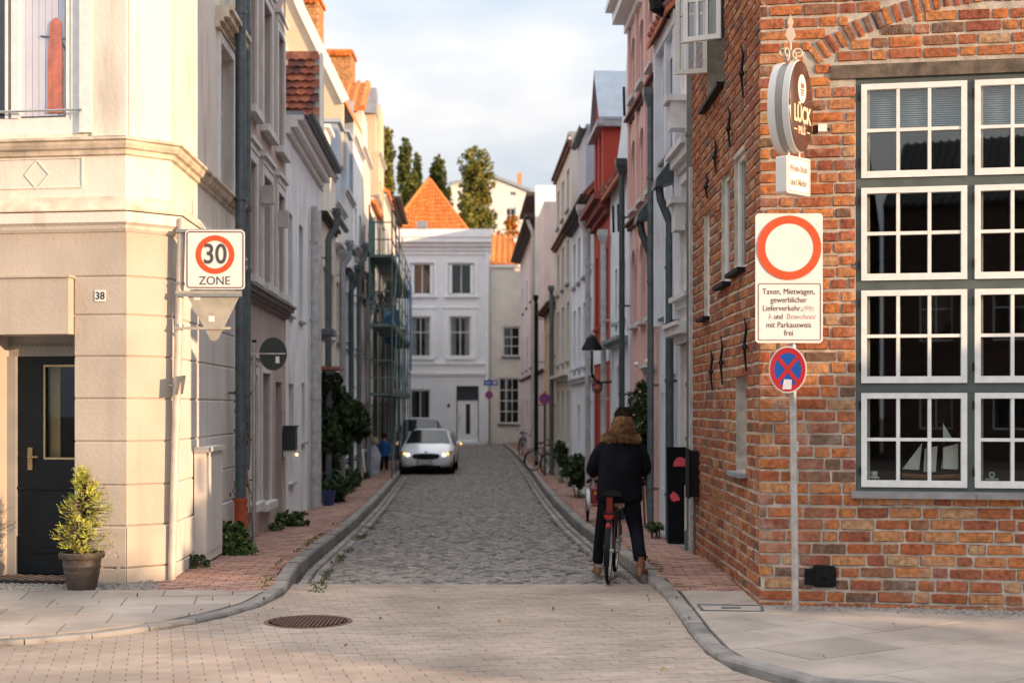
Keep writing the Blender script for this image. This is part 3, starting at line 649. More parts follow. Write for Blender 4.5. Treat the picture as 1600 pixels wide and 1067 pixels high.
h4 = house('town_house', FL, 27.2, 29.6, 6.5, M_LW, 'narrow dirty white house with old white rain pipes on the left', holes=H3b)
window(FL, H3b[0], h4, 2, 2, .15)
for u in (27.35, 28.0): downpipe(FL, u, zp(27), 5.6, h4, M_PIPEL, .07, .1, hopper=False)
mb = MB(); FL.box(mb, 28.6, 29.4, 0, .35, 3.2, 3.32); FL.box(mb, 28.65, 29.35, 0, .25, 3.1, 3.2); mb.build('door_hood', M_PIPE, h4)
mb = MB(); FL.box(mb, 28.2, 29.5, 0, .5, 2.5, 2.56); mb.build('awning', mat('rust_awning', (.25, .1, .06), .8), h4)
mb = MB(); FL.box(mb, 27.2, 29.6, -6.9, .3, 6.6, 6.66); mb.build('roof', M_ZINC, h4)
# L4 onwards
cols = {'cream': plaster('pale_cream_render', (.76, .69, .6), .25), 'brick': mat('painted_brick', (.68, .61, .53), .9, nz=.12, ns=10, bump=.01, bs=9),
        'pink': plaster('old_pink_render', (.68, .57, .53), .25), 'grey': plaster('grey_render', (.6, .6, .61), .25), 'white': plaster('white_render', (.8, .79, .78), .2), 'ochre': plaster('yellow_ochre_render', (.62, .50, .36), .2)}
M_CLAD = mat('blue_grey_sheet_cladding', (.36, .42, .5), .55, .2, nz=.06, ns=3)
specs = [  # u0,u1,top,material,label
 (29.6, 33.2, 7.1, 'cream', 'cream house with tile-clad side gable on the left of the lane'),
 (33.2, 36.0, 6.6, 'brick', 'narrow house of pale painted brick behind the green climbing shrub'),
 (36.0, 38.9, 7.3, 'grey', 'grey left house just before the blue-grey clad gable'),
 (38.9, 42.6, 9.2, 'white', 'tall white left house topped by the blue-grey clad gable'),
 (42.6, 46.6, 9.6, 'pink', 'tall pinkish left house with orange tiled cross roof behind the scaffolding'),
 (46.6, 51.4, 8.6, 'cream', 'left house behind the middle of the scaffolding'),
 (51.4, 55.2, 11.0, 'ochre', 'tall sunlit gable house with grey coping beyond the scaffolding'),
 (55.2, 60.0, 10.0, 'brick', 'red-tiled brick house behind the far end of the scaffolding'),
 (60.0, 65.5, 10.0, 'pink', 'last but one house of the left row'), (65.5, 71.5, 7.4, 'white', 'last left house touching the white house at the end')]
LH = []
for i, (a, b, zt, mm, lb) in enumerate(specs):
    n = 2; hol = []; w = b-a
    for fl in range(int((zt-.3)/2.6)):
        zb = zp(a)+.9+fl*2.65 if fl else zp(a)+.75
        for k in range(n):
            c = a+w*(k+.5)/n+.1
            if fl == 0 and k == 1: hol.append((c-.45, c+.45, zp(a)+.02, zp(a)+2.25, 'd'))
            else: hol.append((c-.42, c+.42, zb, zb+1.45, 'w'))
    h = house('town_house', FL, a, b, zt, cols[mm], lb, holes=hol); LH.append(h)
    for q in hol:
        if q[4] == 'd': door(FL, q, h, M_DOOR if i % 2 else cols['white'])
        else: window(FL, q, h, 2, 2, .12, curtain=.3*(i % 2)); sill(FL, q, h, cols['grey'], .08)
    hz = [5.55, 5.3, 5.0, 5.9, 4.7, 5.1, 5.6, 6.2, 5.2, 5.0][i]
    downpipe(FL, a+.25, zp(a), hz, h, [M_PIPE, M_ZINC, M_TEAL][i % 3], .07, .14, swan=.16)
    downpipe(FL, b-.5, zp(a), hz-.45, h, [M_ZINC, M_TEAL, M_PIPE][i % 3], .06, .2)
    corn(FL, a+.02, b-.02, hz+.15, h, [M_WOODD, cols['grey']][i % 2], ((.06, 0, .07), (.14, .07, .14)), 'eaves')
    gutter(FL, a+.02, b-.02, hz+.32, h, M_PIPE, .25)
    corn(FL, a+.01, b-.01, zt-.12, h, cols['grey'], ((.04, 0, .06), (.1, .06, .13)))
# tile hung firewall of the first cream house
fw = LH[0]; zt1, zt2 = 9.1, 8.85
mb = MB(); FL.box(mb, 29.7, 30.05, -.6, -.003, 7.0, zt1); FL.box(mb, 29.7, 30.05, -8, -.6, 7.0, zt2); FL.box(mb, 29.62, 30.06, -.02, .03, 6.3, zt1+.02); mb.build('firewall', cols['cream'], fw)
mb = MB(); z = 6.35; row = 0
while z < zt1-.03:
    d = -.05-(row % 2)*.09
    while d > -3.0:
        if z+.1 < (zt1 if d > -.6 else zt2):
            w = .17; b0 = FL.P; t0, t1 = 29.66, 29.6
            mb.rings([[b0(u_, d-w*k/4+.008*(1 if k == 0 else -1 if k == 4 else 0), z+dz_+(.035*abs(k-2)/2 if dz_ == 0 else 0)) for k in range(5)] for u_, dz_ in ((29.69, .2), (29.675, .2), (29.6, 0), (29.62, 0))], cap=False, closed=False)
        d -= .18
    z += .145; row += 1
mb.build('hung_tiles', M_TILED, fw)
# pale dormers on the low left houses
for h, u, z0, z1 in ((LH[0], 31.4, 7.1, 7.9), (LH[1], 34.3, 6.6, 8.6), (LH[2], 37.1, 7.3, 8.9)):
    mb = MB(); FL.box(mb, u, u+1.1, -2.5, -.05, z0, z1); FL.box(mb, u-.08, u+1.18, -2.5, .04, z1, z1+.08); mb.build('dormer', M_CLAD if z1 > 8 else cols['white'], h)
# clad stepped gable
mb = MB()
for d0, d1, zt in ((-.5, -.003, 10.1), (-1.0, -.5, 10.1), (-1.45, -1.0, 9.9), (-7, -1.45, 9.65)): FL.box(mb, 38.86, 39.1, d0, d1, 7.2, zt)
mb.build('clad_gable', M_CLAD, LH[3])
for d_ in (-.9, -.45): mb = MB(); FL.box(mb, 38.7, 38.86, d_, d_+.3, 6.4, 9.5 if d_ < -.5 else 9.2); mb.build('chimney_flue', M_CLAD, LH[3])
# orange cross roof falling towards the viewer
mb = MB(); P = FL.P
mb.hexa([P(42.3, .1, 10.55), P(42.3, -8, 10.55), P(45, -8, 11.9), P(45, .1, 11.9), P(42.3, .1, 10.65), P(42.3, -8, 10.65), P(45, -8, 12.0), P(45, .1, 12.0)])
d = .0
while d > -8: mb.tube([P(42.25, d, 10.66), P(45, d, 12.02)], .07, 6); d -= .27
mb.build('tiled_cross_roof', M_TILE, LH[4]); slab(FL, LH[4], 42.62, 2.3, 7, 9.6, 10.7, cols['cream'], 'attic_wall')
# sunlit coping gable
slab(FL, LH[6], 51.45, .9, .62, 11, 13.1, cols['ochre'], 'gable', -.12); slab(FL, LH[6], 52.4, 2.6, .8, 11, 12.9, cols['ochre'], 'gable')
mb = MB(); FL.box(mb, 51.3, 52.4, -.8, -.08, 12.35, 13.25); mb.build('coping', M_ZINC, LH[6])
slab(FL, LH[6], 51.42, 3.5, 7, 10.9, 11.6, cols['cream'], 'attic_wall', -.8)
pitched(FL, 55.2, 60, 10.2, 12.8, 7, LH[7], M_TILE); pitched(FL, 60, 65.5, 10.3, 12, 7, LH[8], M_TILED); pitched(FL, 65.5, 71.5, 7.6, 10.4, 7, LH[9], M_TILED)
pitched(FL, 46.6, 51.4, 8.6, 10.4, 7, LH[5], M_TILE)
corn(FL, 57.6, 66, 10.1, LH[7], M_WOODD, ((.3, 0, .1), (.55, .1, .2)), 'dark_eaves')
# big yellow gable house behind the row, with two brick chimneys
bk = empty('gabled_house', (-8, 37, 0), 'large sunlit yellow gabled house rising behind the left row', 'house')
FB = Fr((-4.2, 36.8), (-1, 0), -1)
def ux(px, y): return -(px-800)*y/F-4.2
def zz(py, y): return H+(YH-py)*y/F
e1 = [(ux(535, 36.8), 8.0), (ux(535, 36.8), zz(160, 36.8)), (ux(465, 36.8), zz(14, 36.8)), (ux(440, 36.8), zz(-50, 36.8)), (9.5, 11), (9.5, 8)]
M_YEL = plaster('yellow_gable_render', (.68, .52, .36), .1)
mb = MB(); FB.poly(mb, e1, -.4, 0); mb.build('wall', M_YEL, bk)
mb = MB(); q = [(e1[1][0]-.1, e1[1][1]), (e1[2][0]-.1, e1[2][1]), (e1[3][0]-.1, e1[3][1])]
line2(mb, FB, q, .22, 0, .12); line2(mb, FB, [(a+.75, b-.35) for a, b in q], .1, 0, .06); mb.build('verge', M_WHITE, bk)
mb = MB(); mb.hexa([FB.P(e1[2][0]-.1, -.4, e1[2][1]-.1), FB.P(e1[1][0]-.1, -.4, e1[1][1]-.1), FB.P(e1[1][0]-.1, -4, e1[1][1]-.1), FB.P(e1[2][0]-.1, -4, e1[2][1]-.1), FB.P(e1[2][0]-.1, -.4, e1[2][1]), FB.P(e1[1][0]-.1, -.4, e1[1][1]), FB.P(e1[1][0]-.1, -4, e1[1][1]), FB.P(e1[2][0]-.1, -4, e1[2][1])]); mb.build('roof', M_TILE, bk)
def brickstack(px0, px1, py0, y, zb, label, depth=1.2, ridge=True):
    x0, x1 = (px0-800)*y/F, (px1-800)*y/F; zt = zz(py0, y)
    ch = empty('chimney_stack', ((x0+x1)/2, y, zb), label, 'chimney')
    mb = MB(); z = zb; r_ = 0
    core = MB(); core.box(x0+.01, x1-.01, y+.01, y+depth-.01, zb, zt-.01); core.build('core', mat('old_mortar', (.55, .4, .22), .9, nz=.15, ns=8), ch)
    while z < zt-.15:
        x = x0-(.13 if r_ % 2 else 0)
        while x < x1:
            a, b = max(x, x0), min(x+.25, x1)
            if b-a > .05: mb.box(a+.008, b-.008, y-.008, y+.1, z, z+.075)
            x += .265
        yy_ = y+.1-(.13 if r_ % 2 else 0)
        while yy_ < y+depth: 
            if min(yy_+.25, y+depth)-max(yy_, y+.1) > .05: mb.box(x1-.1, x1+.008, max(yy_, y+.1)+.008, min(yy_+.25, y+depth)-.008, z, z+.075)
            yy_ += .265
        z += .092; r_ += 1
    mb.build('brickwork', M_BRICKF, ch)
    c = MB(); n = int((x1-x0)/.14)+1
    for k in range(n): xx = x0-.02+(x1-x0+.04)*(k+.5)/n; c.tube([(xx, y-.12, zt-.2), (xx, y+depth/2, zt+.02)], .07, 8)
    c.box(x0-.06, x1+.06, y-.05, y+depth+.05, zt-.16, zt-.06); c.build('tiled_cap', M_TILE, ch)
brickstack(450, 498, -8, 38.6, 9, 'tall sunlit brick chimney reaching out of the top of the picture', 1.0)
brickstack(500, 549, 76, 45.5, 9, 'square sunlit brick chimney with tiled cap below the tallest one', 1.1)
# ------------------------------------------------------------------ brick corner building on the right
C = (2.16, 12.35); FBF = Fr(C, (math.cos(R(10)), -math.sin(R(10)))); FBS = Fr(C, (.0, 1), -1)
bb = empty('brick_building', (C[0], C[1], 0), 'old red brick corner building with large white paned windows', 'building')
LF, LS, BT = 4.6, 4.8, 9.4
M_MORTAR = mat('lime_mortar', (.50, .44, .37), .95, nz=.2, ns=9, bump=.005, bs=70)
BR = [(.42, .14, .06), (.36, .11, .05), (.48, .19, .08), (.27, .085, .06), (.36, .125, .07), (.47, .22, .11), (.26, .12, .08), (.45, .155, .065), (.33, .10, .05), (.46, .18, .07), (.17, .10, .08), (.37, .125, .07), (.45, .19, .095), (.30, .10, .065), (.44, .26, .16), (.35, .12, .065)]
BR = [(r*1.07, g_*1.07, b_*.93) for r, g_, b_ in BR]
M_BRICK = mat('old_hand_made_brick', BR[0], .92, nz=.28, ns=26, bump=.006, bs=55, island=BR, stain=.4, spec=.25, salt=.5)
wx0, wx1 = FBF.U(1337), FBF.U(1337)+3*.935+.03
zf = lambda py: 1.75+(636-py)*.00545
wz0, wz1 = zf(768), zf(118)
hole = (wx0, wx1, wz0, wz1)
sideh = [(FBS.U(1105), FBS.U(1105)+.01, 1, 1.01)]
def shz(px, py): return FBS.Z(px, py)
# side openings (u0,u1,z0,z1): two slim windows near the corner, one further back, the lower shutter, the top ones
def sh(pxa, pxb, pyt, pyb): return (FBS.U(pxb), FBS.U(pxa), shz(pxb, pyb), shz(pxb, pyt))
SH = [sh(1148, 1174, 185, 395), sh(1133, 1147, 225, 425), sh(1098, 1110, 372, 480), sh(1148, 1168, 575, 755), sh(1128, 1140, -60, 55)]
SH = [(FBS.U(1166), FBS.U(1147), 3.05, 4.15), (FBS.U(1142), FBS.U(1127), 3.0, 4.1), (FBS.U(1110), FBS.U(1100), 2.75, 3.9), (FBS.U(1168), FBS.U(1150), 1.15, 2.05), (FBS.U(1133), FBS.U(1104), 5.05, 6.6)]
SH = [(min(a, b), max(a, b), c, e) for a, b, c, e in SH]
mb = MB(); zb = -.3
FBF.wall(mb, 0, LF, zb, BT, [hole], .35); FBS.wall(mb, 0, LS, zb, BT, SH, .3)
p0, p1, p2 = FBF.P(LF, 0, 0), FBS.P(LS, 0, 0), FBS.P(LS, -6, 0)
for a, b in ((p0, p2), (p2, p1)): mb.add([(a[0], a[1], zb), (b[0], b[1], zb), (b[0], b[1], BT), (a[0], a[1], BT)], [(0, 1, 2, 3)])
mb.add([(q[0], q[1], BT) for q in (p0, C+(0,), p1, p2)], [(0, 1, 2, 3)])
# mortar sits behind the brick faces
for i, v in enumerate(mb.v): pass
mb.build('mortar_wall', M_MORTAR, bb)
arch_c = (FBF.U(1562), zf(487)); AR = 487*.00545
def brick(mb, fr, a, b, z0, z1, o=.014, jit=.004, poly=None):
    """one hand-made brick: rounded arrises and an uneven face"""
    nu, nz_ = (4, 3); base = len(mb.v); g_ = []
    sk = rnd(-.003, .003)
    for j in range(nz_+2):
        for i in range(nu+2):
            fu = min(max((i-.5)/nu, 0), 1); fz = min(max((j-.5)/nz_, 0), 1)
            edge = i in (0, nu+1) or j in (0, nz_+1)
            uu = a+(b-a)*(i/(nu+1)); zz_ = z0+(z1-z0)*(j/(nz_+1))
            if i == 1: uu = a+.008
            if i == nu: uu = b-.008
            if j == 1: zz_ = z0+.008
            if j == nz_: zz_ = z1-.008
            d = -.004 if edge else o+rnd(-jit, jit)+sk
            if edge: uu += rnd(-.0045, .0045); zz_ += rnd(-.0045, .0045)
            elif i in (1, nu) and j in (1, nz_): d -= rnd(0, .007)
            mb.v.append(fr.P(uu, d, zz_+.0))
    for j in range(nz_+1):
        for i in range(nu+1):
            k = base+j*(nu+2)+i; mb.f.append((k, k+1, k+nu+3, k+nu+2))
def bricks(fr, u0, u1, z0, z1, holes, arch=False, side=False):
    mb = MB(); h = .103; row = 0; z = z0
    while z < z1:
        pat = [.285, .285, .15] if row % 2 == 0 else [.15, .285, .285]; k = row % 3; u = u0-rnd(0, .12); wob = rnd(-.004, .004)
        while u < u1:
            l_ = pat[k % 3]*rnd(.93, 1.08); a, b = max(u, u0), min(u+l_-.014, u1); k += 1; u += l_
            if b-a < .04: continue
            wv = .011*noise.noise(Vector((a*.7, z*.9, 2))); za_, zb_ = z+wob+wv+rnd(-.004, .004), z+h-.015+wob+wv+rnd(-.005, .004); segs = [(a, b)]
            for H_ in holes:
                if za_ > H_[3]-.02 or zb_ < H_[2]+.02: continue
                ns_ = []
                for (p, q) in segs:
                    if q <= H_[0]+.005 or p >= H_[1]-.005: ns_.append((p, q)); continue
                    if p < H_[0]-.03: ns_.append((p, H_[0]-.002))
                    if q > H_[1]+.03: ns_.append((H_[1]+.002, q))
                segs = ns_
            for (p, q) in segs:
                if arch:
                    z_ = za_
                    def band(x): 
                        r_ = math.hypot(x-arch_c[0], (za_+zb_)/2-arch_c[1]); return AR-.05 < r_ < AR+.135 and x > arch_c[0]-1.56 and z_ > wz1+.02
                    n = 12; ok = [not band(p+(q-p)*i/n) for i in range(n+1)]
                    i = 0
                    while i <= n:
                        if ok[i]:
                            j = i
                            while j < n and ok[j+1]: j += 1
                            if j-i >= 3: brick(mb, fr, p+(q-p)*i/n, p+(q-p)*j/n, za_, zb_)
                            i = j+1
                        else: i += 1
                    continue
                brick(mb, fr, p, q, za_, zb_)
        z += h; row += 1
    return mb
lint = (FBF.U(1298), LF, zf(119), zf(98)); vent = (FBF.U(1270), FBF.U(1305), zf(920), zf(886))
VIS = 6.4
bm1 = bricks(FBF, -.013, LF, -.02, VIS, [hole, lint, vent], arch=True)
n = 44; dth = .083/AR
for k in range(n):
    th = math.acos(max(-1, min(1, -1.50/AR)))-k*dth
    ct, st = math.cos(th), math.sin(th)
    class AF:   # local frame of one voussoir
        @staticmethod
        def P(u, d, z): r_ = AR+z; return FBF.P(arch_c[0]+r_*ct+u*st, d, arch_c[1]+r_*st-u*ct)
    if arch_c[1]+AR*st < 9: brick(bm1, AF, -.031, .031, -.04+rnd(-.008, .008), .115+rnd(-.01, .01), .018)
bm1.build('front_brickwork', M_BRICK, bb, True)
bm2 = bricks(FBS, .0, LS, -.02, 7.4, SH); bm2.build('side_brickwork', mat('shade_darkened_brick', BR[0], .92, nz=.3, ns=26, bump=.006, bs=55, island=[(r*.74, g_*.74, b_*.8) for r, g_, b_ in BR], stain=.35, spec=.25, salt=.25), bb, True)  # same bricks as the front, shade of the lane side put into their colour
# upper walls and roof above what the photograph shows
mb = MB()
for fr, le, zz0 in ((FBF, LF, VIS+.05), (FBS, LS, 7.45)): fr.box(mb, 0, le, -.002, .012, zz0, BT)
mb.build('upper_brickwork', mat('upper_brick', (.42, .14, .06), .9, nz=.3, ns=12), bb)
mb = MB(); e = [FBF.P(LF, .2, BT), FBF.P(-.2, .2, BT), FBS.P(LS, .2, BT), FBS.P(LS, -6, BT)]; cx = sum(v[0] for v in e)/4; cy = sum(v[1] for v in e)/4
mb.add(e+[(cx, cy, BT+2.4)], [(0, 1, 4), (1, 2, 4), (2, 3, 4), (3, 0, 4), (3, 2, 1, 0)]); mb.build('roof', M_TILED, bb)
mb = MB(); FBF.box(mb, lint[0], lint[1], -.1, .022, lint[2], lint[3]); mb.build('oak_lintel', mat('grey_oak', (.13, .1, .075), .85, nz=.35, ns=8, bump=.006, bs=18), bb)
# corner rubbed to a smooth grey patch
mb = MB()
for k in range(14):
    z = .1+k*.05; 
# big window: green casing with three columns of white sashes
M_GREEN = mat('grey_green_casing', (.085, .105, .098), .55, nz=.12, ns=6, bump=.001, bs=30)
cw = .935; rows = [(128, 277), (291, 438), (452, 599), (613, 762)]
mb = MB(); d0, d1 = -.12, -.01
FBF.box(mb, wx0, wx0+.085, d0, d1, wz0, wz1); FBF.box(mb, wx1-.085, wx1, d0, d1, wz0, wz1)
for c in (1, 2): x = wx0+.015+cw*c; FBF.box(mb, x-.03, x+.03, d0, d1, wz0, wz1)
zr_ = [wz1]+[zf(x) for pr in zip([r[1] for r in rows], [r[0] for r in rows[1:]]) for x in pr]+[wz0]
FBF.box(mb, wx0, wx1, d0, d1+.003, zf(128)+.003, wz1)
for a, b in zip(rows, rows[1:]): FBF.box(mb, wx0+.002, wx1-.002, d0, d1+.004, zf(b[0]), zf(a[1]))
FBF.box(mb, wx0, wx1, d0, d1+.003, wz0, zf(762))
cas = mb.build('window_casing', M_GREEN, bb)
si = MB()
for c in range(3): a = wx0-.04+c*1.02; FBF.box(si, a+.002, a+1.016, -.11, .10, wz0-.055, wz0-.015)
FBF.box(si, wx0-.04, wx1+.04, -.11, .06, wz0-.03, wz0-.001); si.build('window_sill', mat('lead_sill', (.3, .29, .28), .6, .2, nz=.15, ns=5, stain=.3), bb)
for c in range(3):
    a = wx0+.015+cw*c+.031; b = a+cw-.062
    for r_, (t_, b_) in enumerate(rows):
        z1_, z0_ = zf(t_)-.004, zf(b_)+.004; m = MB(); f = .048; dn = .012
        for p, q, s_, e_ in ((a, b, z0_, z0_+f*1.2), (a, b, z1_-f, z1_), (a, a+f, z0_+f*1.2, z1_-f), (b-f, b, z0_+f*1.2, z1_-f)): FBF.box(m, p, q, -.05, dn, s_, e_)
        iu0, iu1, iz0, iz1 = a+f, b-f, z0_+f*1.2, z1_-f
        for k in (1, 2): x = iu0+(iu1-iu0)*k/3; FBF.box(m, x-.014, x+.014, -.045, dn-.006, iz0, iz1)
        x = (iz0+iz1)/2; FBF.box(m, iu0, iu1, -.044, dn-.007, x-.014, x+.014)
        w = m.build('window', M_WHITE, bb)
        p = MB(); FBF.box(p, iu0, iu1, -.03, -.026, iz0, iz1); p.build('pane', GLASSR, w)
        p = MB()
        for k in (1, 2): x = iu0+(iu1-iu0)*k/3+.03; FBF.box(p, x-.006, x+.006, -.17, -.15, iz0-.05, iz1+.05)
        FBF.box(p, iu0-.03, iu0+.03, -.13, -.06, iz0-.05, iz1+.05)
        p.build('inner_frame', mat('inner_window_frame', (.5, .46, .38), .6), w)
        hg = MB()
        for zz_ in (z0_+.1, z1_-.14):
            hg.tube([FBF.P(a-.012, dn+.006, zz_), FBF.P(a-.012, dn+.006, zz_+.07)], .009, 8)
        hg.build('hinge', M_BLACK, w)
        if r_ == 0:
            p = MB(); z = z0_+.48 if False else iz1-.40
            k = iz1-.02
            while k > iz1-.36: p.hexa([FBF.P(a, -.10, k), FBF.P(b, -.10, k), FBF.P(b, -.125, k+.014), FBF.P(a, -.125, k+.014), FBF.P(a, -.10, k+.002), FBF.P(b, -.10, k+.002), FBF.P(b, -.125, k+.016), FBF.P(a, -.125, k+.016)]); k -= .019
            p.build('venetian_blind', mat('blue_grey_blind', (.6, .76, .84), .6, nz=.05), w)
# dark room behind
mb = MB(); P = FBF.P; a, b = wx0-.5, wx1+.4; q = [P(a, -.36, 0), P(b, -.36, 0), P(b, -2.8, 0), P(a, -2.8, 0)]
for i, j in ((1, 2), (2, 3), (3, 0)):
    for z0_, z1_ in ((0, wz1+.2),): mb.add([(q[i][0], q[i][1], .3), (q[j][0], q[j][1], .3), (q[j][0], q[j][1], z1_), (q[i][0], q[i][1], z1_)], [(0, 1, 2, 3)])
for z in (.3, wz1+.2): mb.add([(v[0], v[1], z) for v in q], [(0, 1, 2, 3)])
for z in (.62, 2.4, 3.3): FBF.box(mb, a, b, -2.7, -2.5, z, z+.04)
mb.build('room_interior', mat('dark_room_wall', (.05, .028, .022), .9, nz=.4, ns=2), bb)
mb = MB(); FBF.box(mb, wx0+.1, wx1-.1, -.35, -.055, wz0-.03, wz0+.045); mb.build('inner_sill', M_WOODD, bb)
# side windows with white frames, drips and arch heads
for i, h in enumerate(SH):
    if i < 4: window(FBS, h, bb, 1, 1, .04 if i < 3 else .12, .04, m=M_WHITE if i != 3 else M_WHITEF)
    s_ = MB(); FBS.box(s_, h[0]-.03, h[1]+.03, .0, .09, h[2]-.05, h[2]-.01); s_.build('window_sill', M_BLACK if i != 3 else M_ZINC, bb)
# wall anchors
for px, yt, yb in ((1167, 70, 152), (1146, 165, 230), (1124, 215, 270), (1110, 270, 310), (1172, 495, 580), (1134, 525, 600), (1118, 545, 610)):
    u = FBS.U(px); z0_, z1_ = shz(px, yb), shz(px, yt); zm = z0_+(z1_-z0_)*.45; m = MB()
    m.tube([FBS.P(u, .035, z0_), FBS.P(u+.02, .05, zm), FBS.P(u-.01, .035, z1_-.1), FBS.P(u+.03, .05, z1_)], [.009, .014, .012, .005], 8)
    m.tube([FBS.P(u-.05, .05, zm-.02), FBS.P(u+.05, .05, zm+.05)], [.012, .008], 6); m.ball(FBS.P(u, .05, zm), .028)
    m.build('wall_anchor', M_BLACK, bb)
# cast iron vent cover beside the post
vc = (vent[0]+vent[1])/2; mb = MB(); FBF.poly(mb, rrect(vent[0]-.005, vent[1]+.005, vent[2], vent[3], .03), -.02, .03); FBF.poly(mb, rrect(vent[0]+.02, vent[1]-.03, vent[2]+.025, vent[3]-.025, .02), .03, .042)
mb.ball(FBF.P(vc+.0, .05, (vent[2]+vent[3])/2), .022); FBF.box(mb, vent[0]-.07, vent[0], -.01, .02, vent[2]+.02, vent[3]-.03)
mb.build('vent_cover', M_BLACK, bb)
# open casements high on the lane side: outer sash hinged outwards and inner frame
cz0, cz1 = 5.2, 6.75
def casement(y, px0, px1, z0_, z1_, nx, ny, name, m, tilt=0):
    x0, x1 = (px0-800)*y/F, (px1-800)*y/F
    fr = Fr((x0, y+tilt), (x1-x0, -2*tilt)); w_ = math.hypot(x1-x0, 2*tilt); mb = MB(); f = .05
    for p, q, s_, e_ in ((0, w_, z0_, z0_+f), (0, w_, z1_-f, z1_), (0, f, z0_+f, z1_-f), (w_-f, w_, z0_+f, z1_-f)): fr.box(mb, p, q, -.045, 0, s_, e_)
    for k in range(1, nx): x = f+(w_-2*f)*k/nx; fr.box(mb, x-.013, x+.013, -.04, -.005, z0_+f, z1_-f)
    for k in range(1, ny): x = z0_+f+(z1_-z0_-2*f)*k/ny; fr.box(mb, f, w_-f, -.039, -.006, x-.013, x+.013)
    o = mb.build(name, m, bb); p = MB(); fr.box(p, f, w_-f, -.025, -.021, z0_+f, z1_-f); p.build('pane', GLASSR, o); return fr, w_
y1 = 15.6; casement(y1, 1056, 1104, zz(115, y1), zz(-70, y1), 3, 4, 'open_casement', mat('casement_white_lead', (.7, .66, .6), .5, nz=.08), .05)
y2 = 14.6; casement(y2, 1069, 1124, zz(63, y2), zz(-120, y2), 3, 3, 'open_casement', M_WHITEF, .09)
mb = MB(); mb.box((1130-800)*15.2/F, 2.16, 15.1, 15.3, zz(60, 15.2), zz(-120, 15.2)); mb.build('casement_post', M_TEAL, bb)
# great dark downpipe and small box at the far end of the brick side
dp = empty('rain_pipe', (2.1, 17.25, zp(17)), 'thick dark grey downpipe at the far end of the brick wall', 'downpipe')
xx = (1082-800)*17.1/F; mb = MB(); mb.tube([(xx, 17.1, zp(17)+.02), (xx, 17.1, 7.4)], .072, 16)
for z in (.95, 2.0, 3.9, 5.0, 1.35): mb.tube([(xx, 17.1, z), (xx, 17.1, z+.05)], .086, 16)
mb.build('pipe', mat('grey_green_pipe', (.12, .14, .145), .5, .2, nz=.15, ns=5, stain=.35), dp, True)
mb = MB(); mb.tube([(xx, 17.1, zp(17)-.02), (xx, 17.1, zp(17)+.22), (xx, 17.1, zp(17)+.25)], [.1, .095, .08], 14); mb.build('pipe_shoe', M_PIPE, dp, True)
mb = MB(); mb.box(2.11, 2.17, 16.9, 16.98, 0, 4.6); mb.build('lead_strip', M_PIPEL, dp)
jb = empty('junction_box', (2.12, 16.4, 1.0), 'small black junction box beside the grey downpipe on the brick wall', 'box')
mb = MB(); FBS.box(mb, 3.95, 4.25, .02, .12, .72, 1.25); mb.build('housing', M_BLACK, jb); mb = MB(); FBS.box(mb, 3.93, 4.27, .12, .135, .7, 1.27); mb.build('lid', M_BLACK, jb); mb = MB(); mb.tube([FBS.P(4.1, .05, .0), FBS.P(4.1, .05, .72)], .015, 8); mb.build('conduit', M_PIPE, jb)

# ------------------------------------------------------------------ right row
def rhouse(name, u0, u1, zt, m, label, holes, depth=7, **k): return house(name, FRR, u0, u1, zt, m, label, depth, holes)
M_RW = plaster('bluish_white_render', (.68, .71, .78), .3); M_RPINK = plaster('rose_render', (.70, .46, .42), .2); M_RTRIM = mat('grey_trim', (.6, .6, .62), .8, nz=.1, ns=5)
M_RRED = plaster('ox_red_render', (.40, .07, .05), .1); M_LB = plaster('light_blue_white_render', (.74, .78, .84), .2); M_OLIVE = plaster('olive_grey_render', (.6, .58, .53), .3); M_ROSE = plaster('pale_mauve_render', (.7, .62, .62), .2)
ru = FRR.U
# R1 white classical slice
H1 = [(17.65, 18.3, .75, 2.55), (17.65, 18.3, 3.1, 4.6)]
r1 = rhouse('town_house', 17.2, 18.55, 8.6, mat('old_white_stucco', (.76, .73, .7), .85, nz=.12, ns=4, bump=.003, bs=20, stain=.3), 'narrow white stucco house with stone consoles beside the brick wall', H1)
for h in H1: window(FRR, h, r1, 2, 4, .12); surround(FRR, h, r1, M_RTRIM, .1, .04)
corn(FRR, 17.22, 18.55, 4.75, r1, M_RTRIM, ((.06, 0, .08), (.14, .08, .2), (.2, .2, .28))); corn(FRR, 17.22, 18.55, 3.0, r1, M_RTRIM, ((.08, 0, .1), (.16, .1, .16))); corn(FRR, 17.22, 18.5, 2.55, r1, M_RTRIM, ((.1, 0, .1), (.22, .1, .2), (.26, .2, .25)), 'door_hood')
for k in range(2):
    z = 4.0+k*1.3; mb = MB(); FRR.box(mb, 18.1, 18.4, 0, .14+.05*(k % 2), z, z+.34); FRR.box(mb, 18.05, 18.45, 0, .2+.05*(k % 2), z+.34, z+.42); mb.build('console', M_RTRIM, r1)
pitched(FRR, 17.2, 18.55, 8.6, 10.8, 7, r1, M_TILED)
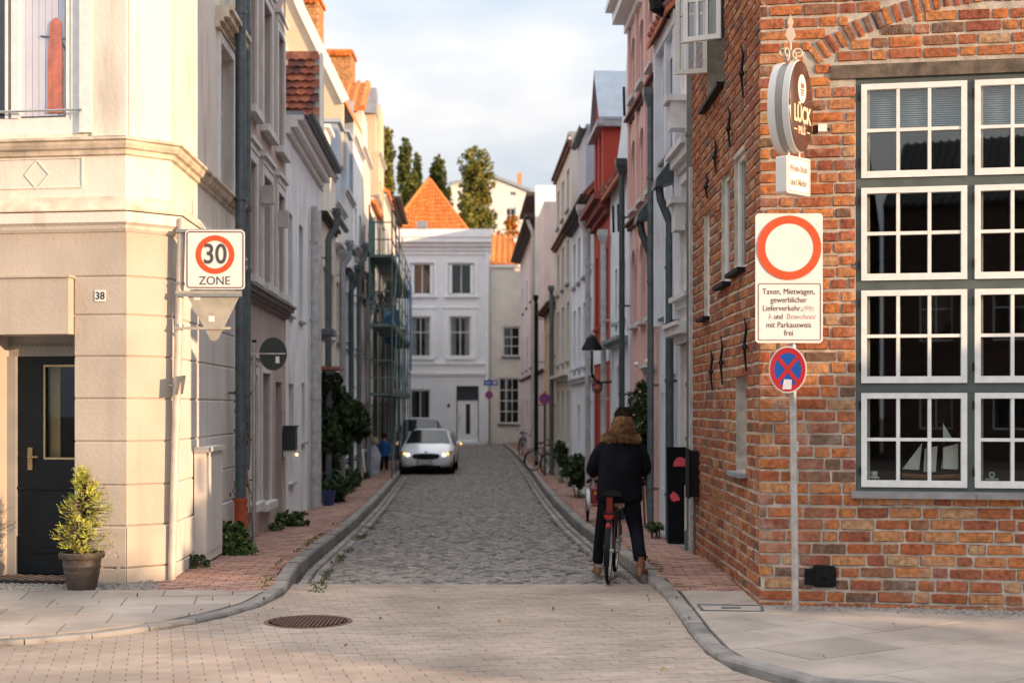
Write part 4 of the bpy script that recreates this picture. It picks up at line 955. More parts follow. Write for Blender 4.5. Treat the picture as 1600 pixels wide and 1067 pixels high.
# R2 grey-white
H2_ = [(18.9, 19.35, 3.0, 4.55), (19.75, 20.15, 3.0, 4.55), (18.95, 19.5, 5.2, 6.5), (19.8, 20.2, 5.2, 6.5)]; D_ = [(19.0, 19.45, zp(19)+.02, 2.2), (19.7, 20.0, .6, 1.95), (20.15, 20.4, .6, 1.95)]
r2h = rhouse('town_house', 18.55, 20.6, 7.1, M_RW, 'bluish white house with lead gutter hoods between stucco and pink houses', H2_+D_)
for h in H2_: window(FRR, h, r2h, 2, 3, .16); sill(FRR, h, r2h, M_PIPE, .07, .04)
door(FRR, D_[0], r2h, M_TEAL)
for h in D_[1:]: window(FRR, h, r2h, 1, 2, .14)
mb = MB(); FRR.box(mb, 19.45, 19.6, 0, .07, 2.9, 6.9); FRR.box(mb, 20.3, 20.45, 0, .1, 2.9, 7.1); FRR.box(mb, 18.6, 18.8, 0, .07, 2.9, 6.9); FRR.box(mb, 18.6, 20.5, 0, .09, 6.75, 6.95); mb.build('pilaster', M_RW, r2h)
pitched(FRR, 18.55, 20.6, 7.1, 10.4, 7, r2h, M_TILED)
for u, z in ((18.75, 4.75), (20.75, 4.55)):
    mb = MB(); P = FRR.P
    mb.hexa([P(u-.1, .32, z-.12), P(u+.3, .32, z-.12), P(u+.3, 0, z-.02), P(u-.1, 0, z-.02), P(u-.1, .3, z), P(u+.3, .3, z), P(u+.3, .0, z+.4), P(u-.1, .0, z+.4)])
    mb.tube([P(u+.1, .24, z-.1), P(u+.1, .22, z-.25), P(u+.1, .1, z-.55), P(u+.1, .09, z-.9)], .055, 10); mb.build('lead_gutter_hood', M_TEAL, r2h)
downpipe(FRR, 18.85, zp(19), 4.0, r2h, M_TEAL, .055, .1, hopper=False)
# dark street lantern on a bracket against the sky
ln = empty('wall_lantern', FRR.P(18.9, .3, 6.9), 'black lantern high on the bluish white house behind the open casement', 'lantern')
mb = MB(); mb.lathe([(.02, .0), (.13, .06), (.15, .2), (.15, .45), (.1, .6), (.02, .7)], FRR.P(18.9, .22, 6.95), 8); mb.build('housing', M_BLACK, ln); mb = MB(); mb.tube([FRR.P(18.9, 0, 6.9), FRR.P(18.9, .22, 6.95)], .02, 8); mb.build('bracket', M_BLACK, ln)
# R3 pink with round arched windows
H3r = [(c-.3, c+.3, z0_, z1_) for c in (21.25, 22.4, 23.5) for z0_, z1_ in ((3.1, 4.35), (5.0, 6.15), (6.85, 7.85))]; D3 = (22.9, 23.5, zp(22)+.02, 2.15); W3 = (21.2, 22.1, .5, 2.2)
r3 = rhouse('town_house', 20.6, 24.15, 8.9, M_RPINK, 'rose pink house with round arched windows on the right', H3r+[D3, W3])
for h in H3r:
    window(FRR, h, r3, 2, 3, .14); mb = MB(); c = (h[0]+h[1])/2
    ring = [(c+.37*math.cos(t), h[3]+.37*math.sin(t)*.9) for t in [math.pi*k/12 for k in range(13)]]; inn = [(c+.3*math.cos(t), h[3]-.3+.3*math.sin(t)) for t in [math.pi*k/12 for k in range(13)]]
    for k in range(12): FRR.poly(mb, [ring[k], ring[k+1], inn[k+1], inn[k]], -.13, .03)
    mb.build('arch_head', M_RPINK, r3); sill(FRR, h, r3, M_RTRIM, .1, .06)
for k in range(4): mb = MB(); c = (20.75, 21.83, 22.95, 24.0)[k]; FRR.box(mb, c-.09, c+.09, 0, .06, 4.95, 8.4); mb.build('pilaster', M_RPINK, r3)
door(FRR, D3, r3, M_WHITEF); window(FRR, W3, r3, 3, 3, .1); corn(FRR, 20.9, 22.4, 2.3, r3, M_RTRIM, ((.04, 0, .05), (.10, .05, .09)), 'door_hood')
for u in (20.95, 22.3): mb = MB(); mb.ball(FRR.P(u, .12, 2.42), .04); mb.build('globe_lamp', M_WHITE, r3, True)
M_BRN = mat('brown_cornice', (.16, .07, .05), .8, nz=.15)
for z in (4.72, 6.5): corn(FRR, 20.62, 24.13, z, r3, M_BRN, ((.06, 0, .06), (.12, .06, .1)))
corn(FRR, 22.3, 24.25, 8.1, r3, M_WHITE, ((.1, 0, .15), (.3, .15, .35), (.42, .35, .45)))
pitched(FRR, 20.6, 24.15, 8.9, 11, 7, r3, M_TILED)
downpipe(FRR, 20.62, zp(20), 6.1, r3, M_PIPE, .048, .12); downpipe(FRR, 24.2, zp(24), 5.7, r3, M_TEAL, .05, .14)
# R4 white curved gable
r4h = [(24.9, 25.4, 3.3, 4.3), (26.2, 26.6, 3.3, 4.3)]; D4 = (25.3, 26.3, zp(25)+.02, 2.5)
r4 = rhouse('town_house', 24.15, 27.5, 5.9, M_LB, 'white house with tall curved gable between pink and red houses', r4h+[D4])
for h in r4h: window(FRR, h, r4, 2, 2, .12); sill(FRR, h, r4, M_ZINC)
door(FRR, D4, r4, M_WHITEF); corn(FRR, 24.5, 27.3, 2.85, r4, M_ZINC, ((.1, 0, .08), (.2, .08, .14)), 'door_hood')
gp = [(24.15, 5.9), (24.15, 8.4), (24.35, 8.35), (24.6, 8.0), (24.9, 7.5), (25.3, 7.0), (25.8, 6.6), (26.4, 6.25), (27.0, 6.0), (27.4, 5.9)]
gable_poly(FRR, r4, gp, -.25, -.003, M_LB)
for u, z in ((24.7, 6.8), (25.6, 4.9), (26.5, 5.0)): mb = MB(); mb.tube([FRR.P(u, .04, z), FRR.P(u, .05, z+.5)], .025, 6); mb.build('wall_anchor', M_BLACK, r4)
downpipe(FRR, 27.4, zp(27), 4.9, r4, M_PIPEL, .055, .14); pitched(FRR, 24.15, 27.5, 5.9, 8.2, 7, r4, M_TILED)
# R5 red
H5 = [(c-.24, c+.24, z0_, z1_) for c in (28.2, 29.2, 30.2) for z0_, z1_ in ((3.4, 4.9),)]; D5 = [(28.6, 29.7, zp(28)+.02, 2.3), (30.0, 30.5, .7, 2.1)]
r5 = rhouse('town_house', 27.5, 30.9, 5.9, M_RRED, 'ox-red house with red dormer and grey metal dormer roof', H5+D5)
for h in H5: window(FRR, h, r5, 1, 2, .18, m=M_RRED); sill(FRR, h, r5, M_RRED)
door(FRR, D5[0], r5, M_RRED); window(FRR, D5[1], r5, 1, 2, .15, m=M_RRED)
corn(FRR, 27.5, 30.9, 5.5, r5, mat('dark_red_moulding', (.22, .05, .04), .8), ((.1, 0, .12), (.2, .12, .28), (.32, .28, .4))); corn(FRR, 27.52, 30.88, 2.65, r5, M_LB, ((.03, 0, .35),), 'string_band')
dh = [(29.3, 29.7, 6.3, 7.4), (30.1, 30.5, 6.3, 7.4)]; mb = MB(); FRR.wall(mb, 28.85, 30.85, 5.9, 7.7, dh, .2); P = FRR.P
for u in (28.85, 30.85): mb.add([P(u, 0, 5.9), P(u, -3, 5.9), P(u, -3, 7.7), P(u, 0, 7.7)], [(0, 1, 2, 3)])
FRR.poly(mb, [(28.85, 7.7), (30.85, 7.7), (29.85, 8.7)], -3, 0); dm = mb.build('dormer', M_RRED, r5)
for h in dh: q = MB(); FRR.box(q, h[0], h[1], -.2, -.18, h[2], h[3]); q.build('dormer_pane', M_DARKIN, dm)
mb = MB()
for ua, ub in ((28.72, 29.85), (30.98, 29.85)): mb.hexa([P(ua, .1, 7.55), P(ub, .1, 8.72), P(ub, -3, 8.72), P(ua, -3, 7.55), P(ua, .1, 7.61), P(ub, .1, 8.8), P(ub, -3, 8.8), P(ua, -3, 7.61)])
mb.build('dormer_roof', mat('grey_metal_roof', (.34, .39, .45), .5, .3, nz=.08, ns=3), r5); mb = MB(); FRR.box(mb, 28.7, 31, 0, .14, 7.45, 7.55); FRR.box(mb, 28.72, 28.85, -2.2, .14, 7.42, 7.54); mb.build('dormer_gutter', M_ZINC, r5)
pitched(FRR, 27.5, 30.9, 6.0, 10.2, 7, r5, M_TILED)
# R6 white-blue
H6 = [(c-.4, c+.4, z0_, z1_) for c in (31.9, 33.4, 34.9, 36.4) for z0_, z1_ in ((2.7, 4.2), (4.8, 5.9))]; D6 = [(32.2, 33.0, zp(32)+.02, 2.0), (34.6, 35.4, .5, 1.8)]
r6 = rhouse('town_house', 30.9, 37.4, 6.4, M_LB, 'long light blue-white house beyond the red house', H6+D6)
for h in H6+D6[1:]: window(FRR, h, r6, 2, 2, .12); sill(FRR, h, r6, M_ZINC)
door(FRR, D6[0], r6, mat('blue_grey_door', (.2, .27, .33), .5)); corn(FRR, 30.9, 37.4, 6.2, r6, M_WOODD, ((.12, 0, .06), (.22, .06, .12), (.3, .12, .18))); corn(FRR, 30.9, 37.4, 2.35, r6, M_RTRIM, ((.08, 0, .08), (.12, .08, .12)))
mb = MB(); FRR.box(mb, 33.2, 35.6, -3, -.02, 6.4, 8.35); mb.build('dormer', M_CLAD, r6); gutter(FRR, 33.0, 35.8, 8.3, r6, M_PIPE, .05, .1)
pitched(FRR, 30.9, 37.4, 6.5, 10.4, 7, r6, M_TILED); downpipe(FRR, 31.1, zp(31), 5.8, r6, M_PIPEL, .06, .12, swan=.14)
# R7 olive grey, tall parapet
H7 = [(c-.45, c+.45, z0_, z1_) for c in (38.7, 40.7, 42.7) for z0_, z1_ in ((.7, 2.2), (3.0, 4.6), (5.1, 6.3), (7.1, 8.2))]
r7 = rhouse('town_house', 37.4, 43.9, 8.8, M_OLIVE, 'tall olive grey house with parapet on the right', H7, depth=.9)
for h in H7: window(FRR, h, r7, 2, 2, .12); sill(FRR, h, r7, M_ZINC)
corn(FRR, 37.4, 43.9, 8.6, r7, M_BRN, ((.08, 0, .1), (.14, .1, .18))); corn(FRR, 37.4, 43.9, 6.5, r7, M_BRN, ((.1, 0, .08), (.16, .08, .12))); corn(FRR, 37.4, 43.9, 2.5, r7, M_OLIVE, ((.1, 0, .1), (.2, .1, .18)))
mb = MB(); FRR.box(mb, 37.35, 37.7, -.9, -.003, 6.4, 8.9); mb.build('firewall', M_OLIVE, r7); downpipe(FRR, 43.6, zp(43), 5.2, r7, M_PIPE, .07, .14)
# R8 ochre with tall white block
H8 = [(c-.4, c+.4, z0_, z1_) for c in (45.4, 47, 48.6) for z0_, z1_ in ((.8, 2.0), (2.8, 4.2))]
r8 = rhouse('town_house', 43.9, 50.2, 5.0, cols['ochre'], 'low ochre house between olive and mauve houses on the right', H8)
for h in H8: window(FRR, h, r8, 2, 2, .12)
corn(FRR, 43.9, 50.2, 4.9, r8, M_WOODD, ((.12, 0, .06), (.28, .06, .12))); downpipe(FRR, 49.8, zp(49), 5.4, r8, M_BLACK, .07, .3)
wb = empty('white_block', (5, 46, 0), 'plain white windowless block rising above the right row', 'building')
mb = MB(); mb.box((889-800)*46/F+.0, 6.5, 46, 50, 4, zz(212, 46)); mb.build('wall', cols['white'], wb); mb = MB(); mb.box(1.8, 6.6, 45.9, 50.1, zz(212, 46), zz(212, 46)+.12); mb.build('parapet', M_ZINC, wb)
# R9 mauve, timber upper storey
H9 = [(c-.5, c+.5, z0_, z1_) for c in (56.5, 60, 64, 68) for z0_, z1_ in ((.6, 2.1), (3.4, 4.9), (6.2, 7.4))]
r9 = rhouse('town_house', 50.2, 71.6, 9.0, M_ROSE, 'long pale mauve house with dark eaves at the far right', H9)
for h in H9: window(FRR, h, r9, 2, 2, .12); sill(FRR, h, r9, M_WOODD)
corn(FRR, 54.2, 71.6, 8.95, r9, M_WOODD, ((.3, 0, .06), (.5, .06, .16))); corn(FRR, 50.2, 71.6, 3.0, r9, M_BRN, ((.05, 0, .06), (.1, .06, .1)))
slab(FRR, r9, 54.0, .4, 5, 5, zz(290, 54), cols['white'], 'firewall', .12)
mb = MB(); FRR.box(mb, 62.5, 70, -4, -.6, 9.1, 11.0); FRR.box(mb, 62.2, 70.3, -4, .1, 11.0, 11.15); mb.build('timber_attic', M_WOODD, r9)
mb = MB(); mb.tube([FRR.P(54.4, .4, 8.9), FRR.P(54.4, .2, 8.4), FRR.P(54.4, .2, zp(54))], .07, 8); mb.build('downpipe', M_PIPEL, r9, True)
pitched(FRR, 43.9, 50.2, 5.1, 7.6, 7, r8, M_TILED)

# ------------------------------------------------------------------ end of the lane
FE = Fr((-5.8, 72), (1, 0)); ex = lambda px, y=72: (px-800)*y/F+5.8
M_FE = plaster('white_house_render', (.82, .83, .85), .08, .03); M_FET = mat('white_stucco_trim', (.87, .87, .88), .7, nz=.04)
u0, u1 = ex(621), ex(765)
EW = [(ex(641), ex(678), zz(461, 72), zz(411, 72)), (ex(700), ex(741), zz(461, 72), zz(411, 72)), (ex(641), ex(673), zz(558, 72), zz(494, 72)), (ex(702), ex(736), zz(558, 72), zz(494, 72)), (ex(640), ex(673), zz(655, 72), zz(608, 72))]
ED = (ex(713), ex(748), zp(71), zz(603, 72))
fh = empty('end_house', (-3.5, 72, zp(72)), 'white three-storey house closing the lane under an orange hipped roof', 'house')
body(FE, u0, u1, -.5, zz(366, 72), EW+[ED], 9, fh, M_FE, .2)
for i, h in enumerate(EW):
    w = window(FE, h, fh, 2, 1 if i in (0, 1, 4) else 2, .12, .09, curtain=.25 if i in (2, 3) else 0)
    sill(FE, h, fh, M_FET, .12, .12, .2)
    if i < 4: surround(FE, h, fh, M_FET, .3 if i > 1 else .16, .05, hood=1 if i > 1 else 0)
for i in (0, 1):   # open inward leaves of the top windows
    h = EW[i]
    for u in (h[0]+.12, h[1]-.12): mb = MB(); FE.box(mb, u-.08, u+.08, -.3, -.02, h[2]+.1, h[3]-.1); mb.build('open_casement', M_FET, fh)
mb = MB(); a, b, c, e = ED; zt = zz(625, 72)
FE.box(mb, a+.05, b-.05, -.2, -.14, c, zt); dd = mb.build('door', M_FET, fh); mb = MB(); um = (a+b)/2+.02; FE.box(mb, um-.11, um+.11, -.14, -.13, zz(678, 72), zz(631, 72)); mb.build('glass_slit', M_DARKIN, dd); mb = MB(); FE.box(mb, a, b, -.2, -.1, zt, zt+.08); FE.box(mb, a, b, -.2, -.19, zt+.08, e); mb.build('transom', mat('dark_transom', (.03, .04, .05), .4), dd)
mb = MB(); FE.box(mb, a+.15, a+.18, -.14, -.08, 1.0, 1.3); mb.build('door_handle', M_GALV, dd)
corn(FE, u0-.0, u1, zz(588, 72), fh, M_FET, ((.04, 0, .1), (.1, .1, .2), (.05, .2, .6), (.12, .6, .7)), 'string_course')
corn(FE, u0-.15, u1+.1, zz(398, 72), fh, M_FET, ((.05, 0, .2), (.12, .2, .4), (.25, .4, .6), (.4, .6, .85), (.45, .85, 1.25)))
mb = MB(); FE.box(mb, ex(699), ex(703), .002, .02, zz(636, 72), zz(631, 72)); mb.build('number_plate', M_BLACK, fh)
downpipe(FE, u1-.12, zp(71), 9.6, fh, M_FET, .08, .12, hopper=False)
# hipped roof with rows of pantiles
M_PAN = mat('orange_pantile', (.62, .19, .03), .85, nz=.15, ns=4, island=[(.62, .18, .03), (.70, .24, .04), (.54, .14, .025)])
ze = 10.55; ap = (ex(662), 76.5, zz(281, 76.5)); xL, xR = ex(606), ex(733); mb = MB()
base = [FE.P(xL, -.2, ze), FE.P(xR, -.2, ze), FE.P(xR, -9, ze), FE.P(xL, -9, ze)]; apx = FE.P(ap[0], -4.5, ap[2])
mb.add(base+[apx], [(0, 1, 4), (1, 2, 4), (2, 3, 4), (3, 0, 4)])
n = 26
for k in range(n):
    u = xL+(xR-xL)*(k+.5)/n
    t = (u-xL)/(ap[0]-xL) if u < ap[0] else (xR-u)/(xR-ap[0])
    rs = max(2, int(14*t))
    for j in range(rs):
        f0, f1 = t*j/rs, t*(j+1)/rs
        q = lambda f, o: FE.P(u, -.2-4.3*f, ze+(ap[2]-ze)*f+o)
        mb.tube([q(f0, .07), q(f1, .035)], [.085, .075], 6)
for a_, b_ in ((base[0], apx), (base[1], apx)): mb.tube([a_, b_], .14, 8)
mb.build('roof', M_PAN, fh)
mb = MB(); FE.box(mb, ex(652), ex(668), .0, .5, 10.75, 11.1); mb.build('roof_hatch', M_ZINC, fh)
# cream house next to it
FE2 = Fr((-1.13, 72.6), (1, 0)); x2 = lambda px: (px-800)*72.6/F+1.13; M_CR2 = plaster('pale_cream_brick_paint', (.78, .74, .66), .12)
W2 = [(x2(785), x2(813), zz(557, 72.6), zz(510, 72.6)), (x2(779), x2(812), zz(662, 72.6), zz(590, 72.6))]
ch2 = empty('cream_house', (-.2, 72.6, zp(72)), 'pale cream painted brick house right of the white end house', 'house')
body(FE2, .02, 3.2, -.5, zz(418, 72.6), W2, 8, ch2, M_CR2, .2)
for h, ny in zip(W2, (3, 4)): window(FE2, h, ch2, 2 if ny == 3 else 3, ny, .08, .08); sill(FE2, h, ch2, M_PIPE, .1, .08)
mb = MB(); FE2.box(mb, .0, 3.2, -.1, .1, zz(418, 72.6), zz(414, 72.6)); mb.build('coping', M_FET, ch2)
mb = MB(); P = FE2.P; mb.add([P(0, -.3, 9.0), P(3.2, -.3, 9.0), P(3.2, -6, 11.2), P(0, -6, 11.2), P(0, -.3, 8.9), P(3.2, -.3, 8.9), P(3.2, -6, 8.9), P(0, -6, 8.9)], [(0, 1, 2, 3), (4, 5, 6, 7), (0, 4, 7, 3), (1, 5, 6, 2), (2, 3, 7, 6), (0, 1, 5, 4)])
for k in range(11): mb.tube([P(.15+k*.3, -.25, 9.03), P(.15+k*.3, -6, 11.23)], .09, 6)
mb.build('roof', M_PAN, ch2)
mb = MB(); mb.box((803-800)*77/F, 3, 77, 77.5, 6, zz(372, 77)); wl = empty('garden_wall', (.5, 77, 0), 'bright white wall piece right of the orange bushes', 'wall'); mb.build('wall', cols['white'], wl); mb = MB(); mb.box(.05, 3.05, 76.95, 77.55, zz(372, 77), zz(372, 77)+.1); mb.build('coping', M_ZINC, wl)
# white house on the hill
FHh = Fr(((704-800)*120/F, 120), (1, .12)); hl = empty('hill_house', (-1.5, 120, 12), 'large white sunlit house on the hill behind the trees', 'house')
HW = [(FHh.U(796), FHh.U(806), zz(305, 120), zz(291, 120)), (FHh.U(790), FHh.U(806), zz(354, 120), zz(323, 120))]
ua, ub = 0, FHh.U(832); za_, zb_ = zz(287, 120), zz(292, 120)
body(FHh, ua, ub, 8, zz(298, 120), HW, 8, hl, plaster('hill_house_render', (.72, .70, .66), .03), .2)
for h in HW: window(FHh, h, hl, 2, 2, .1, .1)
mb = MB(); a_ = FHh.U(765); FHh.poly(mb, [(0, zz(298, 120)), (0, za_), (a_, zz(272, 120)), (ub, zz(297, 120)), (ub, zz(298.5, 120))], -8, 0); mb.build('gable', MATS['hill_house_render'], hl)
mb = MB(); mb.box((808-800)*123/F, (815-800)*123/F, 123, 123.8, zz(300, 123), zz(270, 123)); mb.build('chimney', M_BRICKF, hl)
mb = MB(); line2(mb, FHh, [(0, za_), (a_, zz(272, 120)), (ub, zz(297, 120))], .25, -8, .2); mb.build('roof', M_ZINC, hl)
# houses across the crossing, behind the viewer: they shade the lower brick wall and stand in the panes
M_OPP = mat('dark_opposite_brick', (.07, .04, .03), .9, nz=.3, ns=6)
def opp(x, y, w, d, h, rot, label):
    e = empty('town_house', (x, y, 0), label, 'house'); fr = Fr((x, y), (math.cos(rot), math.sin(rot)), -1)
    hol = [(1.2+k*2.4, 2.3+k*2.4, 1+f*3, 2.8+f*3) for k in range(int(w/2.4)) for f in range(int(h/3))]
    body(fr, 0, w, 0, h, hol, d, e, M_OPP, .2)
    for q in hol: window(fr, q, e, 2, 2, .1)
    pitched(fr, 0, w, h, h+2.8, d, e, mat('dark_slate', (.03, .03, .032), .8, nz=.2))
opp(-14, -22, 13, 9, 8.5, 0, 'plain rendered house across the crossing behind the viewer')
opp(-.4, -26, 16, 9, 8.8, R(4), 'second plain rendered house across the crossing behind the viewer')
# ------------------------------------------------------------------ foliage helpers
def leaf_mat(name, cols_, tr=.25):
    m = mat(name, cols_[0], .7, nz=.3, ns=1.2, island=cols_, spec=.3); return m
def leaf(mb, p, s, droop=.0, al=1.5):
    a = rnd(0, 6.283); t = rnd(-1, 1); ax = Vector((math.cos(a)*math.sqrt(1-t*t), math.sin(a)*math.sqrt(1-t*t), t)); b = ax.orthogonal().normalized(); c = ax.cross(b)
    th = rnd(0, 6.283); u = (b*math.cos(th)+c*math.sin(th))*s*al*.5; v = (-b*math.sin(th)+c*math.cos(th))*s*.5
    mb.add([p-u, p+v*.9-u*.1, p+u, p-v*.9-u*.1], [(0, 1, 2, 3)])
def crown(mb, c, rad, n, s, seed=0, rough=.35, dens=1.6, shell=.55):
    """leaves through an uneven ellipsoid: clumps with gaps between them"""
    c = Vector(c); k = 0; tr = 0
    while k < n and tr < n*30:
        tr += 1; d = Vector((rnd(-1, 1), rnd(-1, 1), rnd(-1, 1)))
        if d.length > 1 or d.length < .05: continue
        r = d.length; dn = d.normalized()
        lim = 1-rough+rough*1.6*(noise.noise(dn*2.3+Vector((seed, 0, 0)))+.35)
        if r > lim or r < lim*shell*rnd(.2, 1): continue
        p = c+Vector((d.x*rad[0], d.y*rad[1], d.z*rad[2]))
        if noise.noise(p*dens/max(.3, min(rad))*1.3+Vector((seed*3, 1, 2))) < -.12: continue
        leaf(mb, p, s*rnd(.6, 1.3)); k += 1
def tree(name, px0, px1, pt, pb, y, label, m, n=2600, s=.22, kind='col', group='trees on the hill behind the roofs'):
    x = ((px0+px1)/2-800)*y/F; w = (px1-px0)*y/F/2*1.4; zt = zz(pt, y); zb_ = zz(pb, y); zg0 = zr(y)+zh(y)-.2
    e = empty(name, (x, y, zg0), label, 'tree', group); mb = MB(); hh_ = zt-zb_
    for k in range(7):
        f = k/6; cz = zb_+hh_*(.1+.8*f); ww = w*(1-.12*f if kind == 'col' else 1.1-.62*f)
        crown(mb, (x+rnd(-.15, .15)*w, y+rnd(-.2, .2), cz), (ww, ww, hh_*.17+.1), int(n/7*2.3), s*.58, seed=px0+k, rough=.5, dens=2.2)
    mb.build('crown', m, e)
    t = MB(); t.tube([(x, y, zg0), (x+.05, y, (zg0+zt)/2), (x, y, zt-.8)], [.22, .14, .03], 8)
    for k in range(10): z = zb_+hh_*(.1+.075*k); a = rnd(0, 6.28); t.tube([(x, y, z), (x+math.cos(a)*w*.7, y+math.sin(a)*w*.7, z+.7)], [.05, .015], 5)
    t.build('trunk', mat('bark', (.09, .07, .05), .9, nz=.3, ns=8), e); return e
M_LF = leaf_mat('columnar_leaf', [(.12, .14, .025), (.17, .17, .03), (.08, .1, .025), (.06, .08, .02)])
M_LF2 = leaf_mat('yellowing_leaf', [(.22, .2, .03), (.15, .17, .03), (.3, .24, .05), (.08, .1, .02)])
tree('columnar_tree', 594, 614, 205, 300, 98, 'narrow tree top showing just left above the red tiled roof', M_LF2, 1300, .3)
tree('columnar_tree', 618, 652, 228, 400, 96, 'two-peaked dark tree left of the orange roof point', M_LF, 3400, .28, 'cone')
tree('columnar_tree', 640, 662, 246, 400, 98, 'slim tree top leaning against the two-peaked tree', M_LF, 1500, .26, 'cone')
tree('columnar_tree', 667, 707, 254, 400, 100, 'tree with conical top right behind the orange roof point', M_LF, 3600, .28, 'cone')
tree('columnar_tree', 722, 768, 243, 420, 97, 'tall broad columnar tree in front of the white hill house', M_LF2, 5200, .26)
tree('columnar_tree', 718, 745, 310, 420, 92, 'short bush-like tree at the foot of the tall columnar tree', M_LF2, 1800, .22)
e = empty('autumn_shrub', (-.6, 88, 5), 'orange and yellow autumn shrub on the roof terrace beside the cream house', 'shrub'); mb = MB()
for px, py, r_ in ((775, 385, .7), (790, 378, .8), (800, 395, .7), (786, 400, .9), (803, 370, .5), (800, 350, .5)): crown(mb, ((px-800)*84/F, 84+rnd(-.5, .5), zz(py, 84)), (r_, r_, r_), 420, .13, seed=px)
mb.build('foliage', leaf_mat('autumn_leaf', [(.55, .16, .02), (.4, .25, .04), (.6, .3, .05), (.15, .15, .03), (.5, .1, .02)]), e)
mb = MB(); [mb.tube([((px-800)*84/F, 84, 3), ((px-800)*84/F, 84, zz(380, 84))], [.06, .02], 6) for px in (778, 790, 800)]; mb.build('stem', MATS['bark'], e)
def bush(name, px, py, y, r, n, s, label, m, cat='plant', stem=True, cz=None, group=None):
    x = (px-800)*y/F; zb_ = zp(y) if abs(x) < 8 else 0; c = (x, y, zz(py, y)); e = empty(name, (x, y, zb_), label, cat, group or {'weed_tuft': 'weeds at the wall feet', 'bush': 'bushes at the house fronts', 'rose_bush': 'roses on the pink house'}.get(name)); mb = MB(); crown(mb, c, r, n, s, seed=px)
    mb.build('foliage', m, e); mb = MB()
    for k in range(5): a = k*1.26; mb.tube([(x+.05*math.cos(a), y+.05*math.sin(a), zb_-.02), (c[0]+r[0]*.5*math.cos(a), y+r[1]*.5*math.sin(a), c[2]+r[2]*.3)], [.014, .005], 5)
    mb.build('stem', MATS['bark'], e); return e
M_DKL = leaf_mat('dark_green_leaf', [(.03, .06, .02), (.02, .045, .018), (.045, .075, .025), (.06, .09, .03)])
M_WEED = leaf_mat('weed_leaf', [(.07, .12, .03), (.05, .09, .025), (.1, .15, .04), (.035, .06, .02)])
# big climbing shrub on the left
e = empty('climbing_shrub', (XL(33)+.3, 31.5, zp(31)), 'dark leafy climbing shrub bulging from the left house fronts', 'shrub'); mb = MB()
for px, py, y, r_ in ((512, 600, 30, (.3, .5, .35)), (520, 635, 30.5, (.5, .7, .55)), (540, 650, 31.5, (.5, .7, .5)), (555, 668, 32, (.4, .6, .35)), (512, 680, 30, (.3, .6, .4)), (530, 690, 31, (.35, .6, .35)), (515, 730, 30.2, (.22, .4, .5)), (505, 660, 29.8, (.3, .4, .5))):
    crown(mb, ((px-800)*y/F, y, zz(py, y)), r_, 1500, .085, seed=px+py)
mb.build('foliage', M_DKL, e); mb = MB(); x = (508-800)*30.4/F
for k in range(3): mb.tube([(x+.05*k, 30.4, zp(30)), (x+.02+.06*k, 30.3, .8), (x+.1*k, 30.3, 1.6), (x+.3*k, 30.8, 2.2)], [.05, .04, .03, .01], 7)
mb.build('stem', MATS['bark'], e)
bush('bush', 520, 762, 30, (.45, .8, .35), 1600, .07, 'low dark bush at the foot of the left climbing shrub', M_DKL)
bush('bush', 548, 748, 35, (.3, .6, .3), 700, .07, 'small dark bush beyond the blue pot on the left', M_DKL)
def pot(px, py, y, r, h, m, label, cat='flower pot'):
    x = (px-800)*y/F; z = zp(y); e = empty('plant_pot', (x, y, z), label, cat); mb = MB(); mb.lathe([(r*.7, 0), (r*.95, h*.85), (r, h*.86), (r, h), (r*.85, h), (r*.8, h*.8)], (x, y, z), 18); mb.build('pot', m, e, True)
    mb = MB(); mb.lathe([(.001, h*.82), (r*.82, h*.83)], (x, y, z), 14); mb.build('soil', M_BED, e); return e
pot(513, 790, 28.6, .15, .3, mat('blue_glaze', (.03, .05, .14), .3), 'blue glazed pot under the left climbing shrub')
bush('weed_tuft', 455, 812, 22.4, (.33, .5, .15), 800, .055, 'low green weeds at the foot of the pale grey-white house', M_WEED)
bush('weed_tuft', 432, 826, 21.2, (.14, .3, .1), 240, .05, 'small weed tuft at the foot of the taupe house', M_WEED)
bush('weed_tuft', 352, 846, 16.8, (.34, .6, .26), 2600, .045, 'large green weed clump at the foot of the red standpipe', M_WEED)
bush('weed_tuft', 378, 868, 16.5, (.26, .3, .12), 900, .04, 'spreading weeds on the clinker right of the meter cabinet', M_WEED)
bush('weed_tuft', 303, 880, 15.0, (.17, .16, .11), 420, .035, 'small weed tuft in front of the meter cabinet', M_WEED)
bush('weed_tuft', 1024, 822, 19.4, (.14, .2, .08), 160, .05, 'small weed tuft beside the black advertising board', M_WEED)
bush('rose_bush', 1012, 640, 21.8, (.33, .5, .55), 900, .07, 'climbing rose bush on the pink house right of the cyclist', M_DKL, 'shrub')
bush('rose_bush', 1018, 720, 21.6, (.28, .4, .5), 700, .07, 'lower part of rose foliage by the pink house doorway', M_DKL, 'shrub')
bush('bush', 902, 735, 32.0, (.42, .9, .4), 1500, .08, 'wide dark bush on the pavement left of the cyclist', M_DKL)
bush('bush', 876, 708, 39.0, (.2, .6, .38), 600, .07, 'upright dark bush behind the parked bicycles', M_DKL)
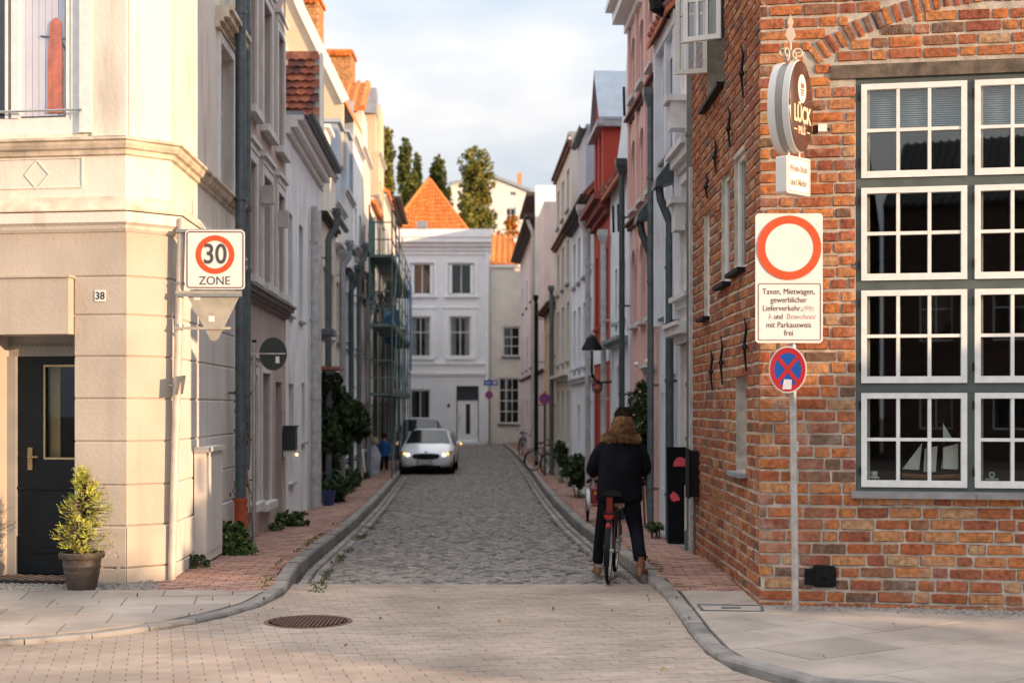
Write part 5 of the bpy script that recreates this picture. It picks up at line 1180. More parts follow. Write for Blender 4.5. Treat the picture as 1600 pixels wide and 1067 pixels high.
# dry creeper on the corner house wall
e = empty('creeper', FS.P(3.9, .1, zp(18)), 'bare reddish creeper climbing the wall beside the grey downpipes', 'creeper'); mb = MB(); lv = MB()
for k in range(7):
    u = 3.6+.13*k; pts_ = []; z = zp(18)
    for j in range(9): pts_.append(FS.P(u+rnd(-.08, .08), .06+rnd(0, .12), z)); z += rnd(.12, .28)
    mb.tube(pts_, [.008]*8+[.003], 5)
    for p_ in pts_[3:]:
        for q in range(3): leaf(lv, Vector(p_)+Vector((rnd(-.05, .05), rnd(-.05, .05), rnd(-.06, .06))), .035)
mb.build('stem', mat('dry_stem', (.24, .15, .1), .9), e); lv.build('foliage', mat('withered_leaf', (.12, .06, .035), .9, nz=.3), e)
# moss in the joints
mb = MB()
for _ in range(1500):
    y = rnd(13.4, 24); sd = random.random(); x = path_at(KL, y)+(rnd(-.26, -.17) if sd < .3 else rnd(.2, .36)) if sd < .75 else path_at(KR, y)+rnd(.17, .24)
    if noise.noise(Vector((x*2, y*.9, 3))) > -.02: leaf(mb, Vector((x, y, (zp(y) if (sd < .3 or sd >= .75) else zr(y))+.005)), .022)
tag(mb.build('moss', leaf_mat('moss_green', [(.12, .16, .03), (.08, .12, .03), (.18, .18, .05)])), 'green moss growing in the joints along the kerbs', 'moss', kind='stuff')

# ------------------------------------------------------------------ potted conifer at the door
py_ = 13.35; px_ = (128-800)*py_/F; pz_ = zcorner(13.2)
pc = empty('potted_conifer', (px_, py_, pz_), 'yellow-green conifer in a large brown plastic pot beside the dark door', 'plant')
mb = MB(); mb.lathe([(.13, 0), (.135, .01), (.165, .16), (.166, .165), (.163, .17), (.172, .21), (.174, .215), (.171, .22), (.18, .285), (.205, .29), (.21, .3), (.21, .335), (.2, .345), (.18, .345), (.175, .3)], (px_, py_, pz_), 40)
mb.build('pot', mat('bronze_plastic', (.085, .065, .05), .5, .15, nz=.2, ns=25, bump=.003, bs=50), pc, True)
mb = MB(); mb.lathe([(.001, .31), (.18, .312)], (px_, py_, pz_), 20); mb.build('soil', M_BED, pc)
mb = MB(); mb.tube([(px_, py_, pz_+.3), (px_+.01, py_, pz_+.8), (px_+.02, py_, pz_+1.15)], [.014, .009, .003], 6); sp = MB(); br2 = MB()
def spray(p, d, ln, lvl=0):
    n = max(4, int(ln/.013)); side = d.cross(Vector((0, 0, 1))).normalized() if abs(d.z) < .95 else Vector((1, 0, 0)); side = (side+Vector((rnd(-.7, .7), rnd(-.7, .7), rnd(-.7, .7)))).normalized()
    side = (side-d*side.dot(d)).normalized()
    for i in range(n):
        f = i/n; q = p+d*ln*f; w = ln*.28*(1-f)**.7+.005
        for sg in (-1, 1):
            t = (side*sg*.85+d*.5+Vector((rnd(-.4, .4), rnd(-.4, .4), rnd(-.3, .3)))).normalized()*w*rnd(.6, 1.2); nn = d.cross(side)*.003
            up = d*.0045
            sp.add([q-up*.5, q+t*.5+up*.5-nn, q+t, q+t*.5-up*.6+nn], [(0, 1, 2, 3)])
for k in range(900):
    f = random.random()**.85; z = .32+f*.78; r0 = .05+.22*max(0, math.sin(min(1, f*.93+.12)*math.pi))**.8
    a = rnd(0, 6.283); p = Vector((px_+.012*f, py_, pz_+z)); out_ = Vector((math.cos(a), math.sin(a), 0)); d = (out_*rnd(.4, 1)+Vector((rnd(-.5, .5), rnd(-.5, .5), rnd(-.1, 1.1)))).normalized()
    lump = 1+.95*noise.noise(Vector((math.cos(a)*1.5, math.sin(a)*1.5, z*5)))
    q = p+out_*r0*rnd(.2, .75)*lump
    br2.tube([p, q], [.004, .002], 4); spray(q, d, rnd(.045, .09)*lump)
for k in range(5): spray(Vector((px_+rnd(-.04, .05), py_, pz_+rnd(.95, 1.1))), Vector((rnd(-.25, .3), 0, 1)).normalized(), rnd(.06, .11))
sp.build('foliage', mat('conifer_spray', (.3, .34, .05), .75, nz=.5, ns=9, island=[(.52, .54, .06), (.38, .46, .06), (.62, .48, .07), (.24, .34, .06)]), pc)
br2.build('twigs', MATS['bark'], pc); mb.build('trunk', MATS['bark'], pc)
# door mat
dm_ = empty('door_mat', FA.P((dr[0]+dr[1])/2, .1, zp(13)), 'dark patterned door mat in front of the dark door', 'mat')
mb = MB(); FA.box(mb, dr[0]+.03, dr[1]+.15, -.26, .22, zcorner(13.2)+.014, zcorner(13.2)+.03); mb.build('mat_base', mat('mat_rubber', (.035, .025, .022), .9, nz=.3), dm_)
mb = MB()
for i in range(16):
    for j in range(9):
        if (i+j) % 2: u = dr[0]+.06+i*.056; d = -.23+j*.047; FA.box(mb, u, u+.045, d, d+.012, zcorner(13.2)+.03, zcorner(13.2)+.035)
mb.build('mat_pattern', mat('mat_fibre', (.35, .22, .16), .9), dm_)

# ------------------------------------------------------------------ traffic signs
M_SIGN = mat('sign_white', (.72, .70, .68), .35, nz=.03, ns=4); M_SRED = mat('sign_red_orange', (.78, .085, .025), .35, nz=.03); M_SIGR = mat('sign_crimson', (.55, .025, .03), .35, nz=.05); M_SBLUE = mat('sign_blue', (.01, .1, .42), .35, nz=.05)
M_SBACK = mat('sign_back', (.46, .42, .34), .5, .3, nz=.15, ns=6); M_MAROON = mat('sign_maroon_edge', (.12, .035, .035), .5); M_STK = mat('sticker_paper', (.75, .74, .72), .7, nz=.1, ns=60)
y = 14.05; xb, xt = (268-800)*y/F, (284-800)*y/F; ztop = zz(343, y)
zs = empty('zone_sign_post', (xb, y, zp(y)), '30 ZONE sign on a leaning pale pole at the cream house corner', 'traffic sign')
mb = MB(); mb.tube([(xb, y, zp(y)-.05), (xt, y, ztop)], .038, 18); mb.lathe([(.039, 0), (.02, .015), (.001, .02)], (xt, y, ztop), 14)
mb.build('pole', mat('pale_painted_pole', (.62, .55, .48), .5, .1, nz=.15, ns=6, stain=.2), zs, True)
FZ = Fr((xt, y-.06), (1, .03)); k = y/F
def sx(px): return (px-800)*k-xt
u0, u1, z0_, z1_ = sx(292), sx(384), zz(453, y), zz(361, y)
mb = MB(); FZ.poly(mb, rrect(u0, u1, z0_, z1_, .035), 0, .012); pn = mb.build('sign_panel', M_SIGN, zs)
def rframe(fr, u0, u1, z0, z1, r, t, d0, d1):
    mb = MB(); o, i = rrect(u0, u1, z0, z1, r), rrect(u0+t, u1-t, z0+t, z1-t, max(.004, r-t)); n = len(o)
    for k in range(n): fr.poly(mb, [o[k], i[k], i[(k+1) % n], o[(k+1) % n]][::-1], d0, d1)
    return mb
rframe(FZ, u0+.012, u1-.012, z0_+.012, z1_-.012, .03, .011, .012, .014).build('sign_border', M_MAROON, pn)
cu, cz = sx(338), zz(399, y); mb = MB(); FZ.ring(mb, cu, cz, .137, .19, .012, .0145); mb.build('red_ring', M_SRED, pn)
M_SGREY = mat('sign_grey_black', (.07, .065, .07), .5, nz=.05)
text(FZ, '30', cu, cz-.002, .275, .0145, pn, M_SGREY, 'digits', sx=.86, bold=.004); text(FZ, 'ZONE', cu-.004, zz(440, y), .118, .014, pn, M_SGREY, 'lettering', sx=.95)
mb = MB()
for py in (350, 450): FZ.box(mb, -.045, u1-.03, -.022, -.0, zz(py+14, y), zz(py+9, y))
for py in (365, 445, 511): mb.tube([(xb+(xt-xb)*(zz(py, y)/ztop), y, zz(py, y)), (xb+(xt-xb)*(zz(py, y)/ztop), y, zz(py-4, y))], .046, 14)
mb.build('clamp', M_GALV, zs)
tri_ = [(sx(290), zz(455, y)), (sx(379), zz(455, y)), (sx(339)+.015, zz(531, y)), (sx(335)+.0, zz(533, y)), (sx(330), zz(531, y))][::-1]
mb = MB(); FZ.poly(mb, tri_, -.03, -.024); tb = mb.build('triangular_sign_back', M_SBACK, zs)
mb = MB(); FZ.box(mb, -.05, sx(378), -.024, -.012, zz(459, y), zz(455, y)); mb.build('bracket', M_SBACK, tb); mb = MB(); FZ.box(mb, -.06, sx(362), -.024, -.01, zz(515, y), zz(511, y)); mb.build('bracket', M_SBACK, tb)
mb = MB(); FZ.box(mb, sx(304), sx(314), -.024, -.022, zz(469, y), zz(459, y)); FZ.box(mb, sx(327), sx(336), -.024, -.022, zz(503, y), zz(494, y)); mb.build('sticker', M_STK, tb)
mb = MB(); xx_ = xb+(xt-xb)*.35; mb.hexa([(xx_+.01, y-.12, zz(617, y)), (xx_+.03, y-.12, zz(617, y)), (xx_+.05, y+.12, zz(615, y)), (xx_+.03, y+.12, zz(615, y)), (xx_+.03, y-.12, zz(588, y)), (xx_+.05, y-.12, zz(588, y)), (xx_+.08, y+.12, zz(586, y)), (xx_+.06, y+.12, zz(586, y))])
mb.build('small_plate', M_GALV, zs); mb = MB(); mb.tube([(xx_-.06, y, zz(602, y)), (xx_+.05, y, zz(602, y))], .01, 8); mb.tube([(xx_-.0, y, zz(604, y)), (xx_-.0, y, zz(600, y))], .044, 12); mb.build('bracket', M_GALV, zs)
# dark round sign back on a galvanised pole further down
y = 17.0; x = (397-800)*y/F; rs_ = empty('round_sign_post', (x, y, zp(y)), 'galvanised pole with the dark back of a round sign before the taupe house', 'traffic sign')
mb = MB(); mb.tube([(x, y, zp(y)-.05), (x, y, zz(531, y))], .024, 14); mb.build('pole', M_GALV, rs_, True); mb = MB(); mb.lathe([(.027, 0), (.027, .03), (.001, .032)], (x, y, zz(535, y)), 12); mb.build('pole_cap', M_BLACK, rs_)
FR_ = Fr((x, y-.03), (1, 0)); cu = (427-800)*y/F-x; cz = zz(553, y)
mb = MB(); FR_.disc(mb, cu, cz, .165, -.02, -.014, ry=.197); bk_ = mb.build('sign_disc', mat('dark_sign_back', (.025, .04, .04), .5, .2, nz=.1), rs_)
mb = MB(); FR_.box(mb, -.03, cu+.15, -.013, -.003, cz-.006, cz+.012); mb.build('bracket', M_GALV, rs_); mb = MB(); FR_.box(mb, cu+.03, cu+.075, -.0135, -.012, cz-.11, cz-.03); mb.build('sticker', M_STK, bk_)
# right sign post
y = 12.02; x = (1243-800)*y/F; xt = (1236-800)*y/F; sp_ = empty('traffic_sign_post', (x, y, zcorner(13)), 'pale pole with ring sign, text panel and no-stopping sign at the brick corner', 'traffic sign')
mb = MB(); mb.tube([(x, y, zcorner(13)-.05), (xt, y, zz(345, y))], .030, 18); mb.tube([(x-.002, y, zz(705, y)), (x-.004, y, zz(690, y))], .034, 18); mb.build('pole', mat('grey_painted_pole', (.5, .47, .44), .45, .3, nz=.15, ns=12, stain=.15), sp_, True)
FP = Fr((0, y-.045), (1, 0)); k = (y-.045)/F; X_ = lambda px: (px-800)*k; Z_ = lambda py: H+(YH-py)*k
mb = MB(); FP.poly(mb, rrect(X_(1180), X_(1285), Z_(536), Z_(334), .03), 0, .012); pn = mb.build('sign_panel', M_SIGN, sp_)
mb = MB(); FP.ring(mb, X_(1232.5), Z_(387.5), 37.5*k, 50*k, .0125, .02, 64); mb.build('red_ring', M_SRED, pn); mb = MB(); FP.disc(mb, X_(1232.5), Z_(387.5), 38*k, .0122, .0185, 64); mb.build('sign_disc', M_SIGN, pn)
rframe(FP, X_(1184), X_(1282), Z_(532), Z_(443), .014, .006, .012, .0145).build('sign_border', M_MAROON, pn)
M_TX = mat('brown_black_lettering', (.10, .05, .05), .6, nz=.05)
for s_, px, py, sz in (('Taxen, Mietwagen,', 1232, 456, .068), ('gewerblicher', 1232, 469, .068), ('Lieferverkehr,', 1222, 482, .068), ('und', 1216, 495, .064), ('mit Parkausweis', 1232, 508, .068), ('frei', 1232, 520.5, .070)):
    text(FP, s_, X_(px), Z_(py), sz, .0135, pn, M_TX, 'lettering', sx=.86 if sz > .065 else .8, bold=0)
text(FP, 'Bewohner', X_(1252), Z_(495), .066, .0135, pn, mat('faded_lettering', (.5, .38, .35), .6, nz=.3, ns=80), 'faded_lettering', sx=.9)
mb = MB()
for px in (1256.5, 1268): FP.ring(mb, X_(px), Z_(483), 2.6*k, 3.3*k, .0125, .0145, 20)
line2(mb, FP, [(X_(1256.5), Z_(483)), (X_(1260), Z_(478.5)), (X_(1265), Z_(478.5)), (X_(1268), Z_(483))], .003, .0125, .0145); line2(mb, FP, [(X_(1260), Z_(478.5)), (X_(1262), Z_(483)), (X_(1265), Z_(478.5))], .003, .0125, .0145)
line2(mb, FP, [(X_(1200.5), Z_(499)), (X_(1203), Z_(494)), (X_(1202.5), Z_(490))], .007, .0125, .0145); line2(mb, FP, [(X_(1203), Z_(494)), (X_(1207), Z_(498))], .005, .0125, .0145)
mb.build('pictogram', MATS['faded_lettering'], pn)
mb = MB()
for px, py in ((1188, 352), (1276, 351), (1201, 411), (1264, 413), (1188, 514), (1276, 513)): mb.ball(FP.P(X_(px), .014, Z_(py)), .004, 8, 5)
mb.build('rivet', M_GALV, pn)
FN = Fr((X_(1230.5), y-.06), (1, -.35)); cz = Z_(577.5)
mb = MB(); FN.disc(mb, 0, cz, .158, 0, .008, 48, .197); nd = mb.build('no_stopping_disc', M_SIGN, sp_)
def erring(fr, r0, r1, d0, d1, ry, n=48, cz=cz):
    mb = MB()
    for i in range(n):
        t0, t1 = 2*math.pi*i/n, 2*math.pi*(i+1)/n; fr.poly(mb, [(r_*math.cos(t), cz+ry*r_*math.sin(t)) for r_, t in ((r0, t0), (r1, t0), (r1, t1), (r0, t1))], d0, d1)
    return mb
mb = erring(FN, .112, .148, .0085, .0105, 1.25)
for sg in (-1, 1): line2(mb, FN, [(-.083, cz-sg*.103), (.083, cz+sg*.103)], .034, .0085, .0108 if sg > 0 else .0112)
mb.build('red_ring_and_cross', M_SIGR, nd); mb = MB(); FN.disc(mb, 0, cz, .114, .0082, .0095, 48, .142); mb.build('blue_field', M_SBLUE, nd)
mb = MB(); FN.poly(mb, [(-.045, cz-.165), (.03, cz-.165), (.035, cz-.085), (-.03, cz-.08)], .011, .0125); mb.build('sticker', M_STK, nd)
# street name and no-stopping signs at the far end; round sign before the olive house
def nostop(px, py, y, r, top, label):
    x = (px-800)*y/F; e = empty('no_stopping_sign', (x, y, zp(y)), label, 'traffic sign'); mb = MB(); mb.tube([(x, y, zp(y)-.05), (x, y, zz(top, y))], .035, 10); mb.build('pole', M_GALV if y > 60 else M_TEAL, e, True)
    f = Fr((x, y-.05), (1, 0)); cz = zz(py, y); mb = MB(); f.disc(mb, 0, cz, r, 0, .01); d = mb.build('sign_disc', M_SBLUE, e); mb = MB(); f.ring(mb, 0, cz, r*.76, r*1.0, .01, .014); 
    for sg in (-1, 1): line2(mb, f, [(-r*.55, cz-sg*r*.55), (r*.55, cz+sg*r*.55)], r*.2, .01, .013+.002*sg)
    mb.build('red_ring_and_cross', M_SIGR, d); return e, f
nostop(851, 623, 43.0, .17, 612, 'round no-stopping sign on a teal pole before the ochre house')
e, f = nostop(764, 617, 68, .19, 592, 'far pole with blue street name sign above a round sign'); mb = MB(); z = zz(598, 68); f.box(mb, -.25, .42, -.02, 0, z-.13, z+.13); bp = mb.build('street_name_plate', M_SBLUE, e)
mb = MB(); f.box(mb, -.2, .1, 0, .005, z-.02, z+.03); f.box(mb, .2, .36, 0, .005, z-.06, z+.07); mb.build('plate_markings', M_SIGN, bp)

# ------------------------------------------------------------------ pub sign
pb = empty('pub_sign', (X_(1236), 11.9, 4.0), 'oval lens-shaped pub light sign reading LUCK PILS on the brick corner', 'sign')
yc = 11.95; n_ = Vector((.8, -.6, 0)); t_ = Vector((.6, .8, 0))     # n_: face normal, t_: width direction
cx_, cy_, cz_ = (1235-800)*yc/F, yc, zz(169, yc)
def SPt(w, a, h): return (cx_+t_.x*w+n_.x*a, cy_+t_.y*w+n_.y*a, cz_+h)
def lens(a0, a1, rx, rz, m, name, par, n=48):
    mb = MB(); mb.rings([[SPt(rx*s_*math.cos(2*math.pi*i/n), a, rz*s_*math.sin(2*math.pi*i/n)) for i in range(n)] for a, s_ in ((a0, .97), (a0+.006, 1), (a1-.006, 1), (a1, .97))]); return mb.build(name, m, par, True)
M_LBOX = mat('sign_box_white', (.74, .71, .66), .4, nz=.04); RX, RZ = .225, .385
lens(-.105, -.035, RX, RZ, M_LBOX, 'rear_shell', pb); lens(-.037, .028, RX*.965, RZ*.975, mat('sign_band_grey', (.34, .31, .28), .4, .2), 'middle_band', pb); s0 = lens(.026, .095, RX, RZ, M_LBOX, 'front_shell', pb)
M_FACE = mat('sign_face_brown', (.085, .038, .026), .25, nz=.08, coat=.3); lens(.0945, .103, RX*.985, RZ*.985, M_FACE, 'sign_face', pb)
Ff = Fr((cx_+n_.x*.103, cy_+n_.y*.103), (t_.x, t_.y)); M_GOLD = mat('cream_gold_lettering', (.72, .62, .42), .5, nz=.05)
# the face is seen from the right: reading direction follows t_
text(Ff, 'LÜCK', .012, cz_-.075, .19, .0015, s0, M_GOLD, 'lettering', sx=.66, bold=.006); text(Ff, 'PILS', 0, cz_-.205, .085, .0015, s0, mat('pink_lettering', (.75, .45, .35), .5), 'lettering', sx=.9, bold=.004)
mb = MB(); Ff.box(mb, -.15, -.095, .0, .004, cz_-.21, cz_-.2); Ff.box(mb, .095, .15, 0, .004, cz_-.21, cz_-.2); mb.build('dash', M_GOLD, s0)
mb = MB(); Ff.disc(mb, 0, cz_+.145, .075, .0, .005, 36, .12); em = mb.build('emblem', M_SIGN, s0); mb = MB()
for i in range(3): Ff.box(mb, -.028+.022*i, -.016+.022*i, .005, .008, cz_+.15, cz_+.19)
Ff.box(mb, -.035, .035, .005, .008, cz_+.128, cz_+.138); Ff.box(mb, -.025, .025, .005, .008, cz_+.108, cz_+.118); 
for i in range(2): Ff.box(mb, -.02+.028*i, -.008+.028*i, .005, .008, cz_+.085, cz_+.1)
mb.build('emblem_mark', M_SIGR, em)
def FfP(w, d, z): p = Ff.O+Ff.d*w+Ff.n*d; return (p.x, p.y, z)
mb = MB(); top = cz_+RZ
for sg in (-1, 1):
    pts_ = []
    for i in range(22):
        a = R(-90+sg*0+i*20); rr = .058-.0018*i; pts_.append(SPt(sg*(.012+.06)+sg*rr*math.cos(a+math.pi)*-1*-1, 0, .06+top-cz_+rr*math.sin(a)))
    mb.tube(pts_, .009, 8)
    p2_ = []
    for i in range(22):
        a = R(-90+i*18); rr = .056-.0016*i; p2_.append((SPt(0, 0, 0)[0]+sg*(.062-rr*math.cos(a))*1.0, cy_-.02, top+.065+rr*math.sin(a)))
    mb.tube(p2_, .009, 8)
mb.tube([SPt(0, 0, RZ-.02), SPt(0, 0, RZ+.16)], .012, 8)
P3 = lambda w, z: (SPt(0, 0, 0)[0]+w, cy_, top+z)
mb.rings([[(P3(w, z)[0], cy_+dd, P3(w, z)[2]) for w, z in ((0, .14), (.02, .18), (.045, .22), (.03, .27), (.012, .30), (.028, .33), (.012, .37), (0, .40), (-.012, .37), (-.028, .33), (-.012, .30), (-.03, .27), (-.045, .22), (-.02, .18))] for dd in (-.008, .008)])
mb.build('wrought_scrolls', mat('cream_iron', (.55, .47, .38), .6, .2, nz=.1), pb)
mb = MB(); mb.tube([SPt(0, 0, .3), SPt(.0, -.0, .3), (SPt(0, 0, 0)[0]+.02, 12.45, cz_+.3)], .014, 8); mb.tube([SPt(0, 0, -.2), (SPt(0, 0, 0)[0]+.02, 12.45, cz_-.2)], .014, 8); mb.build('wall_arm', MATS['cream_iron'], pb)
# hanging wine bar box
z1_, z0_ = zz(247, yc), zz(305, yc); mb = MB(); t2 = Vector((.72, .69, 0)); n3 = Vector((.69, -.72, 0))
bc = Vector(((1240-800)*yc/F, yc, 0)); 
def BP(w, a, z): return (bc.x+t2.x*w+n3.x*a, bc.y+t2.y*w+n3.y*a, z)
def bprism(pl, a0, a1, m, nm, par): mb = MB(); n = len(pl); mb.rings([[BP(w, a, z) for w, z in pl] for a in (a0, a1)]); return mb.build(nm, m, par)
hb = bprism(rrect(-.17, .17, z0_, z1_, .02), -.06, .05, M_LBOX, 'hanging_box', pb)
Fb = Fr((bc.x+n3.x*.05, bc.y+n3.y*.05), (t2.x, t2.y)); M_PALE = mat('pale_brown_lettering', (.3, .24, .21), .6)
rframe(Fb, -.155, .155, z0_+.015, z1_-.015, .015, .005, 0, .003).build('box_border', M_PALE, hb)
text(Fb, 'Wein-Stub', 0, (z0_+z1_)/2+.055, .082, .002, hb, M_PALE, sx=.72, bold=.0015); text(Fb, 'und Mehr', 0, (z0_+z1_)/2-.06, .082, .002, hb, M_PALE, sx=.72, bold=.0015)
mb = MB(); [mb.tube([BP(w, 0, z1_-.005), BP(w, 0, z1_+.06)], .009, 8) for w in (-.07, .08)]; mb.build('hanger', M_LBOX, hb)
cm = empty('spot_lamp', (X_(1283), 12.1, zz(201, 12.1)), 'small white spot lamp on the brick wall right of the pub sign', 'lamp')
xx, z = (1282-800)*12.1/F, zz(201, 12.1); mb = MB(); mb.box(xx-.03, xx+.045, 12.05, 12.14, z-.035, z+.03); mb.build('lamp_head', M_LBOX, cm); mb = MB(); mb.tube([(xx+.03, 12.12, z+.02), (xx+.14, 12.3, z+.02)], .008, 6); mb.box(xx-.06, xx-.03, 12.06, 12.13, z-.045, z+.02); mb.build('bracket', M_BLACK, cm)

# ------------------------------------------------------------------ things on the inner sill
def onsill(px): return FBF.U(px, -.1)
zs_ = wz0+.046
sh_ = empty('model_ship', FBF.P(onsill(1440), -.22, zs_), 'model sailing ship with cream sails standing in the lowest window', 'model ship')
def sz_(py): return FBF.Z(1430, py, -.2)
U_ = onsill; mb = MB(); hp_ = [(U_(1418), sz_(741)), (U_(1435), sz_(747)), (U_(1490), sz_(748)), (U_(1500), sz_(743))]
rs = []
for f in range(9):
    u = U_(1410)+(U_(1505)-U_(1410))*f/8; w = .035*math.sin(math.pi*min(1, .12+f/8*.9))**.6; zt = sz_(741)+.015*abs(f-4)/4
    rs.append([FBF.P(u, -.10+w*c, zt+s_) for c, s_ in ((1, 0), (.7, -.03), (0, -.045), (-.7, -.03), (-1, 0))])
mb.rings(rs); mb.build('hull', mat('varnished_hull', (.3, .13, .06), .5), sh_)
mb = MB()
for px, pt in ((1447, 690), (1473, 655)): mb.tube([FBF.P(U_(px), -.10, sz_(742)), FBF.P(U_(px), -.10, sz_(pt))], .004, 6)
mb.tube([FBF.P(U_(1405), -.10, sz_(733)), FBF.P(U_(1425), -.10, sz_(741))], .004, 6); mb.build('mast', M_WOODD, sh_)
mb = MB()
for pl in (((1410, 732), (1436, 733), (1441, 691)), ((1443, 736), (1462, 736), (1465, 696), (1445, 700)), ((1471, 731), (1497, 732), (1497, 692), (1474, 698)), ((1474, 690), (1487, 683), (1473, 660))):
    FBF.poly(mb, [(U_(a), sz_(b)) for a, b in pl], -.102, -.098)
mb.build('sail', mat('sail_cloth', (.85, .82, .72), .8, nz=.08), sh_)
lt = empty('lantern', FBF.P(onsill(1366), -.11, zs_), 'small white metal lantern in the lower left window corner', 'lantern')
c = FBF.P(onsill(1366), -.11, zs_); mb = MB(); mb.lathe([(.045, .06), (.047, .068), (.02, .085), (.03, .09), (.03, .12), (.001, .122)], c, 12); mb.lathe([(.05, 0), (.05, .01), (.001, .011)], c, 12); mb.build('lantern_cap', M_WHITE, lt)
mb = MB(); [mb.tube([(c[0]+.042*math.cos(a), c[1]+.042*math.sin(a), zs_), (c[0]+.042*math.cos(a), c[1]+.042*math.sin(a), zs_+.065)], .005, 5) for a in (0, 1.57, 3.14, 4.71)]; mb.build('lantern_post', M_WHITE, lt)
an = empty('toy_anchor', FBF.P(onsill(1550), -.2, zs_), 'small pale wooden anchor standing in the right-hand lower window', 'ornament')
u = onsill(1550); mb = MB(); FBF.box(mb, u-.017, u+.017, -.115, -.10, zs_, zs_+.08); FBF.box(mb, u-.055, u+.055, -.116, -.099, zs_+.05, zs_+.068); FBF.ring(mb, u, zs_+.1, .012, .026, -.114, -.101, 20); mb.build('anchor_body', M_CURT, an)

# ------------------------------------------------------------------ covers in the ground
y = 636; mh = empty('manhole_cover', (-1.98, 11.62, zr(11)), 'round rusty cast iron manhole cover in the pavers', 'manhole cover')
mx_, my_ = (482-800)*11.62/F-.0, 11.62; mb = MB(); mb.lathe([(.36, .0), (.36, .004), (.325, .005), (.32, -.001)], (mx_, my_, 0), 48); mb.build('cover_ring', mat('rusty_cast_iron', (.16, .085, .06), .7, .3, nz=.3, ns=20), mh)
mb = MB(); mb.lathe([(.001, .002), (.32, .002)], (mx_, my_, 0), 40)
for i in range(-9, 10):
    for j in range(-9, 10):
        if i*i+j*j < 84: mb.box(mx_+i*.033-.011, mx_+i*.033+.011, my_+j*.033-.011, my_+j*.033+.011, .002, .007)
mb.build('cover_plate', MATS['rusty_cast_iron'], mh)
uc = empty('utility_cover', (1.95, 12.6, zcorner(13)), 'rectangular paved utility cover in the right pavement', 'utility cover'); mb = MB(); z = zcorner(12)+.004
q = [((1098-800)*12.05/F, 12.35), ((1198-800)*12.05/F, 12.3), ((1203-800)*11.6/F, 11.95), ((1108-800)*11.6/F, 12.0)]
for a, b in zip(q, q[1:]+q[:1]): d = Vector((b[0]-a[0], b[1]-a[1])).normalized(); n = Vector((-d.y, d.x))*.012; mb.hexa([(a[0]-n.x, a[1]-n.y, z-.01), (b[0]-n.x, b[1]-n.y, z-.01), (b[0]+n.x, b[1]+n.y, z-.01), (a[0]+n.x, a[1]+n.y, z-.01), (a[0]-n.x, a[1]-n.y, z+.003), (b[0]-n.x, b[1]-n.y, z+.003), (b[0]+n.x, b[1]+n.y, z+.003), (a[0]+n.x, a[1]+n.y, z+.003)])
mb.build('cover_frame', M_PIPE, uc); mb = MB(); cxm, cym = sum(a[0] for a in q)/4, sum(a[1] for a in q)/4; mb.box(cxm-.08, cxm+.08, cym-.03, cym+.03, z-.01, z+.004); mb.build('lifting_plate', M_PIPE, uc)
mb = MB(); c = []
for _ in range(70):
    x, y = rnd(-4, 4), rnd(9.2, 14); c.append((x, y)); leaf(mb, Vector((x, y, zr(y)+(.012 if path_at(KL, 13) < x < 1.3 else .06))), rnd(.015, .035))
tag(mb.build('fallen_leaves', leaf_mat('fallen_leaf', [(.3, .1, .04), (.35, .2, .06), (.2, .1, .05)])), 'dry leaf scraps scattered over the paving', 'leaves', kind='stuff')

# ------------------------------------------------------------------ street lamp on the right house wall
sl_ = empty('street_lamp', (1.55, 29, 2.6), 'black bell-shaped street lamp on a wall bracket before the red house', 'street lamp')
y = 27.0; x = (925-800)*y/F; z = zz(547, y); mb = MB(); mb.lathe([(.001, .30), (.03, .29), (.05, .26), (.10, .24), (.12, .17), (.19, .05), (.205, .0), (.19, .0), (.10, .15)], (x, y, z), 24); mb.build('lamp_shade', M_BLACK, sl_, True)
mb = MB(); mb.tube([(x, y, z+.1), (x, y, z-.45), (x+.02, y, z-.52)], [.02, .025, .04], 8); mb.tube([(x, y, z-.5), (x+.12, y, z-.62), (FRR.P(y, .02, 0)[0], y, z-.6)], .02, 8)
for k_ in range(2): mb.tube([(x+.1+.09*math.cos(R(a)), y, z-.72+k_*.05+.09*math.sin(R(a))) for a in range(0, 400, 30)], .013, 6)
mb.build('bracket', M_BLACK, sl_, True); mb = MB(); mb.ball((x, y, z+.04), .06); mb.build('lamp_bulb', M_CURT, sl_, True)
# ------------------------------------------------------------------ black advertising board
y = 18.3; ab = empty('advertising_board', ((1060-800)*y/F, y, zp(y)), 'tall black advertising board with two red marks on the right pavement', 'board'); Fa = Fr((0, y), (1, -.04)); k = y/F; X2 = lambda px: (px-800)*k; Z2 = lambda py: H+(YH-py)*k
mb = MB(); Fa.poly(mb, [(X2(1043), zp(y)+.02), (X2(1078), zp(y)+.02), (X2(1075), Z2(698)), (X2(1041), Z2(698))], -.04, .0); bd = mb.build('panel', mat('matt_black_panel', (.006, .006, .009), .8, spec=.1, nz=.1), ab)
mb = MB(); Fa.box(mb, X2(1046), X2(1075), -.3, -.27, zp(y), Z2(760)); Fa.box(mb, X2(1044), X2(1077), -.32, .04, zp(y)-.01, zp(y)+.03); mb.build('rear_stand', M_BLACK, ab)
M_PNK = mat('coral_red_print', (.62, .07, .09), .5, nz=.05); mb = MB(); cu, cz = X2(1062), Z2(727); r_ = 11*k
pts_ = [(cu+r_*math.cos(t), cz+r_*1.25*math.sin(t)) for t in [math.pi*i/20 for i in range(21)]]
for i in range(10): a = cu-r_+2*r_*i/10; pts_ += [(a+r_*.05, cz-.012), (a+r_*.15, cz-.012)] if i % 2 == 0 else [(a+r_*.1, cz)]
Fa.poly(mb, pts_, .0, .003); mb.build('printed_mark', M_PNK, bd); mb = MB()
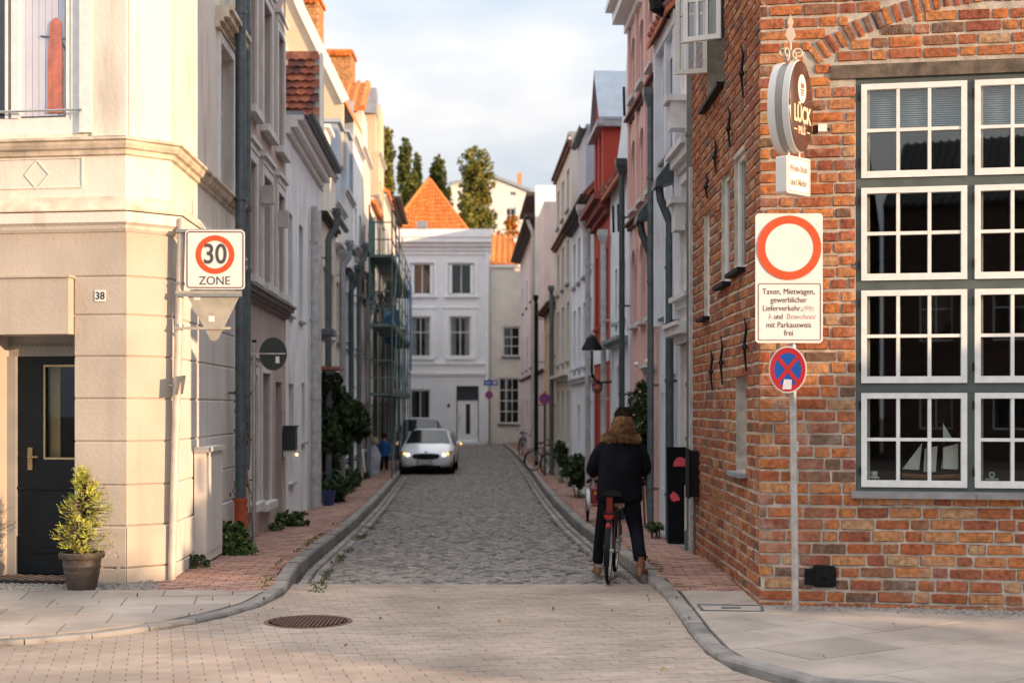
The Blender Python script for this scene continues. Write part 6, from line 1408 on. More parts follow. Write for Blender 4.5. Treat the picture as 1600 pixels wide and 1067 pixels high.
c2_, z2_ = X2(1052), Z2(775); Fa.poly(mb, [(c2_+6*k*(1+.14*math.sin(5*t))*math.cos(t), z2_+7*k*(1+.12*math.sin(4*t+1))*math.sin(t)) for t in [2*math.pi*i/28 for i in range(28)]], 0, .003); Fa.poly(mb, [(c2_, z2_-6*k), (c2_+9*k, z2_-6*k), (c2_+8*k, z2_+1*k)], 0, .0028)
mb.build('printed_mark', M_PNK, bd)
# ------------------------------------------------------------------ bicycles
def bicycle(loc, yaw, label, m_frame, lean=0, group=None, city=True, name='bicycle'):
    """built along +x in its own space, rear wheel contact at the origin"""
    e = empty(name, loc, label, 'bicycle', group); e.rotation_euler = (lean, 0, yaw)
    r = .335; hx = 1.04
    def bl(mb, nm, m, p=e, smooth=True): o = mb.build(nm, m, None, smooth); o.parent = p; return o
    for cx, nm in ((0, 'rear_wheel'), (hx, 'front_wheel')):
        mb = MB(); rs = []
        for i in range(36): a = 2*math.pi*i/36; rs.append([(cx+(r-.018+.018*math.cos(t))*math.cos(a), .018*math.sin(t), r+(r-.018+.018*math.cos(t))*math.sin(a)) for t in [2*math.pi*k/8 for k in range(8)]])
        rs.append(rs[0]); mb.rings(rs, cap=False); ty = bl(mb, nm, M_RUBBER)
        mb = MB(); rs = []
        for i in range(37): a = 2*math.pi*i/36; rs.append([(cx+q*math.cos(a), w, r+q*math.sin(a)) for q, w in ((.285, .011), (.302, .012), (.302, -.012), (.285, -.011))])
        mb.rings(rs, cap=False); bl(mb, 'rim', M_GALV, ty)
        mb = MB()
        for i in range(18): a = 2*math.pi*i/18; mb.tube([(cx+.02*math.cos(a+.8), .02*(1 if i % 2 else -1), r+.02*math.sin(a+.8)), (cx+.288*math.cos(a), 0, r+.288*math.sin(a))], .0013, 4)
        mb.tube([(cx, -.045, r), (cx, .045, r)], .02, 10); bl(mb, 'spokes', M_GALV, ty)
        mb = MB(); rs = []; a0, a1 = (20, 200) if cx == 0 else (20, 170)
        for i in range(15): a = R(a0+(a1-a0)*i/14); rs.append([(cx+.36*math.cos(a)-.008*math.cos(a)*abs(w), .028*w, r+.36*math.sin(a)-.008*math.sin(a)*abs(w)) for w in (-1, -.5, .5, 1)])
        mb.rings(rs, cap=False, closed=False); bl(mb, 'mudguard', M_BLACK)
    mb = MB(); bb_ = (.44, 0, .29); st = (.29, 0, .80); hd = (.88, 0, .84); hb_ = (.91, 0, .66); rx = (0, 0, r)
    mb.tube([bb_, st], .016, 8); mb.tube([bb_, hb_], .019, 8); mb.tube([(.33, 0, .62), (.895, 0, .75)], .015, 8); mb.tube([hb_, hd], .019, 8)
    for s_ in (-1, 1): mb.tube([(0, .055*s_, r), (.42, .03*s_, .29)], .009, 6); mb.tube([(0, .055*s_, r), (.31, .02*s_, .70)], .008, 6); mb.tube([(hx, .05*s_, r), (hx-.05, .05*s_, .5), hb_], .011, 6)
    bl(mb, 'frame', m_frame)
    mb = MB(); mb.tube([hd, (.85, 0, 1.0)], .014, 8); mb.tube([(.62, -.29, .98), (.72, -.27, 1.0), (.84, -.1, 1.02), (.85, 0, 1.02), (.84, .1, 1.02), (.72, .27, 1.0), (.62, .29, .98)], .012, 8); bl(mb, 'handlebar', M_GALV)
    for s_ in (-1, 1): mb = MB(); mb.tube([(.61, .292*s_, .979), (.71, .272*s_, .997)], .017, 8); bl(mb, 'grip', M_RUBBER)
    mb = MB(); mb.tube([st, (.28, 0, .88)], .013, 8); mb.rings([[(.15+.27*f, w*(.085*(1-f)**.8+.02), .90+z+.02*math.sin(f*3)) for w, z in ((-1, -.03), (-.8, .01), (0, .02), (.8, .01), (1, -.03), (0, -.03))] for f in (0, .15, .4, .7, 1)]); bl(mb, 'saddle', M_BLACK)
    mb = MB(); mb.tube([(.44, -.07, .29), (.44, .07, .29)], .02, 8); mb.tube([(.44, .075, .29), (.47, .085, .13)], .009, 6); mb.tube([(.44, -.075, .29), (.41, -.085, .45)], .009, 6); mb.box(.42, .52, .09, .17, .115, .135); mb.box(.36, .46, -.17, -.09, .44, .46)
    mb.rings([[(.44+.09*math.cos(2*math.pi*i/24), y_, .29+.09*math.sin(2*math.pi*i/24)) for i in range(24)] for y_ in (-.048, -.044)]); bl(mb, 'crankset', M_GALV, smooth=False)
    mb = MB()
    for s_ in (-1, 1): mb.tube([(-.22, .06*s_, .72), (.24, .06*s_, .72)], .006, 6); mb.tube([(-.18, .06*s_, .72), (0, .06*s_, r)], .005, 6)
    for x_ in (-.22, -.1, .02, .14): mb.tube([(x_, -.06, .72), (x_, .06, .72)], .005, 6)
    bl(mb, 'rear_rack', M_BLACK); return e, bl
y = 14.25; x0 = (950-800)*y/F
bk1, bl = bicycle((x0, y, zr(y)+.0), R(90-8), 'black city bicycle with red tail light ridden at the right kerb', mat('bicycle_red_black', (.1, .015, .015), .35, nz=.1), lean=R(2))
mb = MB(); mb.hexa([(-.25, -.036, .67), (-.25, .036, .67), (-.22, .036, .67), (-.22, -.036, .67), (-.26, -.046, .71), (-.26, .046, .71), (-.22, .046, .71), (-.22, -.046, .71)]); bl(mb, 'tail_light', mat('red_lens', (.32, .015, .015), .3, nz=0, emit=((1, .03, .02), .02)), smooth=False)
mb = MB(); mb.ball((-.245, 0, .60), (.012, .028, .032)); bl(mb, 'reflector', MATS['red_lens']); mb = MB(); mb.box(-.2, -.185, -.03, .03, .72, .88); bl(mb, 'red_tag', mat('dull_red_plastic', (.16, .02, .015), .6, spec=.2), smooth=False)
# ------------------------------------------------------------------ skinned bodies
def skin(name, V, E, root, parent, m, sub=2):
    me = bpy.data.meshes.new(name); og = origin(parent); me.from_pydata([Vector(v[0])-og for v in V], E, []); me.materials.append(m)
    o = bpy.data.objects.new(name, me); col.objects.link(o); o.parent = parent; md = o.modifiers.new('skin', 'SKIN'); md.use_smooth_shade = True
    for i, v in enumerate(V):
        s_ = me.skin_vertices[0].data[i]; s_.radius = (v[1], v[1]) if not isinstance(v[1], tuple) else v[1]; s_.use_root = (i == root)
    sd = o.modifiers.new('sub', 'SUBSURF'); sd.levels = sub; sd.render_levels = sub; return o
def chain(V, E, start, pts):
    a = start
    for p, r_ in pts: V.append((p, r_)); E.append((a, len(V)-1)); a = len(V)-1
    return a
def hand(V, E, w, d, side, up=Vector((0, 0, 1)), s=1.0):
    """palm, four bent fingers of different lengths and a thumb from the side of the palm, closed round a grip"""
    w = len(V)-1 if w is None else w; p = Vector(V[w][0]); d = d.normalized(); l = side.normalized(); dn = d.cross(l).normalized()
    if dn.z > 0: dn = -dn
    V.append((tuple(p+d*.05*s), .022*s)); E.append((w, len(V)-1)); pm = len(V)-1
    for k, ln in enumerate((.068, .078, .072, .058)):
        b = p+d*.085*s+l*(k-1.5)*.02*s
        chain(V, E, pm, [(tuple(b), .0095*s), (tuple(b+d*ln*.4*s+dn*.012*s), .009*s), (tuple(b+d*ln*.45*s+dn*.038*s), .008*s), (tuple(b+d*ln*.15*s+dn*.052*s), .007*s)])
    b = p+d*.03*s-l*.03*s; chain(V, E, pm, [(tuple(b), .0105*s), (tuple(b+d*.03*s-l*.012*s+dn*.02*s), .0095*s), (tuple(b+d*.045*s+l*.005*s+dn*.04*s), .008*s)])
def loft(mb, sec, n=20, wr=.0, seed=0):
    """sections (centre, rx, ry, tilt direction); wr adds cloth folds"""
    rs = []
    for i, (c, rx, ry) in enumerate(sec):
        c = Vector(c); d = (Vector(sec[min(i+1, len(sec)-1)][0])-Vector(sec[max(i-1, 0)][0])).normalized(); a = Vector((0, 1, 0)).cross(d); a = a.normalized() if a.length > .1 else Vector((1, 0, 0)); b = d.cross(a).normalized()
        rs.append([c+a*math.cos(t)*rx*(1+wr*noise.noise(Vector((math.cos(t)*2, math.sin(t)*2, i*.9+seed))))+b*math.sin(t)*ry*(1+wr*noise.noise(Vector((math.cos(t)*2+5, math.sin(t)*2, i*.9+seed)))) for t in [2*math.pi*k/n for k in range(n)]])
    return mb.rings(rs)
def subsurf(o, l=2): m = o.modifiers.new('sub', 'SUBSURF'); m.levels = l; m.render_levels = l; return o
M_SKIN = mat('skin', (.5, .3, .22), .6, nz=.05); M_COAT = mat('navy_black_coat', (.006, .007, .011), .9, spec=.12, nz=.3, ns=6, bump=.012, bs=7); M_JEANS = mat('black_trousers', (.008, .009, .014), .9, spec=.1, nz=.2, bump=.004, bs=14)
M_FUR = mat('brown_fur', (.32, .17, .06), .9, nz=.4, ns=25, island=[(.28, .15, .055), (.2, .1, .04), (.36, .21, .09), (.12, .06, .025)]); M_HAIR = mat('dark_brown_hair', (.03, .018, .011), .85, spec=.15, nz=.4, ns=30); M_BOOT = mat('brown_leather', (.22, .09, .045), .5, nz=.2, ns=12)
Y0 = 14.6; X0 = (968-800)*Y0/F
pe = empty('person', (X0, Y0, 0), 'cyclist from behind in dark coat with brown fur collar, astride the black bicycle', 'person')
def Q(x, y_, z): return (X0+x, Y0+y_, z)
hl_, hr_ = Q(-.105, .02, .80), Q(.105, .0, .80)
V = [(Q(0, 0, .88), .13)]; E = []
ch_ = chain(V, E, 0, [(Q(0, .01, 1.02), .125), (Q(.005, .03, 1.2), .15), (Q(.01, .05, 1.35), .13), (Q(.02, .07, 1.43), .055), (Q(.035, .09, 1.49), .052), (Q(.045, .10, 1.56), .08), (Q(.05, .10, 1.63), .088), (Q(.05, .10, 1.68), .05)])
for sg, kn, an_, toe in ((-1, Q(-.165, .22, .50), Q(-.20, .36, .13), Q(-.215, .52, .05)), (1, Q(.17, .02, .50), Q(.19, -.30, .20), Q(.225, -.18, .13))):
    a = chain(V, E, 0, [(Q(.10*sg, .0, .82), .095), (kn, .06), (an_, .04), (toe, .035)])
for sg in (-1, 1):
    a = chain(V, E, 3, [(Q(.17*sg+.01, .04, 1.32), .045), (Q(.275*sg, .10, 1.12), .043), (Q(.22*sg+.03, .42, 1.06), .028)])
    hand(V, E, a, Vector((.1, 1, -.1)), Vector((1, 0, 0)))
skin('body', V, E, 0, pe, M_SKIN)
mb = MB(); loft(mb, [(Q(.0, .0, .765), .235, .165), (Q(.0, .0, .80), .24, .17), (Q(.0, 0, .9), .235, .17), (Q(0, 0, 1.0), .225, .16), (Q(.003, .01, 1.1), .225, .16), (Q(.005, .03, 1.2), .235, .16), (Q(.008, .04, 1.3), .235, .15), (Q(.01, .05, 1.37), .21, .13), (Q(.012, .06, 1.42), .15, .11), (Q(.02, .07, 1.455), .09, .085)], 28, .10)
coat = subsurf(mb.build('coat', M_COAT, pe, True), 1)
for sg in (-1, 1):
    mb = MB(); loft(mb, [(Q(.12*sg+.01, .05, 1.37), .07, .07), (Q(.19*sg+.01, .05, 1.32), .075, .085), (Q(.24*sg+.008, .06, 1.23), .072, .082), (Q(.272*sg+.004, .08, 1.14), .068, .078), (Q(.275*sg, .14, 1.09), .066, .07), (Q(.26*sg, .28, 1.07), .062, .062), (Q(.235*sg+.02, .41, 1.06), .05, .05)], 16, .22, sg)
    subsurf(mb.build('sleeve', M_COAT, pe, True), 1)
for sg, kn, an_ in ((-1, Q(-.165, .20, .50), Q(-.195, .345, .16)), (1, Q(.17, .02, .50), Q(.185, -.29, .24))):
    h0 = Vector(Q(.10*sg, .0, .86)); k0 = Vector(kn); a0 = Vector(an_); mb = MB()
    loft(mb, [(h0, .115, .13), (h0.lerp(k0, .3), .105, .115), (h0.lerp(k0, .7), .085, .095), (k0, .075, .085), (k0.lerp(a0, .3), .07, .078), (k0.lerp(a0, .7), .066, .07), (a0, .068, .072), (a0+Vector((0, 0, -.05)), .066, .07)], 18, .16, sg*4)
    subsurf(mb.build('trouser_leg', M_JEANS, pe, True), 1)
for sg, an_, toe, zs0 in ((-1, Q(-.20, .36, .13), Q(-.215, .52, .045), .0), (1, Q(.19, -.30, .19), Q(.235, -.16, .13), .085)):
    a0, t0 = Vector(an_), Vector(toe); fl = Vector((0, 0, 1)); g0 = zr(14.5)+zs0+(.012 if sg < 0 else .0)
    hd_ = Vector((t0.x-a0.x, t0.y-a0.y, 0)).normalized(); mb = MB(); rs = []; heel = Vector((a0.x, a0.y, g0))-hd_*.07
    for f, w, h_ in ((0, .022, .05), (.03, .034, .10), (.08, .037, .11), (.13, .037, .085), (.18, .042, .062), (.23, .044, .052), (.27, .036, .042), (.285, .015, .03)):
        c = heel+hd_*f; s_ = Vector((-hd_.y, hd_.x, 0)); rs.append([c+s_*w*math.cos(t)+Vector((0, 0, max(0, .5*h_+.5*h_*math.sin(t)))) for t in [2*math.pi*k/12 for k in range(12)]])
    mb.rings(rs); loft(mb, [(heel+hd_*.07+Vector((0, 0, .07)), .042, .05), (a0+Vector((0, 0, .06)), .046, .052)], 14); mb.build('boot', M_BOOT, pe, True)
mb = MB(); mb.ball(Q(.05, .10, 1.64), (.092, .105, .115), 20, 12)
for k in range(1100):
    a = rnd(0, 6.28); el = rnd(-.5, 1.4); n = Vector((math.cos(a)*math.cos(el), math.sin(a)*math.cos(el), math.sin(el)))
    if n.y > .55 and n.z < .4: continue
    p = Vector(Q(.05, .10, 1.64))+Vector((n.x*.092, n.y*.105, n.z*.115)); t = Vector((rnd(-.2, .2), rnd(-.2, .2), -1)); t = (t-n*t.dot(n)).normalized(); s_ = n.cross(t)*.004
    mb.add([p-s_, p+s_, p+t*.05+n*.008+s_*.3, p+t*.05+n*.008-s_*.3], [(0, 1, 2, 3)])
mb.build('hair', M_HAIR, pe, True)
# fur collar lying on the shoulders and the lumpy brown hood above it
def fur(mb, p, n, ln, w=.0035):
    t = (n+Vector((rnd(-.7, .7), rnd(-.7, .7), rnd(-.9, .3)))).normalized(); s_ = t.orthogonal().normalized()*w; e_ = p+t*ln; mb.add([p-s_, p+s_, e_+s_*.2, e_-s_*.2], [(0, 1, 2, 3)])
mb = MB(); rs = []
for i in range(29):
    a = 2*math.pi*i/28; c = Vector(Q(.018, .055, 1.425))+Vector((.14*math.cos(a), .115*math.sin(a), .012*math.sin(a*3))); o_ = Vector((math.cos(a), math.sin(a), 0))
    rs.append([c+o_*.05*math.cos(t)+Vector((0, 0, .04*math.sin(t))) for t in [2*math.pi*k/10 for k in range(10)]])
mb.rings(rs, cap=False)
for k in range(3600):
    a = rnd(0, 6.283); t = rnd(-1.2, 3.6); o_ = Vector((math.cos(a), math.sin(a), 0)); n = o_*math.cos(t)+Vector((0, 0, math.sin(t))); fur(mb, Vector(Q(.018, .055, 1.425))+Vector((.14*math.cos(a), .115*math.sin(a), .012*math.sin(a*3)))+o_*.05*math.cos(t)+Vector((0, 0, .04*math.sin(t))), n, rnd(.014, .034))
mb.build('fur_collar', M_FUR, pe)
mb = MB(); rs = []
for z, r_, dx in ((1.43, .10, .0), (1.47, .118, .0), (1.50, .112, .004), (1.525, .118, .006), (1.555, .108, .01), (1.58, .108, .012), (1.61, .098, .016), (1.64, .085, .02), (1.66, .05, .02)):
    rs.append([Q(dx+.02+r_*(1+.12*noise.noise(Vector((math.cos(t)*2, math.sin(t)*2, z*18))))*math.cos(t), .035+r_*.95*(1+.12*noise.noise(Vector((math.cos(t)*2, math.sin(t)*2+7, z*18))))*math.sin(t), z) for t in [2*math.pi*k/26 for k in range(26)]])
mb.rings(rs)
for k in range(1500):
    r0 = random.choice(rs[1:-1]); p = Vector(random.choice(r0)); n = (p-Vector(Q(.03, .035, p.z))).normalized(); fur(mb, p+Vector((0, 0, rnd(-.015, .015))), n, rnd(.006, .016), .003)
mb.build('hood', mat('brown_hood', (.17, .085, .03), .95, nz=.5, ns=16, bump=.01, bs=40), pe, True)
# ------------------------------------------------------------------ far bicycles, cargo trike
M_BF = mat('bicycle_dark', (.03, .04, .05), .4, .3)
def farbike(px, y, yaw, label, m):
    x = (px-800)*y/F; return bicycle((x, y, zp(y)), yaw, label, m, R(3), 'bicycles parked on the right pavement')
farbike(833, 46.5, R(28), 'silver-framed bicycle parked before the ochre house', M_GALV)
farbike(852, 44.0, R(60), 'dark bicycle parked in front of the silver-framed one', M_BF)
farbike(812, 57.0, R(80), 'bicycle leaning at the far mauve house front', M_BF)
farbike(1013, 22.8, R(85), 'bicycle with thin frame standing before the pink house', M_BF)
y = 23.5; ct = empty('cargo_trailer', ((925-800)*y/F, y, zp(y)), 'small cargo trike with red box and yellow stripe left of the cyclist', 'trike'); x = (918-800)*y/F
for dx in (0, .5):
    mb = MB(); rs = []
    for i in range(29): a = 2*math.pi*i/28; rs.append([(x+dx+.02*math.sin(t), y+(.24+.02*math.cos(t))*math.cos(a), zp(y)+.26+(.24+.02*math.cos(t))*math.sin(a)) for t in [2*math.pi*k/6 for k in range(6)]])
    mb.rings(rs, cap=False); w = mb.build('wheel', M_RUBBER, ct, True); mb = MB(); mb.tube([(x+dx, y, zp(y)+.26), (x+.25, y, zp(y)+.26)], .015, 6)
    for i in range(10): a = i*.628; mb.tube([(x+dx, y, zp(y)+.26), (x+dx, y+.23*math.cos(a), zp(y)+.26+.23*math.sin(a))], .003, 4)
    mb.build('spokes', M_GALV, w)
    mb = MB(); rs = [[(x+dx+s_, y+.29*math.cos(R(a)), zp(y)+.26+.29*math.sin(R(a))) for s_ in (-.03, .03)] for a in range(60, 200, 10)]; mb.rings(rs, cap=False, closed=False); mb.build('mudguard', M_GALV, w)
mb = MB(); mb.box(x+.06, x+.46, y-.2, y+.5, zp(y)+.3, zp(y)+.55); mb.build('box', mat('trike_red', (.25, .03, .03), .5), ct); mb = MB(); mb.box(x+.1, x+.42, y-.205, y-.2, zp(y)+.46, zp(y)+.5); mb.build('yellow_stripe', mat('signal_yellow', (.6, .5, .03), .5), ct)
mb = MB(); mb.box(x+.04, x+.5, y-.15, y+.5, zp(y)+.56, zp(y)+.95); subsurf(mb.build('dark_cover', M_BLACK, ct), 2)

# ------------------------------------------------------------------ cars
def car(cx, y, L_, w, h, label, paint, suv=False, lights=True):
    """front faces the viewer; sections run from nose to tail"""
    z0 = zr(y); e = empty('parked_car' if suv else 'moving_car', (cx, y+L_/2, z0), label, 'car'); hw = w/2
    # half outline per section: (half width at sill, at belt, belt height, roof half width, top height)
    if not suv: T = [(.0, .62, .70, .55, .40, .62), (.06, .80, .84, .62, .5, .70), (.25, .93, .93, .74, .62, .80), (.7, .97, .96, .86, .70, .93), (1.12, .985, .985, .93, .72, 1.0), (1.6, .985, .985, .97, .70, 1.24), (2.05, .985, .985, .98, .66, 1.43), (2.6, .985, .985, .98, .66, 1.48), (3.3, .985, .98, .99, .64, 1.44), (3.9, .97, .95, 1.0, .60, 1.25), (4.25, .93, .90, .95, .55, .98), (4.35, .85, .82, .8, .5, .82)]
    else: T = [(.0, .7, .75, .6, .5, .75), (.1, .88, .88, .8, .6, .9), (.6, .97, .97, .95, .75, 1.02), (1.1, .98, .98, 1.0, .75, 1.08), (1.6, .98, .98, 1.03, .70, 1.45), (2.0, .98, .98, 1.04, .70, 1.63), (3.4, .98, .98, 1.04, .68, 1.65), (4.2, .97, .95, 1.02, .62, 1.45), (4.45, .9, .88, .95, .6, 1.0)]
    mb = MB(); rs = []
    for t, a, b, zb, r_, zt in T:
        zt *= h/(1.48 if not suv else 1.65); yy0 = y+t*L_/4.4; lo = .20 if .1 < t < 4.2 else .26
        half = [(a*.92, lo), (a, lo+.08), (b, zb*.72), (b*.985, zb*.93), ((b+r_)/2+.03, (zb*.93+zt)/2+.0), (r_+.04, zt-.045), (r_*.8, zt-.01), (0, zt)]
        pts_ = [(cx+hw*u, yy0, z0+z) for u, z in half]+[(cx-hw*u, yy0, z0+z) for u, z in reversed(half[:-1])]; rs.append(pts_)
    mb.rings(rs); bd = subsurf(mb.build('body', paint, e, True), 1)
    s_ = h/(1.48 if not suv else 1.65); yw0, zw0, yw1, zw1 = (y+1.15, .965, y+1.98, 1.385) if not suv else (y+1.15, 1.1, y+1.95, 1.56)
    wb, wt = (.80*hw, .64*hw) if not suv else (.84*hw, .68*hw)
    def fpt(f, g_, o): yy_ = yw0+(yw1-yw0)*g_; ww = wb+(wt-wb)*g_; return (cx+ww*f, yy_-o-.10*(1-f*f)*(1-g_*.5), z0+(zw0+(zw1-zw0)*g_)*s_+.02*(1-f*f)+o)
    mb = MB(); n = 10; rs = [[fpt(-1+2*i/n, g_, .03) for i in range(n+1)] for g_ in (0, .25, .5, .75, 1)]; mb.rings(rs, cap=False, closed=False); r2_ = [[fpt(-1+2*i/n, g_, .02) for i in range(n+1)] for g_ in (0, .25, .5, .75, 1)]; mb.rings([r[::-1] for r in r2_], cap=False, closed=False)
    mb.build('windscreen', CARSCREEN, e, True)
    for sg in (-1, 1):   # side windows
        mb = MB(); mb.rings([[(cx+sg*hw*u, yy_, z0+z*s_) for yy_, z, u in ((y+1.35, 1.0, .975), (y+2.1, 1.36, .80), (y+3.3, 1.36, .80), (y+3.8, 1.02, .965))], [(cx+sg*hw*(u+.012), yy_, z0+z*s_) for yy_, z, u in ((y+1.35, 1.0, .975), (y+2.1, 1.36, .80), (y+3.3, 1.36, .80), (y+3.8, 1.02, .965))]]); mb.build('side_window', CARSCREEN, e)
    for sg in (-1, 1):
        for t in (.86, 3.5):
            c = (cx+sg*(hw-.11), y+t, z0+.315); mb = MB(); mb.rings([[(c[0]+o, c[1]+r_*math.cos(2*math.pi*k/24), c[2]+r_*math.sin(2*math.pi*k/24)) for k in range(24)] for o, r_ in ((-.1, .30), (-.09, .315), (.09, .315), (.1, .30))]); wl_ = mb.build('wheel', M_RUBBER, e, True)
            mb = MB(); mb.rings([[(c[0]+sg*.102, c[1]+r_*math.cos(2*math.pi*k/20), c[2]+r_*math.sin(2*math.pi*k/20)) for k in range(20)] for r_ in (.21, .02)]); mb.build('rim', M_GALV, wl_)
        mb = MB(); m0 = (cx+sg*(hw+.10), y+1.5, z0+.99*s_); mb.ball(m0, (.11, .06, .075), 14, 8); mi = mb.build('mirror', paint, e, True)
        mb = MB(); mb.tube([(cx+sg*(hw-.06), y+1.55, z0+.95*s_), (cx+sg*(hw+.05), y+1.5, z0+.96*s_)], .025, 6); mb.build('mirror_foot', M_BLACK, mi)
        if lights: mb = MB(); mb.ball((m0[0]+sg*.07, m0[1]-.05, m0[2]-.02), .032); mb.build('indicator', EM_OR, mi, True)
    if not suv:
        FCc = lambda pl, yf, t_: [(cx+u, yf(u)-t_, z0+z) for u, z in pl]
        nose = lambda u: y+.02+.30*(abs(u)/hw)**2.6
        def fpan(pl, name, m, t_=.02, th=.03):
            mb = MB(); mb.rings([FCc(pl, nose, t_), FCc(pl, nose, t_-th)]); return mb.build(name, m, e)
        fpan([(-.46, .60), (-.40, .675), (-.2, .69), (0, .69), (.2, .69), (.40, .675), (.46, .60), (.38, .53), (.2, .505), (0, .505), (-.2, .505), (-.38, .53)], 'grille', M_BLACK, .05, .06)
        for z in (.56, .6, .64): fpan([(-.36, z), (-.36, z+.008), (0, z+.009), (.36, z+.008), (.36, z), (0, z)], 'grille_bar', M_PIPE, .056, .01)
        for sg in (-1, 1):
            hl1 = fpan([(sg*.50, .60), (sg*.53, .68), (sg*.68, .74), (sg*.84, .77), (sg*.83, .70), (sg*.70, .60), (sg*.58, .57)][::sg], 'headlight', mat('headlamp_glass', (.35, .36, .38), .15, .3, nz=.05, coat=1), .045, .06)
            if lights: mb = MB(); mb.ball((cx+sg*.58, nose(.58)-.06, z0+.645), (.062, .03, .058)); mb.build('lit_lamp', EM_W, hl1, True); mb = MB(); mb.ball((cx+sg*.70, nose(.7)-.055, z0+.685), (.05, .02, .035)); mb.build('turn_signal', EM_OR, hl1, True)
            fpan([(sg*.56, .28), (sg*.82, .33), (sg*.85, .42), (sg*.70, .40), (sg*.54, .34)][::sg], 'fog_recess', M_BLACK, .035, .05)
        fpan([(-.52, .20), (-.45, .30), (0, .32), (.45, .30), (.52, .20)], 'lower_intake', M_BLACK, .05, .06)
        pl_ = fpan([(-.28, .37), (-.28, .485), (.26, .485), (.26, .37)], 'number_plate', M_SIGN, .075, .02); mb = MB(); mb.box(cx-.279, cx-.235, nose(.25)-.10, nose(.25)-.096, z0+.372, z0+.483); mb.build('blue_strip', M_SBLUE, pl_)
        text(Fr((cx, nose(0)-.08), (1, 0)), 'HL JN 1886', .02, z0+.428, .095, .001, pl_, M_INK, sx=.85)
        mb = MB(); mb.ball((cx, nose(0)-.06, z0+.735), (.06, .012, .025)); mb.build('badge', M_SBLUE, e, True); mb = MB(); mb.box(cx-hw*.9, cx+hw*.9, y+.3, y+4, z0+.14, z0+.25); mb.build('underbody', M_BLACK, e)
    return e
CARSCREEN = mat('car_screen', (.012, .015, .018), .08, 0, nz=0, spec=.35)
EM_W = mat('lit_headlamp', (1, .9, .7), .3, nz=0, emit=((1, .82, .55), 2.2)); EM_OR = mat('lit_indicator', (1, .5, .1), .3, nz=0, emit=((1, .5, .1), 2))
P_WH = mat('white_car_paint', (.72, .75, .8), .28, nz=.02, coat=.6); P_DK = mat('dark_car_paint', (.012, .008, .012), .35, nz=.02, coat=.3, spec=.3)
car((666-800)*46.2/F, 46.0, 4.36, 1.82, 1.48, 'white hatchback with lit headlights and orange indicators driving up the lane', P_WH)
car((652-800)*54/F, 53.5, 4.5, 1.84, 1.66, 'dark tall car standing close behind the white hatchback', P_DK, suv=True, lights=False)

# ------------------------------------------------------------------ child, scooter, tarpaulin
y = 45.5; cx = (600-800)*y/F; g0 = zp(y); pc_ = empty('person', (cx, y, g0), 'small person in a bright blue jacket walking beside the white car', 'person')
def Q2(a, b, z): return (cx+a, y+b, g0+z)
V = [(Q2(0, 0, .62), .09)]; E = []; chain(V, E, 0, [(Q2(0, 0, .8), .095), (Q2(0, 0, .95), .09), (Q2(0, 0, 1.02), .04), (Q2(0, 0, 1.08), .055), (Q2(0, 0, 1.15), .075), (Q2(0, 0, 1.2), .05)])
for sg in (-1, 1):
    chain(V, E, 0, [(Q2(.07*sg, 0, .55), .06), (Q2(.08*sg, .06*sg, .32), .045), (Q2(.08*sg, .0, .07), .032), (Q2(.08*sg, -.12, .03), .028)]); a = chain(V, E, 2, [(Q2(.14*sg, 0, .92), .04), (Q2(.19*sg, 0, .75), .03), (Q2(.19*sg, -.06*sg, .58), .022)])
    hand(V, E, a, Vector((0, -.1, -1)), Vector((0, 1, 0)), s=.75)
skin('body', V, E, 0, pc_, M_SKIN, 1)
M_BLJ = mat('blue_jacket', (.01, .09, .30), .7, nz=.15); mb = MB(); loft(mb, [(Q2(0, 0, .52), .15, .11), (Q2(0, 0, .7), .15, .11), (Q2(0, 0, .88), .155, .105), (Q2(0, 0, .97), .11, .09), (Q2(0, 0, 1.02), .06, .06)], 16, .1); mb.build('jacket', M_BLJ, pc_, True)
for sg in (-1, 1):
    mb = MB(); loft(mb, [(Q2(.10*sg, 0, .95), .05, .05), (Q2(.17*sg, 0, .85), .05, .05), (Q2(.19*sg, 0, .75), .045, .045), (Q2(.19*sg, -.05*sg, .6), .036, .036)], 12, .1); mb.build('sleeve', M_BLJ, pc_, True)
    mb = MB(); loft(mb, [(Q2(.07*sg, 0, .58), .075, .08), (Q2(.08*sg, .06*sg, .32), .06, .06), (Q2(.08*sg, 0, .07), .05, .05)], 12, .1); mb.build('trouser_leg', M_JEANS, pc_, True)
mb = MB(); mb.ball(Q2(0, .01, 1.16), (.085, .092, .09), 14, 8); mb.build('hair', M_HAIR, pc_, True)
y = 41.0; x = (571-800)*y/F; sc_ = empty('kick_scooter', (x, y, zp(y)), 'kick scooter with white stem standing at the left kerb', 'scooter'); mb = MB(); mb.tube([(x, y, zp(y)+.12), (x-.08, y, zp(y)+.85)], .022, 8); mb.tube([(x-.2, y, zp(y)+.85), (x+.05, y, zp(y)+.85)], .012, 6); mb.build('stem', M_WHITE, sc_, True)
mb = MB(); mb.box(x-.05, x+.07, y, y+.8, zp(y)+.10, zp(y)+.13); mb.build('deck', M_BLACK, sc_)
for dy in (-.05, .85): mb = MB(); mb.rings([[(x+o, y+dy+.1*math.cos(2*math.pi*k/16), zp(y)+.1+.1*math.sin(2*math.pi*k/16)) for k in range(16)] for o in (-.03, .03)]); mb.build('wheel', M_RUBBER, sc_)
y = 43.6; x = (582-800)*y/F; tp = empty('covered_pile', (x, y, zp(y)), 'pile of building material under a pale plastic sheet by the scaffolding', 'building material'); mb = MB(); rs = []
for z, r_ in ((0, .22), (.3, .24), (.6, .22), (.85, .15), (.95, .03)): rs.append([(x+r_*(1+.2*noise.noise(Vector((math.cos(t)*2, math.sin(t)*2, z*4))))*math.cos(t), y+.4*(r_/.24)*math.sin(t), zp(y)+z) for t in [2*math.pi*k/22 for k in range(22)]])
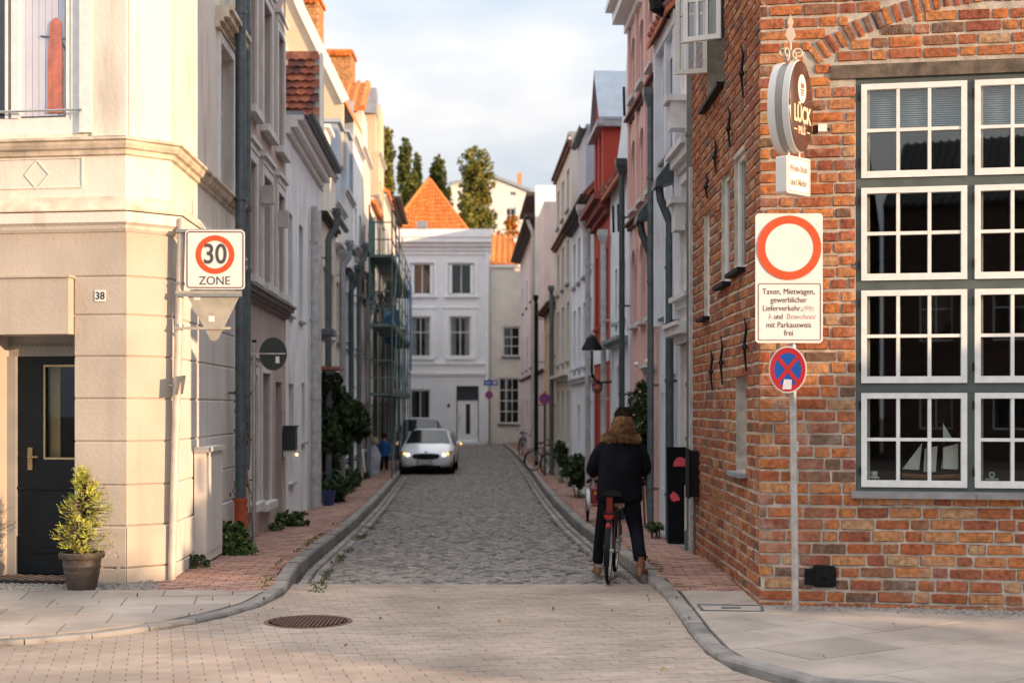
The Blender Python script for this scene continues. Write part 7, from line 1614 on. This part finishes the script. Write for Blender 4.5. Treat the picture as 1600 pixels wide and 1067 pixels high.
mb.rings(rs); mb.build('plastic_sheet', mat('pale_sheet', (.42, .45, .55), .5, nz=.25, ns=4, bump=.02, bs=8), tp, True); mb = MB(); mb.ball((x+.04, y-.1, zp(y)+1.05), (.14, .12, .13)); mb.build('cream_sack', mat('cream_sack', (.5, .42, .26), .9), tp, True)
# ------------------------------------------------------------------ scaffolding in front of the left row
M_SCF = mat('scaffold_tube', (.10, .15, .15), .6, .3, nz=.2); M_PLK = mat('scaffold_board', (.12, .15, .13), .85, nz=.2); M_NET = mat('green_scaffold_net', (.02, .12, .10), .8, nz=.3, ns=3); M_BTARP = mat('blue_tarpaulin', (.02, .14, .30), .6, nz=.2, ns=3)
sf = empty('scaffolding', FL.P(47, .6, zp(47)), 'green-grey scaffolding with decks along the left house fronts', 'scaffolding')
us = [41.2, 43.8, 46.4, 49.0, 51.6, 54.2, 56.8]; lv_ = [2.1, 4.1, 6.1]
mb = MB()
for u in us:
    for d in (.30, .95): mb.tube([FL.P(u, d, zp(u)), FL.P(u, d, 7.6 if u < 50 else 7.0)], .027, 6)
mb.build('standard', M_SCF, sf); mb = MB()
for z in lv_:
    for u in us: mb.tube([FL.P(u, .28, z), FL.P(u, .97, z)], .022, 6)
    for dz in (0, .5, 1.0):
        for d in ((.95,) if dz else (.3, .95)): mb.tube([FL.P(us[0], d, z+dz), FL.P(us[-1], d, z+dz)], .02, 6)
    for u in (us[0],): mb.tube([FL.P(u, .3, z+1), FL.P(u, .95, z+1)], .02, 6); mb.tube([FL.P(u, .3, z+.5), FL.P(u, .95, z+.5)], .02, 6)
for u, v in zip(us[::2], us[1::2]):
    for z in (zp(u)+.2, 2.1, 4.1): mb.tube([FL.P(u, .97, z), FL.P(v, .97, z+1.9)], .018, 6)
mb.build('ledger', M_SCF, sf)
for i, z in enumerate(lv_):
    mb = MB(); [FL.box(mb, a+.03, b-.03, .32, .93, z+.02, z+.07) for a, b in zip(us, us[1:])]; FL.box(mb, us[0], us[-1], .92, .945, z+.07, z+.22); mb.build('deck', M_PLK, sf)
mb = MB()
for u0_, u1_, z0_, z1_ in ((41.3, 43.7, 5.0, 7.4),): 
    rs = [[FL.P(u0_+(u1_-u0_)*i/8, .31+.03*math.sin(i*2), z) for i in range(9)] for z in (z0_, z1_)]; mb.rings(rs, cap=False, closed=False)
mb.build('netting', M_NET, sf)
mb = MB(); rs = [[FL.P(54.3+2.5*i/8, 1.0+.03*math.sin(i*2), z) for i in range(9)] for z in (3.2, 6.6)]; mb.rings(rs, cap=False, closed=False); rs = [[FL.P(48, .4+.5*i/5, z+.05*math.sin(i*2)) for i in range(6)] for z in (3.9, 5.0)]; mb.rings(rs, cap=False, closed=False); mb.build('tarpaulin', M_BTARP, sf)
# ------------------------------------------------------------------ a street tree behind the viewer: its shade streaks the crossing
def shade_tree(x, y, r, h, n, label, sz=.3):
    e = empty('street_tree', (x, y, 0), label, 'tree'); mb = MB()
    for k in range(6): crown(mb, (x+rnd(-1, 1)*r*.5, y+rnd(-1, 1)*r*.5, h+rnd(-.6, .6)*r*.6), (r*.6, r*.6, r*.5), n//6, sz, seed=k*7+int(x))
    mb.build('crown', M_LF, e); t = MB(); t.tube([(x, y, 0), (x, y, h*.5), (x+.1, y, h)], [.2, .15, .05], 8)
    for k in range(12): a = k*.9; t.tube([(x, y, h*.5+k*.12), (x+r*.7*math.cos(a), y+r*.7*math.sin(a), h+rnd(-.3, .8))], [.06, .02], 5)
    t.build('trunk', MATS['bark'], e)
#==SHADE==
shade_tree(17, 4.3, 1.5, 3.3, 2300, 'small street tree behind the viewer shading the brick base')
shade_tree(24, -2.9, 1.8, 4.3, 1300, 'thin street tree behind the viewer throwing streaks over the paving', .25)
